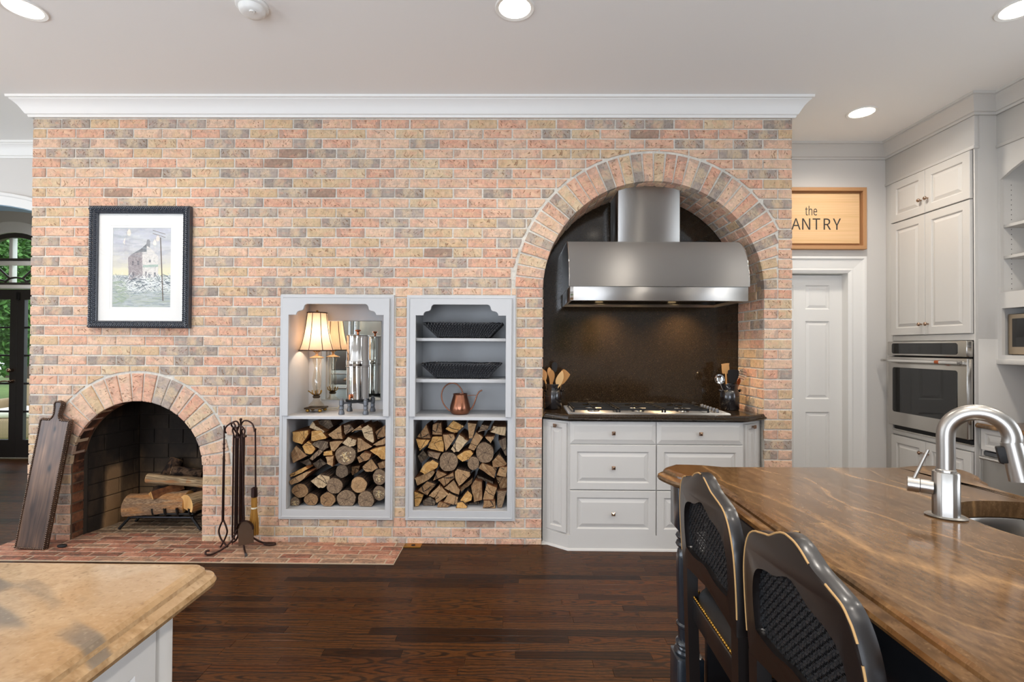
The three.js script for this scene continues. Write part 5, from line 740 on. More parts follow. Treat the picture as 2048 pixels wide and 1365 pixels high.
// braided trays
{
  const fibre = phys(0x212226, 0.3, {}), r = rng(61);
  const basket = (label, x, y, z) => {
    const t = thing('braided_basket', label, 'basket', [x, y, z], 0), Wt = 0.27, Wb = 0.178, Dt = 0.13, Db = 0.085, H = 0.108, blobs = [], seg = new THREE.SphereGeometry(1, 7, 5);
    const wallRing = (k, h) => rectOval(lerp(Wb, Wt, k), lerp(Db, Dt, k), h);
    function rectOval(a, b, h) { const q = []; for (let i = 0; i < 48; i++) { const u = Math.PI * 2 * i / 48, c = Math.cos(u), s = Math.sin(u); q.push(V3(a * Math.sign(c) * Math.abs(c) ** 0.35, h, b * Math.sign(s) * Math.abs(s) ** 0.35)); } return q; }
    part(t, 'body', loft([wallRing(0, 0.004), wallRing(0.5, 0.055), wallRing(1, H - 0.006), wallRing(0.97, H - 0.006), wallRing(0.46, 0.06), wallRing(-0.04, 0.014)], { capA: true, capB: true, deg: 60 }), fibre);
    const plait = (pa, pb, n) => { for (let i = 0; i < n; i++) for (const s of [-1, 1]) { const k = (i + (s > 0 ? 0.5 : 0) + 0.2) / n; if (k > 1) continue; const p = V3(lerp(pb[0], pa[0], k), lerp(pb[1], pa[1], k), lerp(pb[2], pa[2], k)), g = seg.clone().scale(0.0062, 0.0152, 0.0085); g.applyMatrix4(new THREE.Matrix4().compose(V3(p.x + pa[3] * s * 0.0036, p.y, p.z + pa[4] * s * 0.0036), new THREE.Quaternion().setFromEuler(new THREE.Euler(pa[4] * s * 0.42, 0, -pa[3] * s * 0.42 + Math.atan2(pb[0] - pa[0], pa[1] - pb[1]) * 1)), V3(1, 0.9 + r() * 0.3, 1))); blobs.push(g); } };
    const nF = 25; for (let i = 0; i <= nF; i++) { const u = i / nF * 2 - 1; for (const s of [-1, 1]) plait([u * (Wt - 0.004), H - 0.006, s * (Dt + 0.003), 1, 0], [u * (Wb - 0.002), 0.012, s * (Db + 0.003), 1, 0], 6); }
    const nS = 11; for (let i = 0; i <= nS; i++) { const u = i / nS * 2 - 1; for (const s of [-1, 1]) plait([s * Wt, H - 0.006, u * Dt, 0, 1], [s * Wb, 0.008, u * Db, 0, 1], 7); }
    part(t, 'braiding', merge(blobs), fibre).userData.kind = 'stuff';
    const rim = wallRing(1.0, H - 0.003).map((p) => [p.x, p.y + (r() - 0.5) * 0.004, p.z]); part(t, 'rim', tube(rim, 0.006, 140, 6, true), fibre);
    const ch = []; for (let k = 0; k < 34; k++) { const p = rim[Math.floor(r() * rim.length)]; ch.push(moved(new THREE.TetrahedronGeometry(0.0042), p[0] + (r() - 0.5) * 0.012, p[1] + 0.004, p[2], r() * 3, r() * 3, 0)); } part(t, 'frayed_fibre', merge(ch), std(0x6a5642, 0.8));
  };
  basket('black braided basket on the upper niche shelf', -0.376, 1.4125, -0.15); basket('black braided basket on the middle niche shelf', -0.388, 1.1285, -0.15);
}
// copper watering can
{
  const C = std(0x90604a, 0.3, { metalness: 1 }), t = thing('watering_can', 'small copper watering can with a looped handle and curved spout', 'watering can', [-0.403, 0.8725, -0.13]);
  part(t, 'body', turned([[0, 0.0005], [0.052, 0.0005], [0.062, 0.006], [0.071, 0.022], [0.073, 0.04], [0.07, 0.062], [0.061, 0.095], [0.052, 0.125], [0.049, 0.138], [0.052, 0.142], [0.052, 0.145], [0.047, 0.144], [0.047, 0.12], [0.03, 0.01], [0, 0.008]], 44, 40), C);
  part(t, 'handle', tube([[0.02, 0.143, 0], [0.005, 0.18, 0], [-0.03, 0.215, 0], [-0.075, 0.218, 0], [-0.118, 0.185, 0], [-0.134, 0.13, 0], [-0.12, 0.075, 0], [-0.09, 0.035, 0], [-0.067, 0.018, 0]], 0.0048, 60, 8), C);
  part(t, 'spout', tube([[0.064, 0.024, 0], [0.085, 0.045, 0], [0.104, 0.085, 0], [0.118, 0.13, 0], [0.134, 0.158, 0], [0.156, 0.171, 0]], 0.0052, 40, 8), C); part(t, 'spout_brace', rod([0.051, 0.132, 0], [0.118, 0.135, 0], 0.0024), C);
}
// ================================================================ FIREWOOD
const ringMap = (base, dark, seed, crackN, fungus) => canvasTex(512, 512, (g) => {
  const r = rng(seed); g.fillStyle = base; g.fillRect(0, 0, 512, 512);
  for (let k = 60; k > 0; k--) { const q = k / 60 * 262; g.globalAlpha = 0.14 + r() * 0.34; g.strokeStyle = dark; g.lineWidth = 1 + r() * 3.4; g.beginPath(); for (let i = 0; i <= 60; i++) { const a = i / 60 * 6.2832, w = q * (1 + 0.05 * (noise(3 + Math.cos(a) * 2, 3 + Math.sin(a) * 2 + seed) - 0.5)); g[i ? 'lineTo' : 'moveTo'](256 + w * Math.cos(a), 256 + w * Math.sin(a)); } g.stroke(); }
  for (let k = 0; k < 900; k++) { const a = r() * 6.28, q = r() * 250, l = 4 + r() * 26; g.globalAlpha = 0.07 + r() * 0.12; g.strokeStyle = r() < 0.6 ? dark : '#e8cfa4'; g.lineWidth = 1; g.beginPath(); g.moveTo(256 + q * Math.cos(a), 256 + q * Math.sin(a)); g.lineTo(256 + (q + l) * Math.cos(a), 256 + (q + l) * Math.sin(a)); g.stroke(); }
  for (let k = 0; k < 260; k++) { g.globalAlpha = 0.15; g.fillStyle = r() < 0.55 ? dark : '#ecd2a4'; g.beginPath(); g.ellipse(r() * 512, r() * 512, 4 + r() * 30, 3 + r() * 14, r() * 3, 0, 7); g.fill(); }
  for (let k = 0; k < 90; k++) { g.globalAlpha = 0.2; g.strokeStyle = r() < 0.5 ? '#f2deb6' : dark; g.lineWidth = 1 + r() * 3; const y = r() * 512; g.beginPath(); g.moveTo(0, y); g.lineTo(512, y + (r() - 0.5) * 60); g.stroke(); }
  if (fungus) for (let k = 0; k < 70; k++) { const a = r() * 6.28, q = 30 + r() * 150; g.globalAlpha = 0.85; g.fillStyle = r() < 0.6 ? '#e6d6ae' : '#c9a870'; g.beginPath(); g.ellipse(270 + q * Math.cos(a) * (r() * 0.9), 230 + q * Math.sin(a) * 0.7, 5 + r() * 20, 4 + r() * 9, r() * 3, 0, 7); g.fill(); }
  for (let k = 0; k < crackN; k++) { let a = r() * 6.28, q = 10; g.globalAlpha = 0.9; g.strokeStyle = '#140d08'; g.beginPath(); g.moveTo(256, 256); for (let i = 0; i < 9; i++) { q += 10 + r() * 18; a += (r() - 0.5) * 0.16; g.lineTo(256 + q * Math.cos(a), 256 + q * Math.sin(a)); } g.lineWidth = 2 + r() * 5; g.stroke(); }
  g.globalAlpha = 1;
});
const barkMap = paint(512, 512, (u, v) => { const w = fbm(u * 6, v * 3, 3, 6, 3) * 2, q = fbm(u * 34 + w, v * 7, 4, 34, 7), n = fbm(u * 60, v * 60, 2, 60, 60); return mix3([34, 24, 18], [128, 100, 76], clamp(sstep(0.3, 0.7, q) * 0.8 + (n - 0.5) * 0.5)); });
const splitMap = paint(512, 512, (u, v) => { const q = fbm(u * 42, v * 4, 4, 42, 4), n = fbm(u * 8, v * 8, 3, 8, 8); return mix3([112, 74, 42], [196, 150, 98], clamp(q * 1.2 - 0.1 + (n - 0.5) * 0.6)); });
const LOG = {};
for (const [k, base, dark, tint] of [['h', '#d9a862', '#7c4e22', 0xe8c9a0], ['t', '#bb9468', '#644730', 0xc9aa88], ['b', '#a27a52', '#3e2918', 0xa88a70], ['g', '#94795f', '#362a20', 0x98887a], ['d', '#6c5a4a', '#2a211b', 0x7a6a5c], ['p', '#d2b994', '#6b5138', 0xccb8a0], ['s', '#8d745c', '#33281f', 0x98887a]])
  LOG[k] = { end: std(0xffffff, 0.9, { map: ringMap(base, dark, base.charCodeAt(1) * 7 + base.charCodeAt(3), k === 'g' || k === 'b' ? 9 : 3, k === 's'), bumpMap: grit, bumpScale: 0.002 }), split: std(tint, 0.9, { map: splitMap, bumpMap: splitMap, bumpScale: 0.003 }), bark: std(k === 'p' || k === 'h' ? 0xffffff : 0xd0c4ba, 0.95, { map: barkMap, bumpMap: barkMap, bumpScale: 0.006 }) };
const lr = rng(404);
function buildStack(list, group, where, xa, xb) {
  // rows from the top, and places in the row from the left, so that each can be found
  const items = list.map(([d, z, p]) => { const round = / O /.test(d); let cx, cy; if (round) [cx, cy] = p; else { cx = cy = 0; for (let i = 0; i < p.length; i += 2) { cx += p[i] * 2 / p.length; cy += p[i + 1] * 2 / p.length; } } return { tone: d[0], words: d.slice(2).replace('O ', ''), round, z, p, cx, cy }; });
  const rows = [...items].sort((a, b) => b.cy - a.cy), per = Math.ceil(items.length / 7), ord = ['first', 'second', 'third', 'fourth', 'fifth', 'sixth', 'seventh', 'eighth'], count = ['one', 'two', 'three', 'four', 'five', 'six', 'seven', 'eight'];
  for (let k = 0; k < rows.length; k += per) rows.slice(k, k + per).sort((a, b) => a.cx - b.cx).forEach((it, i) => { it.row = k / per; it.at = i; });
  const names = { h: 'honey', t: 'tan', b: 'brown', g: 'grey', d: 'dark', p: 'pale', s: 'grey' };
  for (const it of items) {
    let A = [];
    if (it.round) for (let k = 0; k < 22; k++) { const a = Math.PI * 2 * k / 22, w = 1 + 0.16 * (noise(9 + 2 * Math.cos(a), 9 + 2 * Math.sin(a) + it.cx * 40) - 0.5); A.push([it.p[2] * w * Math.cos(a), it.p[3] * w * Math.sin(a)]); }
    else { const q = []; for (let i = 0; i < it.p.length; i += 2) q.push([it.p[i] - it.cx, it.p[i + 1] - it.cy]); let ar = 0; q.forEach((p, i) => { const n = q[(i + 1) % q.length]; ar += p[0] * n[1] - n[0] * p[1]; }); if (ar < 0) q.reverse(); q.forEach((p, i) => { const n = q[(i + 1) % q.length]; for (let k = 0; k < 3; k++) A.push([lerp(p[0], n[0], k / 3) + (lr() - 0.5) * 0.005, lerp(p[1], n[1], k / 3) + (lr() - 0.5) * 0.005]); }); }
    const clampX = (v) => clamp(v + it.cx, xa, xb) - it.cx; A = A.map(([x, y]) => [clampX(x), Math.max(0.2285, y + it.cy) - it.cy]);
    const len = Math.min(0.3 - (lr() * 0.06), 0.355 + it.z), tilt = [(lr() - 0.5) * 0.05, (lr() - 0.5) * 0.06], ring = (z, k) => A.map(([x, y]) => V3(clamp(x * k + it.cx + z * tilt[1] * (it.z > -1 ? 1 : 0), xa, xb) - it.cx, Math.max(0.228 - it.cy, y * k + z * tilt[0] * 0.3), z));
    const size = Math.max(...A.map(([x, y]) => Math.hypot(x, y))), kind = `${it.words} ${names[it.tone]} ${it.round ? 'round log' : 'split log'}`;
    const t = thing('firewood_log', `${kind}, ${ord[it.at]} in row ${count[it.row]} of woodpile ${where}`, 'log', [it.cx, it.cy, it.z], 0, group), m = LOG[it.tone];
    const end = loft([ring(-0.003, 0.975), ring(0, 0.955)], { capB: true, smooth: false }), p = end.attributes.position, uv = end.attributes.uv, ox = it.round ? 0 : (lr() - 0.5) * 0.3, oy = it.round ? 0 : (lr() - 0.5) * 0.3, s = it.round ? 0.49 / size : 2.4 + lr() * 2;
    const sp = lr() * 6.28, cs = Math.cos(sp), sn = Math.sin(sp); for (let i = 0; i < p.count; i++) { const x = p.getX(i) * s + ox, y = p.getY(i) * s + oy; uv.setXY(i, clamp(0.5 + x * cs - y * sn, 0.01, 0.99), clamp(0.5 + x * sn + y * cs, 0.01, 0.99)); }
    part(t, 'sawn_end', end, m.end);
    // sides: split faces or bark, running back
    const n = A.length, side = loft([ring(-len, 0.92), ring(-len * 0.5, 0.99 + lr() * 0.02), ring(-0.012, 1), ring(-0.003, 0.975)], { deg: it.round ? 50 : 30, capA: true }), sp2 = side.attributes.position, su = side.attributes.uv; for (let i = 0; i < sp2.count; i++) { const a = Math.atan2(sp2.getY(i), sp2.getX(i)); su.setXY(i, a * 0.5, sp2.getZ(i) * 2.2); }
    part(t, it.round || /bark|half|cracked/.test(it.words) ? 'bark' : 'split_side', side, it.round || /bark|half|cracked/.test(it.words) ? m.bark : m.split);
  }
}
const LAMP_STACK = [
  ['h wedge', -0.053, [-1.571,.749,-1.461,.761,-1.458,.735,-1.503,.662,-1.566,.682]],
  ['p jagged', -0.064, [-1.457,.783,-1.434,.822,-1.413,.792,-1.341,.751,-1.350,.741,-1.424,.766]],
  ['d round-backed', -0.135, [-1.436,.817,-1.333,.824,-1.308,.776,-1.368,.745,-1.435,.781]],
  ['h blocky', -0.058, [-1.440,.755,-1.369,.761,-1.330,.711,-1.338,.702,-1.442,.681]],
  ['t triangular', -0.066, [-1.324,.730,-1.235,.796,-1.220,.699,-1.294,.701]],
  ['g stubby', -0.067, [-1.215,.799,-1.170,.805,-1.143,.770,-1.202,.729,-1.214,.749]],
  ['t curved sliver', -0.047, [-1.157,.750,-1.090,.803,-1.072,.768,-1.122,.765]],
  ['p ragged', -0.045, [-1.083,.777,-1.039,.804,-1.007,.783,-.991,.687,-1.003,.675,-1.062,.713]],
  ['b square-cut', -0.074, [-.997,.749,-.923,.800,-.922,.717,-.976,.696]],
  ['t thin', -0.054, [-1.005,.664,-.917,.715,-.917,.668,-.981,.657]],
  ['h wedge', -0.053, [-1.028,.626,-.916,.657,-.918,.562,-.942,.562]],
  ['t pointed', -0.08, [-1.123,.706,-1.096,.700,-1.013,.644,-1.048,.626,-1.119,.603]],
  ['p weathered', -0.061, [-1.221,.670,-1.185,.715,-1.123,.694,-1.126,.659,-1.167,.644]],
  ['t kite-shaped', -0.074, [-1.317,.679,-1.219,.685,-1.284,.608,-1.308,.626]],
  ['h rounded', -0.062, [-1.506,.650,-1.464,.686,-1.441,.668,-1.410,.627,-1.440,.589,-1.481,.597]],
  ['d charred-grey', -0.067, [-1.443,.661,-1.407,.682,-1.377,.688,-1.324,.680,-1.323,.639,-1.365,.612,-1.401,.638]],
  ['b cracked', -0.05, [-1.577,.605,-1.542,.655,-1.461,.582,-1.564,.529]],
  ['g bark-covered', -0.067, [-1.453,.561,-1.383,.632,-1.359,.609,-1.435,.546]],
  ['h small bright', -0.075, [-1.359,.607,-1.296,.619,-1.293,.581,-1.360,.579]],
  ['t narrow', -0.063, [-1.339,.574,-1.280,.581,-1.291,.504,-1.327,.527]],
  ['s O pale-flecked', -0.071, [-1.202,.583,.076,.066]],
  ['d O smooth', -0.068, [-1.225,.471,.046,.046]],
  ['b stubby', -0.047, [-1.112,.574,-1.068,.615,-1.014,.598,-1.026,.563,-1.096,.536]],
  ['t half-round', -0.072, [-1.086,.501,-1.021,.563,-.970,.498,-1.015,.469,-1.062,.471]],
  ['b small', -0.085, [-.980,.525,-.924,.549,-.923,.496,-.965,.489]],
  ['s O scarred', -0.066, [-.959,.435,.047,.054]],
  ['b set-back', -0.145, [-1.200,.485,-1.121,.498,-1.133,.449,-1.175,.425]],
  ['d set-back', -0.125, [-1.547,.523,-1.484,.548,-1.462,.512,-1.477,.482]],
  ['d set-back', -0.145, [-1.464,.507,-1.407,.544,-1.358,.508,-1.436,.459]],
  ['h flat orange', -0.056, [-1.590,.450,-1.478,.504,-1.454,.493,-1.531,.451,-1.584,.433]],
  ['t long flat', -0.046, [-1.593,.406,-1.467,.472,-1.429,.478,-1.502,.407,-1.573,.377,-1.585,.388]],
  ['p broad half', -0.075, [-1.452,.399,-1.384,.447,-1.313,.436,-1.306,.400,-1.354,.353,-1.389,.352]],
  ['b O ringed', -0.062, [-1.517,.337,.058,.050]],
  ['g O ringed', -0.07, [-1.277,.370,.057,.057]],
  ['t O thick', -0.076, [-1.107,.378,.058,.057]],
  ['s O flaky', -0.07, [-1.556,.249,.033,.043]],
  ['b O mossy', -0.077, [-1.444,.269,.053,.044]],
  ['b O cracked', -0.059, [-1.320,.275,.054,.052]],
  ['g O widest', -0.073, [-1.195,.275,.069,.062]],
  ['g O barked', -0.061, [-1.051,.274,.061,.061]],
  ['s O fuzzy', -0.078, [-.963,.319,.045,.051]],
];
const CAN_STACK = [
  ['b triangular', -0.053, [-.696,.720,-.629,.811,-.599,.709,-.673,.714]],
  ['b upright block', -0.064, [-.592,.733,-.587,.804,-.563,.819,-.528,.819,-.521,.734]],
  ['h cracked block', -0.058, [-.500,.776,-.441,.838,-.367,.798,-.414,.753,-.438,.748]],
  ['t upright', -0.066, [-.345,.820,-.278,.815,-.309,.711,-.332,.705]],
  ['g tilted', -0.067, [-.270,.753,-.247,.809,-.191,.800,-.203,.771]],
  ['p ragged', -0.047, [-.184,.760,-.161,.801,-.070,.796,-.078,.731]],
  ['h wedge', -0.045, [-.704,.706,-.603,.701,-.621,.672,-.673,.625]],
  ['h broad', -0.074, [-.626,.640,-.591,.720,-.523,.723,-.507,.673,-.510,.611,-.605,.634]],
  ['t tapered', -0.054, [-.514,.738,-.437,.742,-.431,.710,-.495,.618]],
  ['p slanted', -0.053, [-.457,.633,-.402,.739,-.372,.719,-.337,.696,-.401,.619,-.436,.614]],
  ['t slanted', -0.08, [-.339,.637,-.286,.756,-.233,.715,-.300,.623]],
  ['t small triangular', -0.061, [-.223,.722,-.152,.728,-.178,.678]],
  ['g O split', -0.074, [-.221,.609,.066,.071]],
  ['d leaning', -0.062, [-.128,.699,-.072,.720,-.069,.593,-.078,.590]],
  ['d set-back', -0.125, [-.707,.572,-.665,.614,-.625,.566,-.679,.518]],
  ['g flat', -0.067, [-.627,.617,-.530,.606,-.550,.559,-.621,.585]],
  ['h half-round', -0.05, [-.673,.477,-.641,.536,-.583,.563,-.544,.537,-.547,.507,-.641,.460]],
  ['g O star-cracked', -0.067, [-.476,.544,.067,.069]],
  ['h rounded', -0.075, [-.424,.579,-.368,.621,-.321,.627,-.303,.603,-.332,.562,-.379,.541]],
  ['g O small', -0.063, [-.300,.535,.041,.047]],
  ['b half-round', -0.071, [-.172,.546,-.119,.606,-.066,.535,-.077,.521,-.166,.505]],
  ['b broad', -0.068, [-.269,.505,-.240,.541,-.139,.500,-.153,.432]],
  ['t square-cut', -0.047, [-.138,.459,-.112,.517,-.062,.515,-.070,.444]],
  ['t long flat', -0.072, [-.715,.424,-.583,.487,-.571,.469,-.609,.419,-.695,.374]],
  ['b triangular', -0.066, [-.584,.409,-.555,.486,-.484,.457]],
  ['b slanted', -0.056, [-.547,.418,-.439,.474,-.430,.436,-.506,.376]],
  ['t half-round', -0.046, [-.429,.480,-.411,.503,-.320,.478,-.320,.451,-.399,.378,-.422,.421]],
  ['t pointed', -0.075, [-.508,.357,-.438,.419,-.396,.349,-.402,.311]],
  ['b set-back', -0.125, [-.395,.317,-.402,.347,-.312,.419,-.312,.383]],
  ['b bark-flecked', -0.062, [-.692,.344,-.625,.410,-.560,.387,-.624,.310]],
  ['t thin', -0.07, [-.617,.304,-.532,.385,-.528,.361,-.575,.290]],
  ['t striped', -0.076, [-.570,.288,-.526,.374,-.476,.318,-.561,.250]],
  ['b tall', -0.07, [-.316,.375,-.289,.419,-.239,.405,-.238,.275,-.294,.263]],
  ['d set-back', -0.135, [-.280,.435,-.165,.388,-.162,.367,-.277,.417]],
  ['b rounded', -0.115, [-.147,.429,-.066,.430,-.065,.352,-.113,.346]],
  ['t grooved', -0.077, [-.233,.279,-.207,.391,-.133,.365,-.162,.268]],
  ['g tall', -0.059, [-.135,.347,-.067,.350,-.099,.212,-.131,.224]],
  ['h curved', -0.073, [-.715,.335,-.650,.312,-.673,.247,-.708,.202]],
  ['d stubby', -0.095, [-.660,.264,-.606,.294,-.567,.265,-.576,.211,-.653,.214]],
  ['b stubby', -0.061, [-.553,.234,-.535,.270,-.458,.247,-.488,.208,-.541,.211]],
  ['t bark-topped', -0.078, [-.511,.262,-.473,.324,-.408,.295,-.416,.242,-.449,.244]],
  ['h grooved half', -0.076, [-.395,.275,-.337,.343,-.307,.308,-.313,.273,-.366,.252]],
  ['h small half', -0.048, [-.424,.216,-.410,.263,-.375,.272,-.339,.240,-.351,.214,-.398,.199]],
  ['b striped', -0.05, [-.234,.217,-.225,.281,-.149,.285,-.140,.215]],
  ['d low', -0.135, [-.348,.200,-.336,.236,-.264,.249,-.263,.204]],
];
buildStack(LAMP_STACK, 'firewood under the lamp niche', 'below the lamp', -1.588, -0.885); buildStack(CAN_STACK, 'firewood under the watering can niche', 'below the watering can', -0.717, -0.05);

// ================================================================ HEARTH, WALLS, COUNTER
// framed print: a ruined house behind a pole, rubble in front
{
  const t = thing('framed_print', 'framed print of a ruined house in a wide mat and ornate black frame', 'picture', [-2.597, 1.889, 0.012]), W = 0.695, H = 0.84;
  const F = phys(0x363b44, 0.26, { clearcoat: 0.4, clearcoatRoughness: 0.3 });
  part(t, 'frame', nested(W, H, [[0, -0.003], [0, 0.03], [0.006, 0.034], [0.016, 0.036], [0.03, 0.034], [0.036, 0.028], [0.042, 0.024], [0.05, 0.02], [0.05, 0.004]], false, false), F);
  // carved leaves along the moulding
  const lf = new THREE.SphereGeometry(1, 8, 5), carve = (n, L, place) => { const l = []; for (let i = 0; i < n; i++) for (const [o, rr, tw] of [[0.017, 0.015, 0.7], [0.041, 0.009, -0.6]]) { const g = lf.clone().scale(rr * 1.1, rr * 0.42, 0.009).rotateZ(tw + (i % 2 ? 0.25 : 0)); l.push(place(g, -L / 2 + 0.012 + (L - 0.024) * i / (n - 1), o)); } return merge(l); };
  for (const s of [-1, 1]) {
    part(t, 'carving', carve(48, W, (g, a, o) => g.translate(a, s * (H / 2 - o), o < 0.03 ? 0.036 : 0.024)), F).userData.kind = 'stuff';
    part(t, 'carving', carve(58, H, (g, a, o) => g.rotateZ(Math.PI / 2).translate(s * (W / 2 - o), a, o < 0.03 ? 0.036 : 0.024)), F).userData.kind = 'stuff';
  }
  part(t, 'mat', nested(W - 0.09, H - 0.09, [[0, 0.002], [0, 0.006], [0.085, 0.006], [0.087, 0.004], [0.1, 0.004], [0.101, 0.001]], false, false), std(0xe9e8e4, 0.85), [-0.0, 0, 0]);
  const art = canvasTex(768, 960, (g, w, h) => {
    const r = rng(1234), q = (y, c) => { g.fillStyle = c; g.globalAlpha = 1; g.fillRect(0, y, w, h); };
    const sky = g.createLinearGradient(0, 0, 0, h * 0.62); sky.addColorStop(0, '#b6b9bb'); sky.addColorStop(0.4, '#cacbca'); sky.addColorStop(0.75, '#dcd9c4'); sky.addColorStop(1, '#e6e0bc'); g.fillStyle = sky; g.fillRect(0, 0, w, h);
    for (let k = 0; k < 260; k++) { g.globalAlpha = 0.05; g.fillStyle = r() < 0.5 ? '#8f98a6' : '#d9dbe0'; g.beginPath(); g.ellipse(r() * w, r() * h * 0.5, 30 + r() * 120, 12 + r() * 40, 0, 0, 7); g.fill(); }
    g.globalAlpha = 1; g.fillStyle = '#b3bab8'; g.fillRect(0, h * 0.6, w, h); for (let k = 0; k < 160; k++) { g.globalAlpha = 0.12; g.fillStyle = ['#8f9a9c', '#d2d6d2', '#a8b29a'][k % 3]; g.beginPath(); g.ellipse(r() * w, h * (0.6 + r() * 0.4), 30 + r() * 90, 6 + r() * 20, 0, 0, 7); g.fill(); } 
    // the house: brick end, pale front, broken gable
    const poly = (c, pts, a = 1) => { g.globalAlpha = a; g.fillStyle = c; g.beginPath(); pts.forEach(([x, y], i) => g[i ? 'lineTo' : 'moveTo'](x * w, y * h)); g.closePath(); g.fill(); };
    poly('#a0989a', [[0.26, 0.38], [0.3, 0.345], [0.34, 0.33], [0.5, 0.29], [0.52, 0.66], [0.28, 0.66]]); poly('#dcd8d2', [[0.5, 0.3], [0.6, 0.2], [0.63, 0.24], [0.78, 0.36], [0.78, 0.62], [0.52, 0.64]]); poly('#6f7376', [[0.33, 0.33], [0.47, 0.27], [0.58, 0.2], [0.58, 0.3], [0.46, 0.31]]); poly('#8a8a8c', [[0.57, 0.22], [0.585, 0.15], [0.62, 0.145], [0.64, 0.17], [0.635, 0.25]]); poly('#a7bab0', [[0.52, 0.47], [0.78, 0.46], [0.78, 0.49], [0.52, 0.5]]);
    for (const [x, y, a, b] of [[0.33, 0.42, 0.03, 0.05], [0.42, 0.42, 0.03, 0.05], [0.62, 0.4, 0.035, 0.035], [0.61, 0.58, 0.04, 0.05], [0.34, 0.56, 0.03, 0.05], [0.71, 0.56, 0.03, 0.06], [0.56, 0.55, 0.025, 0.08]]) poly('#5d5f66', [[x, y], [x + a, y], [x + a, y + b], [x, y + b]], 0.75);
    const ink = (n, cols, x0, x1, y0, y1, len, a, lw, spread) => { for (let k = 0; k < n; k++) { g.globalAlpha = a * (0.5 + r()); g.strokeStyle = cols[Math.floor(r() * cols.length)]; g.lineWidth = lw * (0.4 + r()); const x = lerp(x0, x1, r()) * w, y = lerp(y0, y1, r()) * h, l = len * (0.4 + r()), t = (r() - 0.5) * spread; g.beginPath(); g.moveTo(x - l * Math.cos(t) / 2, y - l * Math.sin(t) / 2); g.lineTo(x + l * Math.cos(t) / 2, y + l * Math.sin(t) / 2); g.stroke(); } };
    ink(240, ['#8c8688', '#e9e6e2', '#6f6a6c', '#c2bcba'], 0.27, 0.51, 0.32, 0.68, 46, 0.3, 5, 6.3); ink(160, ['#f4f2ee', '#aeb0ae', '#8b8f90', '#d6d8d2'], 0.52, 0.78, 0.28, 0.66, 50, 0.32, 5, 6.3);
    ink(420, ['#e9ebe8', '#7d8890', '#b9c2c4', '#606b74', '#f2f2ee'], 0, 1, 0.6, 0.83, 80, 0.6, 6, 2.2); ink(160, ['#eef0ec', '#5d676f', '#dfe3e2'], 0.2, 1, 0.62, 0.78, 130, 0.75, 7, 2); ink(260, ['#7f8c96', '#c9d0d2', '#9aa6ac', '#a9b49a'], 0, 1, 0.8, 1, 120, 0.4, 8, 0.3); ink(60, ['#8fa087', '#a6b49c'], 0, 0.22, 0.68, 0.95, 90, 0.4, 14, 1);
    ink(120, ['#9aa0a8', '#d5d7d8'], 0, 1, 0, 0.35, 160, 0.16, 22, 0.4);
    g.globalAlpha = 0.95; g.strokeStyle = '#665c54'; g.lineWidth = 14; g.beginPath(); g.moveTo(w * 0.815, h * 0.12); g.lineTo(w * 0.87, h * 0.92); g.stroke(); g.lineWidth = 6; for (const y of [0.03, 0.07]) { g.beginPath(); g.moveTo(w * 0.68, h * y); g.lineTo(w * 0.9, h * (y + 0.05)); g.stroke(); } g.globalAlpha = 1;
  });
  const img = new THREE.PlaneGeometry(W - 0.29, H - 0.29).translate(0, 0, 0.0015); part(t, 'print', img, std(0xffffff, 0.9, { map: art }));
  part(t, 'glass', new THREE.PlaneGeometry(W - 0.096, H - 0.096).translate(0, 0, 0.009), GLASS.pane);
}
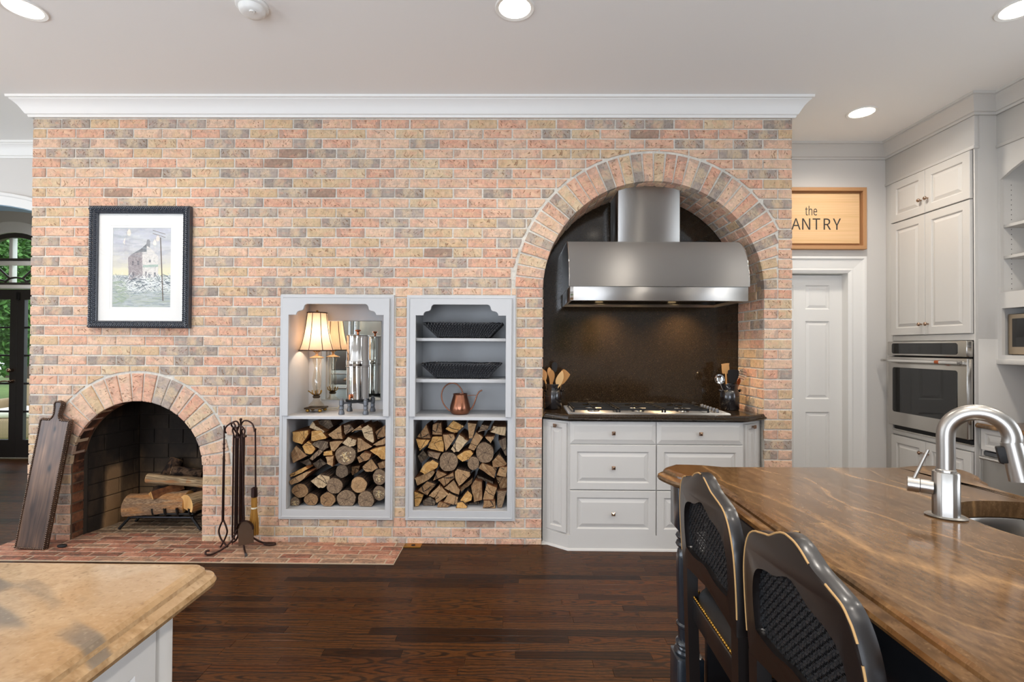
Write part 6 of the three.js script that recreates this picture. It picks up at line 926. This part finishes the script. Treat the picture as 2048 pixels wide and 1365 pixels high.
// long board with a handle, leaning on the brick
{
  const t = thing('serving_board', 'long dark wooden paddle board edged with metal studs, leaning by the fireplace', 'board', [-3.19, 0.006, 0.165]);
  const g = new THREE.Group(); 
  const w = 0.2, L = 0.845, pts = [[-w / 2, 0], [w / 2, 0], [w / 2 + 0.004, L]], sh = new THREE.Shape(); sh.moveTo(-0.1, 0); sh.lineTo(0.1, 0); sh.lineTo(0.104, L); sh.lineTo(0.05, L); sh.quadraticCurveTo(0.022, L + 0.004, 0.022, L + 0.04); sh.quadraticCurveTo(0.024, L + 0.075, 0.03, L + 0.1); sh.quadraticCurveTo(0.03, L + 0.122, 0.0, L + 0.124); sh.quadraticCurveTo(-0.028, L + 0.122, -0.03, L + 0.1); sh.quadraticCurveTo(-0.022, L + 0.075, -0.02, L + 0.04); sh.quadraticCurveTo(-0.022, L + 0.004, -0.05, L); sh.lineTo(-0.104, L); sh.lineTo(-0.1, 0);
  const grain = paint(512, 1024, (u, v) => { const q = fbm(u * 26 + fbm(u * 3, v * 3, 3) * 3, v * 3, 4), n = fbm(u * 3 + 4, v * 4, 4), k = Math.exp(-((((u - 0.62) / 0.05) ** 2 + ((v - 0.52) / 0.025) ** 2))) + Math.exp(-((((u - 0.55) / 0.035) ** 2 + ((v - 0.78) / 0.02) ** 2))) + Math.exp(-((((u - 0.4) / 0.06) ** 2 + ((v - 0.93) / 0.02) ** 2))); return mix3(mix3([46, 31, 24], [158, 120, 90], clamp(q * 0.7 + n * 0.9 - 0.4)), [28, 18, 15], clamp(k)); });
  const tiltX = -R(8.2), tiltZ = -R(3.2), rot = (q) => q.rotateX(tiltX).rotateZ(tiltZ);
  const body = boxUV(extrude(sh, 0.032, 0.003, 10).translate(0, 0, -0.016)); const uv = body.attributes.uv, p = body.attributes.position; for (let i = 0; i < p.count; i++) uv.setXY(i, p.getX(i) / 0.22 + 0.5, p.getY(i)); part(t, 'board', rot(body), phys(0xffffff, 0.32, { map: grain, clearcoat: 0.35, clearcoatRoughness: 0.3 }));
  const o = sh.getSpacedPoints(190), studs = [], s0 = new THREE.SphereGeometry(0.0062, 8, 6), cen = 0.945; o.forEach((q) => { const k = q.y > L ? 0.82 : 0.935; studs.push(s0.clone().translate(q.x * k, clamp(q.y, 0.007, L + 0.118) - (q.y > L - 0.005 && Math.abs(q.x) > 0.04 ? 0.006 : 0), 0.017)); studs.push(s0.clone().scale(1, 1, 1).translate(q.x * 1.0, q.y + (q.y < 0.001 ? 0.008 : 0), 0.002)); });
  part(t, 'stud_trim', rot(merge(studs)), std(0x6a584c, 0.3, { metalness: 0.9 })).userData.kind = 'stuff';
}
// fireplace tools: stand, tongs, poker, brush, shovel
{
  const I = METAL.bronze, stand = thing('fire_tool_stand', 'bronze fireplace tool stand with curled hooks on the brick hearth', 'tool stand', [-1.855, 0.006, 0.09]);
  for (const [x, z] of [[-0.03, 0], [-0.012, 0.012], [0.008, 0.014], [0.022, 0], [-0.002, -0.014]]) part(stand, 'column_rod', rod([x, 0.085, z], [x, 0.742, z], 0.0076), I);
  part(stand, 'collar', turned([[0.02, 0.73], [0.038, 0.73], [0.038, 0.742], [0.02, 0.742]], 16), I); part(stand, 'collar', turned([[0.02, 0.09], [0.036, 0.09], [0.036, 0.1], [0.02, 0.1]], 16), I);
  const hook = (pts) => part(stand, 'hook', tube(pts, 0.0052, 40, 7), I);
  hook([[-0.03, 0.735, 0.004], [-0.018, 0.775, 0.006], [-0.01, 0.815, 0.006], [-0.022, 0.838, 0.01], [-0.05, 0.83, 0.02], [-0.082, 0.802, 0.03], [-0.087, 0.775, 0.032], [-0.075, 0.765, 0.04]]); hook([[0.024, 0.735, 0.004], [0.008, 0.775, 0.006], [0.004, 0.805, 0.004], [0.018, 0.836, 0.008], [0.05, 0.845, 0.018], [0.092, 0.826, 0.028], [0.106, 0.795, 0.03], [0.112, 0.775, 0.036]]);
  hook([[0.0, 0.735, 0.012], [-0.028, 0.79, 0.03], [-0.04, 0.82, 0.04], [-0.022, 0.835, 0.05], [0.004, 0.8, 0.06], [0.012, 0.755, 0.06]]); hook([[0.006, 0.735, 0.012], [-0.005, 0.775, 0.035], [0.012, 0.81, 0.05], [0.045, 0.812, 0.066], [0.066, 0.785, 0.07], [0.06, 0.755, 0.072], [0.07, 0.744, 0.08]]);
  part(stand, 'finial', turned([[0, 0.74], [0.006, 0.742], [0.006, 0.84], [0.01, 0.85], [0.006, 0.858], [0, 0.86]], 12), I);
  const leg = (pts) => part(stand, 'leg', tube(pts, 0.0065, 30, 7), I); leg([[-0.01, 0.12, 0.01], [-0.02, 0.06, 0.05], [-0.06, 0.018, 0.11], [-0.1, 0.008, 0.155], [-0.125, 0.014, 0.165], [-0.128, 0.03, 0.155], [-0.11, 0.03, 0.15]]); leg([[0.01, 0.11, 0.01], [0.05, 0.05, 0.05], [0.09, 0.015, 0.1], [0.125, 0.008, 0.15]]); leg([[0.0, 0.11, -0.01], [-0.04, 0.03, -0.03], [-0.07, 0.008, -0.04]]);
  part(stand, 'foot', rod([0.122, 0.008, 0.145], [0.134, 0.008, 0.162], 0.008), METAL.grey); part(stand, 'tray_foot', turned([[0, 0], [0.03, 0], [0.034, 0.005], [0.03, 0.01], [0, 0.011]], 20).scale(1.3, 1, 0.7), I, [0.19, 0.001, -0.03]); leg([[0.02, 0.1, -0.01], [0.08, 0.05, -0.02], [0.14, 0.014, -0.03], [0.19, 0.008, -0.03]]);
  const g = 'fireplace tools hanging from the stand';
  const tongs = thing('fire_tongs', 'long bronze fire tongs with looped jaws, hung on the stand', 'tongs', [-1.94, 0, 0.135], 0, g); part(tongs, 'shaft', merge([rod([-0.002, 0.19, 0], [0.0, 0.62, 0], 0.0085, 0.0075), rod([0, 0.62, 0], [0, 0.81, 0], 0.0055, 0.0045), ball(-0.001, 0.815, 0, 0.006), ball(0, 0.7, 0, 0.0085), ball(0, 0.67, 0, 0.0085)]), I);
  for (const s of [-1, 1]) part(tongs, 'jaw', tube([[0, 0.2, 0], [s * 0.022, 0.155, 0.004 * s], [s * 0.03, 0.12, 0.004 * s], [s * 0.012, 0.07, 0], [-s * 0.016 + 0.008, 0.03, 0.002], [-s * 0.026 + 0.01, 0.018, 0.004]], 0.0055, 30, 7), I);
  const pk = thing('fire_poker', 'bronze fire poker hung behind the stand columns', 'poker', [-1.882, 0, 0.128], 0, g); part(pk, 'shaft', merge([rod([0, 0.1, 0], [0.002, 0.76, 0], 0.0058), tube([[0.002, 0.76, 0], [-0.006, 0.79, 0], [0.002, 0.812, 0], [0.012, 0.8, 0]], 0.0048, 20, 6), rod([0, 0.1, 0], [0, 0.03, 0], 0.0058, 0.002)]), I); part(pk, 'barb', tube([[0, 0.095, 0], [0.014, 0.085, 0.004], [0.02, 0.065, 0.006]], 0.004, 14, 6), I);
  const br = thing('hearth_brush', 'hearth brush with straw bristles and bronze handle hung on the stand', 'brush', [-1.742, 0, 0.12], 0, g); part(br, 'shaft', merge([rod([0.008, 0.4, 0], [0.002, 0.79, 0], 0.0056, 0.005), ball(0.002, 0.795, 0, 0.007)]), I); part(br, 'ferrule', turned([[0.018, 0.345], [0.02, 0.347], [0.019, 0.405], [0.01, 0.41]], 20), I);
  const st = [], r = rng(8); for (let k = 0; k < 150; k++) { const a = r() * 6.283, q = Math.sqrt(r()), x0 = 0.017 * q * Math.cos(a), z0 = 0.014 * q * Math.sin(a), f = 1.3 + r() * 0.5; st.push(tube([[x0, 0.347, z0], [x0 * 1.12, 0.3, z0 * 1.12], [x0 * 1.02, 0.272, z0 * 1.02], [x0 * f, 0.18, z0 * f], [x0 * f * 1.1, 0.09 + r() * 0.02, z0 * f * 1.1]], 0.0021, 8, 4)); } const bm = part(br, 'bristles', merge(st), std(0xb07f34, 0.75)); bm.userData.kind = 'stuff'; part(br, 'binding', turned([[0.0185, 0.268], [0.0195, 0.27], [0.0195, 0.277], [0.0185, 0.279]], 20), std(0xe0d4b8, 0.7));
  const sv = thing('ash_shovel', 'brown ash shovel with a round-topped blade hung on the stand', 'shovel', [-1.775, 0, 0.16], 0, g); part(sv, 'shaft', merge([rod([-0.012, 0.17, -0.004], [-0.05, 0.76, -0.03], 0.005), tube([[-0.05, 0.76, -0.03], [-0.046, 0.79, -0.025], [-0.038, 0.8, -0.02]], 0.0045, 12, 6)]), I);
  const pan = new THREE.Shape(); pan.moveTo(-0.046, 0.035); pan.lineTo(0.054, 0.058); pan.lineTo(0.052, 0.15); pan.absarc(0, 0.15, 0.052, 0, Math.PI, false); pan.lineTo(-0.046, 0.035); const bl = part(sv, 'blade', boxUV(extrude(pan, 0.003, 0.0008, 16)), phys(0x5d4634, 0.42, { metalness: 0.7 })); const rim = []; for (let k = 0; k <= 20; k++) { const a = Math.PI * k / 20; rim.push([0.052 * Math.cos(a), 0.15 + 0.052 * Math.sin(a), 0.008]); } part(bl, 'rim', loft([rim.map(([x, y]) => V3(x, y, 0.001)), rim.map(([x, y]) => V3(x * 1.02, 0.15 + (y - 0.15) * 1.02, 0.022)), rim.map(([x, y]) => V3(x * 1.07, 0.15 + (y - 0.15) * 1.07, 0.022)), rim.map(([x, y]) => V3(x * 1.07, 0.15 + (y - 0.15) * 1.07, 0.0))], { closed: false, deg: 60 }), I);
}
// fire grate and the logs on it
{
  const G = thing('fire_grate', 'black iron fire grate on the firebox floor', 'grate', [-2.6, 0.006, -0.24]), I = METAL.castIron;
  for (const z of [0.03, -0.13]) { part(G, 'rail', rod([-0.24, 0.085, z], [0.24, 0.085, z], 0.009), std(0x3c3c40, 0.4, { metalness: 0.8 })); for (const s of [-1, 1]) part(G, 'leg', rod([s * 0.225, 0.088, z], [s * 0.3, 0.002, z + 0.012], 0.01), I); }
  for (let k = 0; k < 6; k++) { const x = -0.225 + k * 0.09; part(G, 'bar', tube([[x, 0.16, 0.06], [x, 0.115, 0.05], [x, 0.098, 0.03], [x, 0.095, -0.05], [x, 0.1, -0.14], [x, 0.15, -0.17]], 0.0095, 24, 7), I); }
  part(G, 'bar', rod([-0.25, 0.115, 0.045], [0.25, 0.115, 0.045], 0.008), I);
  const birch = paint(512, 512, (u, v) => { const w = fbm(u * 5, v * 10, 3, 5, 10), l = fbm(u * 10, v * 60, 3, 10, 60), d = sstep(0.56, 0.72, l) * 0.8, e = sstep(0.6, 0.7, fbm(u * 4 + 9, v * 4, 3)); return mix3(mix3(mix3([206, 186, 152], [158, 126, 88], w), [66, 48, 36], d), [176, 108, 58], e * 0.5); }), rusty = paint(512, 512, (u, v) => { const w = fbm(u * 5, v * 12, 4, 5, 12), p = fbm(u * 70, v * 70, 2, 70, 70), l = fbm(u * 4, v * 50, 3, 4, 50); return mix3(mix3([120, 92, 68], [176, 118, 66], sstep(0.4, 0.7, w)), mix3([60, 42, 32], [216, 190, 152], p), 0.45 * sstep(0.4, 0.7, l) + 0.2); });
  const B = std(0xffffff, 0.92, { map: birch, bumpMap: birch, bumpScale: 0.004 }), Ru = std(0xffffff, 0.92, { map: rusty, bumpMap: rusty, bumpScale: 0.003 }), heart = std(0xffffff, 0.85, { map: paint(256, 256, (u, v) => mix3([188, 136, 76], [236, 194, 128], fbm(u * 30, v * 5, 4, 30, 5))), bumpMap: splitMap, bumpScale: 0.002 }), g = 'logs laid on the fire grate';
  // a log along x: cross-section [(y, z)] at each end
  function lying(label, pos, rot, len, sec, bark, ends, flatFrom) {
    const t = thing('grate_log', label, 'log', pos, 0, g); t.rotation.set(...rot); const r = rng(Math.round(len * 1000)), rings = []; for (let k = 0; k <= 10; k++) { const s = 1 + (r() - 0.5) * 0.05; rings.push(sec.map(([y, z]) => V3(-len / 2 + len * k / 10, y * s + (r() - 0.5) * 0.003, z * s))); }
    const side = loft(rings, { deg: 55 }), p = side.attributes.position, uv = side.attributes.uv; for (let i = 0; i < p.count; i++) uv.setXY(i, p.getX(i) * 1.2, Math.atan2(p.getZ(i), p.getY(i)) * 0.3); part(t, 'bark', side, bark);
    for (const e of [0, 10]) { const c = loft([rings[e], rings[e].map((v) => V3(v.x + (e ? 0.002 : -0.002), v.y * 0.96, v.z * 0.96))], { capB: true, smooth: false }); if (!e) { const a = c.attributes.position.array; } part(t, 'cut_end', c, ends); }
    return t;
  }
  const arcSec = (rad, a0, a1, n = 14) => { const q = []; for (let k = 0; k <= n; k++) { const a = lerp(a0, a1, k / n); q.push([rad * Math.sin(a), rad * Math.cos(a)]); } return q; };
  lying('large half log with peeling bark across the front of the grate', [-2.655, 0.158, -0.270], [0.1, 0.1, 0.03], 0.42, arcSec(0.095, -0.35, Math.PI + 0.15), Ru, heart);
  lying('pale stubby split log at the end of the grate', [-2.36, 0.178, -0.320], [0.1, 1.15, -0.1], 0.26, arcSec(0.078, -0.5, Math.PI + 0.2), B, heart);
  lying('slim birch log laid slantwise over the others', [-2.47, 0.326, -0.310], [0, 0.16, -0.13], 0.56, arcSec(0.036, 0, Math.PI * 1.93), B, heart);
  lying('small split wedge tucked under the birch log', [-2.62, 0.272, -0.290], [0.15, 0.9, 0.05], 0.2, [[-0.02, -0.07], [-0.025, 0.05], [0.028, 0.02]], LOG.b.split, heart);
  lying('short upright split log leaning behind the birch log', [-2.665, 0.385, -0.400], [0.5, 1.35, 0.5], 0.17, arcSec(0.05, -0.2, Math.PI), LOG.t.bark, heart);
  lying('shaggy dark log lying at the back of the grate', [-2.56, 0.36, -0.420], [0.2, 0.5, -0.35], 0.2, arcSec(0.045, 0, Math.PI * 1.9), LOG.p.bark, LOG.b.end);
  lying('charred log at the back under the others', [-2.6, 0.2, -0.430], [0, -0.05, 0.02], 0.4, arcSec(0.06, 0, Math.PI * 1.93), LOG.d.bark, LOG.d.end);
}
// pantry sign
{
  const t = thing('pantry_sign', 'wooden sign with dark lettering hung over the pantry door', 'sign', [2.432, 2.43, BACK + 0.004]), W = 0.894, H = 0.512;
  const ply = canvasTex(1024, 512, (g, w, h) => { const r = rng(55); g.fillStyle = '#dfb688'; g.fillRect(0, 0, w, h); for (let k = 0; k < 240; k++) { g.globalAlpha = 0.10; g.strokeStyle = r() < 0.5 ? '#b98a52' : '#ecd0a2'; g.lineWidth = 1 + r() * 7; const y = r() * h; g.beginPath(); g.moveTo(0, y); g.bezierCurveTo(w * 0.3, y + (r() - 0.5) * 50, w * 0.6, y + (r() - 0.5) * 50, w, y + (r() - 0.5) * 30); g.stroke(); } g.globalAlpha = 1; g.fillStyle = '#2c2622'; g.textAlign = 'center'; g.textBaseline = 'alphabetic'; g.font = '132px sans-serif'; g.save(); g.translate(512, 222); g.scale(0.7, 1); g.fillText('the', 0, 0); g.restore(); g.font = '166px sans-serif'; [...'PANTRY'].forEach((c, i) => g.fillText(c, 512 - 275 + i * 110, 374)); });
  const face = new THREE.PlaneGeometry(W - 0.11, H - 0.11).translate(0, 0, 0.0305); part(t, 'panel', nested(W - 0.1, H - 0.1, [[0, 0], [0, 0.03]], true, true), std(0xd2aa76, 0.6)); part(t, 'lettered_face', face, std(0xffffff, 0.6, { map: ply }));
  const wood = std(0xb5875c, 0.6, { bumpMap: splitMap, bumpScale: 0.001 }); part(t, 'frame', nested(W, H, [[0, 0], [0, 0.046], [0.002, 0.048], [0.028, 0.048], [0.03, 0.046], [0.03, 0.003], [0.052, 0.003]], false, false), wood);
}
// crocks with utensils either side of the cooktop
{
  const glaze = phys(0x161314, 0.18, { clearcoat: 0.8, clearcoatRoughness: 0.12, bumpMap: rep(grit.clone(), 2), bumpScale: 0.002 }), prof = [[0, 0.001], [0.056, 0.001], [0.06, 0.006], [0.062, 0.08], [0.061, 0.118], [0.055, 0.13], [0.05, 0.136], [0.051, 0.155], [0.056, 0.17], [0.0565, 0.176], [0.052, 0.177], [0.046, 0.16], [0.046, 0.02], [0, 0.018]];
  function crock(label, x, z, k) { const t = thing('utensil_crock', label, 'crock', [x, 0.9055, z]); part(t, 'pot', turned(prof.map(([r, y]) => [r * k, y * k]), 40, 40), glaze); for (const s of [-1, 1]) part(t, 'lug', tube([[s * 0.058 * k, 0.125 * k, -0.02], [s * 0.074 * k, 0.135 * k, 0], [s * 0.058 * k, 0.128 * k, 0.02]], 0.0065, 14, 7), glaze); return t; }
  crock('dark glazed stoneware crock holding wooden spoons', 0.264, -0.2, 1.03); crock('dark glazed stoneware crock holding metal utensils', 1.552, -0.22, 1.06);
  const wood = [std(0xc99a60, 0.6), std(0xdcb47c, 0.6), std(0xb07f44, 0.6)];
  // a spoon or paddle: stem from inside the crock, flat head at the top turned towards the room
  function utensil(name, label, cat, base, top, headPts, mat, t = 0.006, yaw = 0) {
    const o = thing(name, label, cat, base), d = V3(...top), L = d.length(); const q = new THREE.Quaternion().setFromUnitVectors(V3(0, 1, 0), d.clone().normalize()); o.quaternion.copy(q).multiply(new THREE.Quaternion().setFromAxisAngle(V3(0, 1, 0), yaw));
    part(o, 'handle', rod([0, 0, 0], [0, L, 0], 0.0052, 0.0058), mat); const h = new THREE.Shape(new THREE.SplineCurve([...headPts, headPts[0]].map(([x, y]) => new THREE.Vector2(x, y))).getPoints(40)); part(o, 'head', boxUV(extrude(h, t, 0.0015).translate(0, L - 0.01, -t / 2)), mat); return o;
  }
  const spoon = (w, h) => [[-0.006, 0], [-w / 2, h * 0.45], [-w * 0.42, h * 0.8], [0, h], [w * 0.42, h * 0.8], [w / 2, h * 0.45], [0.006, 0]], leftC = [0.264, 0.935, -0.2];
  utensil('wooden_spoon', 'wide wooden spoon leaning out towards the brick', 'spoon', [0.258, 0.93, -0.2], [-0.055, 0.19, 0.01], spoon(0.05, 0.085), wood[0]);
  utensil('wooden_spoon', 'slim wooden spoon standing tallest at the back of the crock', 'spoon', [0.258, 0.93, -0.215], [-0.016, 0.21, -0.015], spoon(0.032, 0.075), wood[0]);
  utensil('wooden_spoon', 'narrow brown wooden spoon in the middle of the crock', 'spoon', [0.262, 0.93, -0.195], [-0.008, 0.175, 0.012], spoon(0.042, 0.095), wood[2]);
  utensil('wooden_spoon', 'pale pointed wooden spoon at the front of the crock', 'spoon', [0.27, 0.93, -0.19], [0.028, 0.15, 0.03], [[-0.012, 0], [-0.026, 0.04], [-0.016, 0.085], [0.008, 0.118], [0.026, 0.08], [0.024, 0.04], [0.01, 0]], wood[1]);
  utensil('wooden_spatula', 'square-cornered olive wood spatula leaning out of the crock', 'spatula', [0.275, 0.93, -0.205], [0.05, 0.165, 0.0], [[-0.012, 0], [-0.03, 0.07], [-0.012, 0.108], [0.036, 0.09], [0.042, 0.075], [0.028, 0.03], [0.01, 0]], wood[2]);
  utensil('black_spatula', 'black utensil at the back of the wooden spoon crock', 'spatula', [0.27, 0.93, -0.225], [0.006, 0.25, -0.02], [[-0.012, 0], [-0.02, 0.04], [-0.012, 0.07], [0.014, 0.07], [0.022, 0.04], [0.012, 0]], METAL.castIron);
  const C = METAL.chrome, cx = 1.552, cz = -0.22;
  const ladle = (name, label, base, top, r) => { const o = thing(name, label, 'ladle', base), d = V3(...top); part(o, 'handle', rod([0, 0, 0], top, 0.005), C); const b = part(o, 'bowl', crease(lathe([[0, 0], [r * 0.5, 0.004], [r * 0.85, r * 0.35], [r, r * 0.8], [r * 0.95, r * 0.8], [r * 0.8, r * 0.4], [r * 0.45, 0.009], [0, 0.006]], 28), 40).translate(0, -r * 0.3, 0).rotateX(Math.PI / 2 - 0.2), C, top); return o; };
  ladle('steel_ladle', 'shiny round steel ladle leaning out of the crock towards the cooktop', [cx - 0.01, 0.94, cz], [-0.075, 0.185, 0.01], 0.036);
  utensil('slotted_turner', 'black slotted turner in the metal utensil crock', 'turner', [cx, 0.94, cz + 0.02], [0.0, 0.17, 0.025], [[-0.012, 0], [-0.034, 0.035], [-0.038, 0.09], [-0.02, 0.1], [0.02, 0.1], [0.04, 0.09], [0.036, 0.035], [0.012, 0]], METAL.castIron, 0.004);
  { const o = utensil('pasta_server', 'perforated steel spoon leaning towards the brick jamb', 'server', [cx + 0.01, 0.94, cz], [0.055, 0.165, 0.005], spoon(0.075, 0.115), C, 0.005); for (let i = 0; i < 5; i++) for (let k = 0; k < 4; k++) part(o, 'hole', new THREE.CylinderGeometry(0.0032, 0.0032, 0.0062, 8).rotateX(Math.PI / 2).translate(-0.02 + i * 0.01, V3(0.055, 0.165, 0.005).length() + 0.03 + k * 0.017, 0), METAL.castIron); }
  utensil('wooden_turner', 'flat wooden turner with three holes at the back of the crock', 'turner', [cx - 0.005, 0.94, cz - 0.02], [-0.012, 0.235, -0.01], [[-0.018, 0], [-0.027, 0.01], [-0.027, 0.06], [-0.026, 0.072], [0.026, 0.076], [0.027, 0.06], [0.027, 0.01], [0.018, 0]], wood[0], 0.005);
  ladle('small_steel_scoop', 'small steel scoop low in the metal utensil crock', [cx + 0.0, 0.94, cz + 0.01], [-0.028, 0.14, 0.03], 0.018);
  utensil('copper_spoon', 'rose metal spoon handle beside the black turner', 'spoon', [cx + 0.012, 0.94, cz + 0.015], [0.03, 0.15, 0.02], spoon(0.026, 0.06), METAL.copper);
}
// ceiling: smoke detector and downlights
{
  const s = thing('smoke_detector', 'round white smoke detector on the ceiling', 'smoke detector', [-1.325, CEIL - 0.001, 0.985]), P = std(0xe9e7e2, 0.5);
  part(s, 'base_ring', turned([[0, -0.018], [0.07, -0.018], [0.075, -0.014], [0.075, 0]], 40), P); part(s, 'body', turned([[0, -0.05], [0.03, -0.05], [0.05, -0.046], [0.058, -0.038], [0.062, -0.024], [0.062, -0.018], [0, -0.018]], 40), P); const v = part(s, 'test_button', turned([[0, -0.055], [0.012, -0.055], [0.014, -0.05], [0, -0.05]], 20), P, [0.014, 0, 0.026]);
  for (const x of [0.005, 0.02]) part(v, 'vent_dot', ball(x, -0.0548, 0.004, 0.0014, 6, 4), METAL.castIron);
  const glow = std(0xffffff, 0.5, { emissive: 0xfff2de, emissiveIntensity: 9 });
  const L = [[2.465, -0.155, 'beside the brick corner above the pantry wall'], [-0.02, 0.96, 'above the middle of the floor'], [2.49, 0.95, 'above the hutch side of the island'], [-2.5, 0.96, 'above the fireplace side of the room']];
  for (const [x, z, where] of L) { const t = thing('ceiling_downlight', 'recessed white ceiling downlight, lit, ' + where, 'downlight', [x, CEIL, z], 0, 'recessed downlights'); part(t, 'trim_ring', turned([[0.078, -0.002], [0.095, -0.006], [0.099, -0.003], [0.099, 0], [0.078, 0]], 40), P); part(t, 'lamp_lens', new THREE.CircleGeometry(0.079, 36).rotateX(Math.PI / 2).translate(0, -0.0025, 0), glow); down(x, z); }
  // more of the same behind the lens, over the island and the room
  for (const [x, z] of [[1.15, 2.0], [1.15, 3.3], [2.5, 2.3], [-0.02, 2.9], [-2.5, 2.9], [-4.9, 1.0], [-4.9, 2.9]]) { const t = thing('ceiling_downlight', 'recessed white ceiling downlight behind the lens', 'downlight', [x, CEIL, z], 0, 'downlights behind the lens'); part(t, 'trim_ring', turned([[0.078, -0.002], [0.095, -0.006], [0.099, -0.003], [0.099, 0], [0.078, 0]], 40), P); part(t, 'lamp_lens', new THREE.CircleGeometry(0.079, 36).rotateX(Math.PI / 2).translate(0, -0.0025, 0), glow); down(x, z); }
  { const t = thing('ceiling_downlight', 'added white ceiling downlight that brightens the entry beyond the arch', 'downlight', [-5.0, 2.98, -1.6]); part(t, 'trim_ring', turned([[0.078, -0.002], [0.095, -0.006], [0.099, -0.003], [0.099, 0], [0.078, 0]], 40), P); part(t, 'lamp_lens', new THREE.CircleGeometry(0.079, 36).rotateX(Math.PI / 2).translate(0, -0.0025, 0), glow); down(-5.0, -1.6, 2.98); }  // unseen lamp added to brighten the dim entry
  function down(x, z, y = CEIL) { const l = new THREE.SpotLight(0xfff7ec, DOWN, 0, R(78), 0.8); l.name = 'downlight'; l.position.set(x, y - 0.02, z); l.target.position.set(x, 0, z); l.shadow.radius = 4; scene.add(l, l.target); }
}
// brass floor register
{
  const t = thing('floor_register', 'small brass floor vent in the wood floor by the hearth', 'floor vent', [-0.7, 0.0005, 0.04]); part(t, 'plate', nested(0.118, 0.066, [[0, 0], [0, 0.002], [0.003, 0.004]], true, false).rotateX(-Math.PI / 2), METAL.brass); part(t, 'opening', new THREE.CylinderGeometry(0.014, 0.014, 0.001, 20).translate(0.004, 0.0042, 0.0), METAL.castIron);
}

// steel refrigerator across the room: the mirror behind the lamp shows it
{
  const t = thing('refrigerator', 'stainless french-door refrigerator across the room, seen in the mirror', 'refrigerator', [-2.65, 0, 4.3]), S = phys(0xb8bcbc, 0.3, { metalness: 1 });
  part(t, 'body', boxAt(-0.47, 0.47, 0.03, 1.95, -0.32, 0.4, 0.004), METAL.grey); for (const s of [-1, 1]) { const d = part(t, 'door', boxAt(s * 0.004, s * 0.47, 0.965, 1.95, -0.39, -0.322, 0.008), S); part(d, 'handle', rod([s * 0.045, 1.05, -0.44], [s * 0.045, 1.8, -0.44], 0.014), METAL.chrome); }
  for (const [a, b] of [[0.735, 0.95], [0.06, 0.72]]) { const d = part(t, 'drawer', boxAt(-0.47, 0.47, a, b, -0.39, -0.322, 0.008), S); part(d, 'handle', rod([-0.4, b - 0.05, -0.44], [0.4, b - 0.05, -0.44], 0.014), METAL.chrome); }
}

// candle chandelier over the breakfast corner: its bulbs show in the glass of the print
{
  const t = thing('chandelier', 'bronze six-arm candle chandelier out of frame, its lit bulbs mirrored in the print glass', 'chandelier', [-4.1, 2.42, 1.8]), B = METAL.bronze;
  part(t, 'stem', turned([[0, -0.16], [0.012, -0.14], [0.03, -0.1], [0.014, -0.05], [0.02, 0], [0.012, 0.06], [0.006, 0.12], [0.006, 0.6], [0.05, 0.615], [0.06, 0.63], [0, 0.63]], 20), B);
  for (let k = 0; k < 6; k++) { const a = k * Math.PI / 3 + 0.2, c = Math.cos(a), s = Math.sin(a); part(t, 'arm', tube([[0.015 * c, -0.09, 0.015 * s], [0.12 * c, -0.15, 0.12 * s], [0.24 * c, -0.12, 0.24 * s], [0.29 * c, -0.06, 0.29 * s]], 0.007, 24, 6), B); part(t, 'candle', turned([[0, -0.06], [0.024, -0.06], [0.026, -0.05], [0.012, -0.045], [0.011, 0.03], [0, 0.03]], 14), std(0xe8dfcc, 0.6), [0.29 * c, 0, 0.29 * s]); part(t, 'bulb', turned([[0, 0.03], [0.011, 0.034], [0.016, 0.055], [0.01, 0.08], [0, 0.1]], 14), std(0xfff0d8, 0.4, { emissive: 0xffc98a, emissiveIntensity: 10 }), [0.29 * c, 0, 0.29 * s]); const l = new THREE.PointLight(0xffd6a4, 0.25); l.name = 'chandelier_light'; l.position.set(-4.1 + 0.29 * c, 2.42 + 0.06, 1.8 + 0.29 * s); l.shadow.radius = 0.7; scene.add(l); }
}

// a crumb of charcoal on the hearth
{ const g = new THREE.IcosahedronGeometry(0.02, 1), p = g.attributes.position; for (let i = 0; i < p.count; i++) { const k = 0.75 + 0.5 * noise(p.getX(i) * 90 + 7, p.getZ(i) * 90 + p.getY(i) * 70 + 7); p.setXYZ(i, p.getX(i) * k * 1.6, p.getY(i) * k * 0.55, p.getZ(i) * k); } g.computeVertexNormals(); tag(part(scene, 'charcoal_lump', boxUV(g), METAL.castIron, [-3.02, 0.014, 0.13]), 'small black lump of charcoal lying on the brick hearth', 'charcoal'); }
scene.traverse((o) => { if (o.isLight) o.castShadow = !o.isRectAreaLight; });
renderer.render(scene, camera);
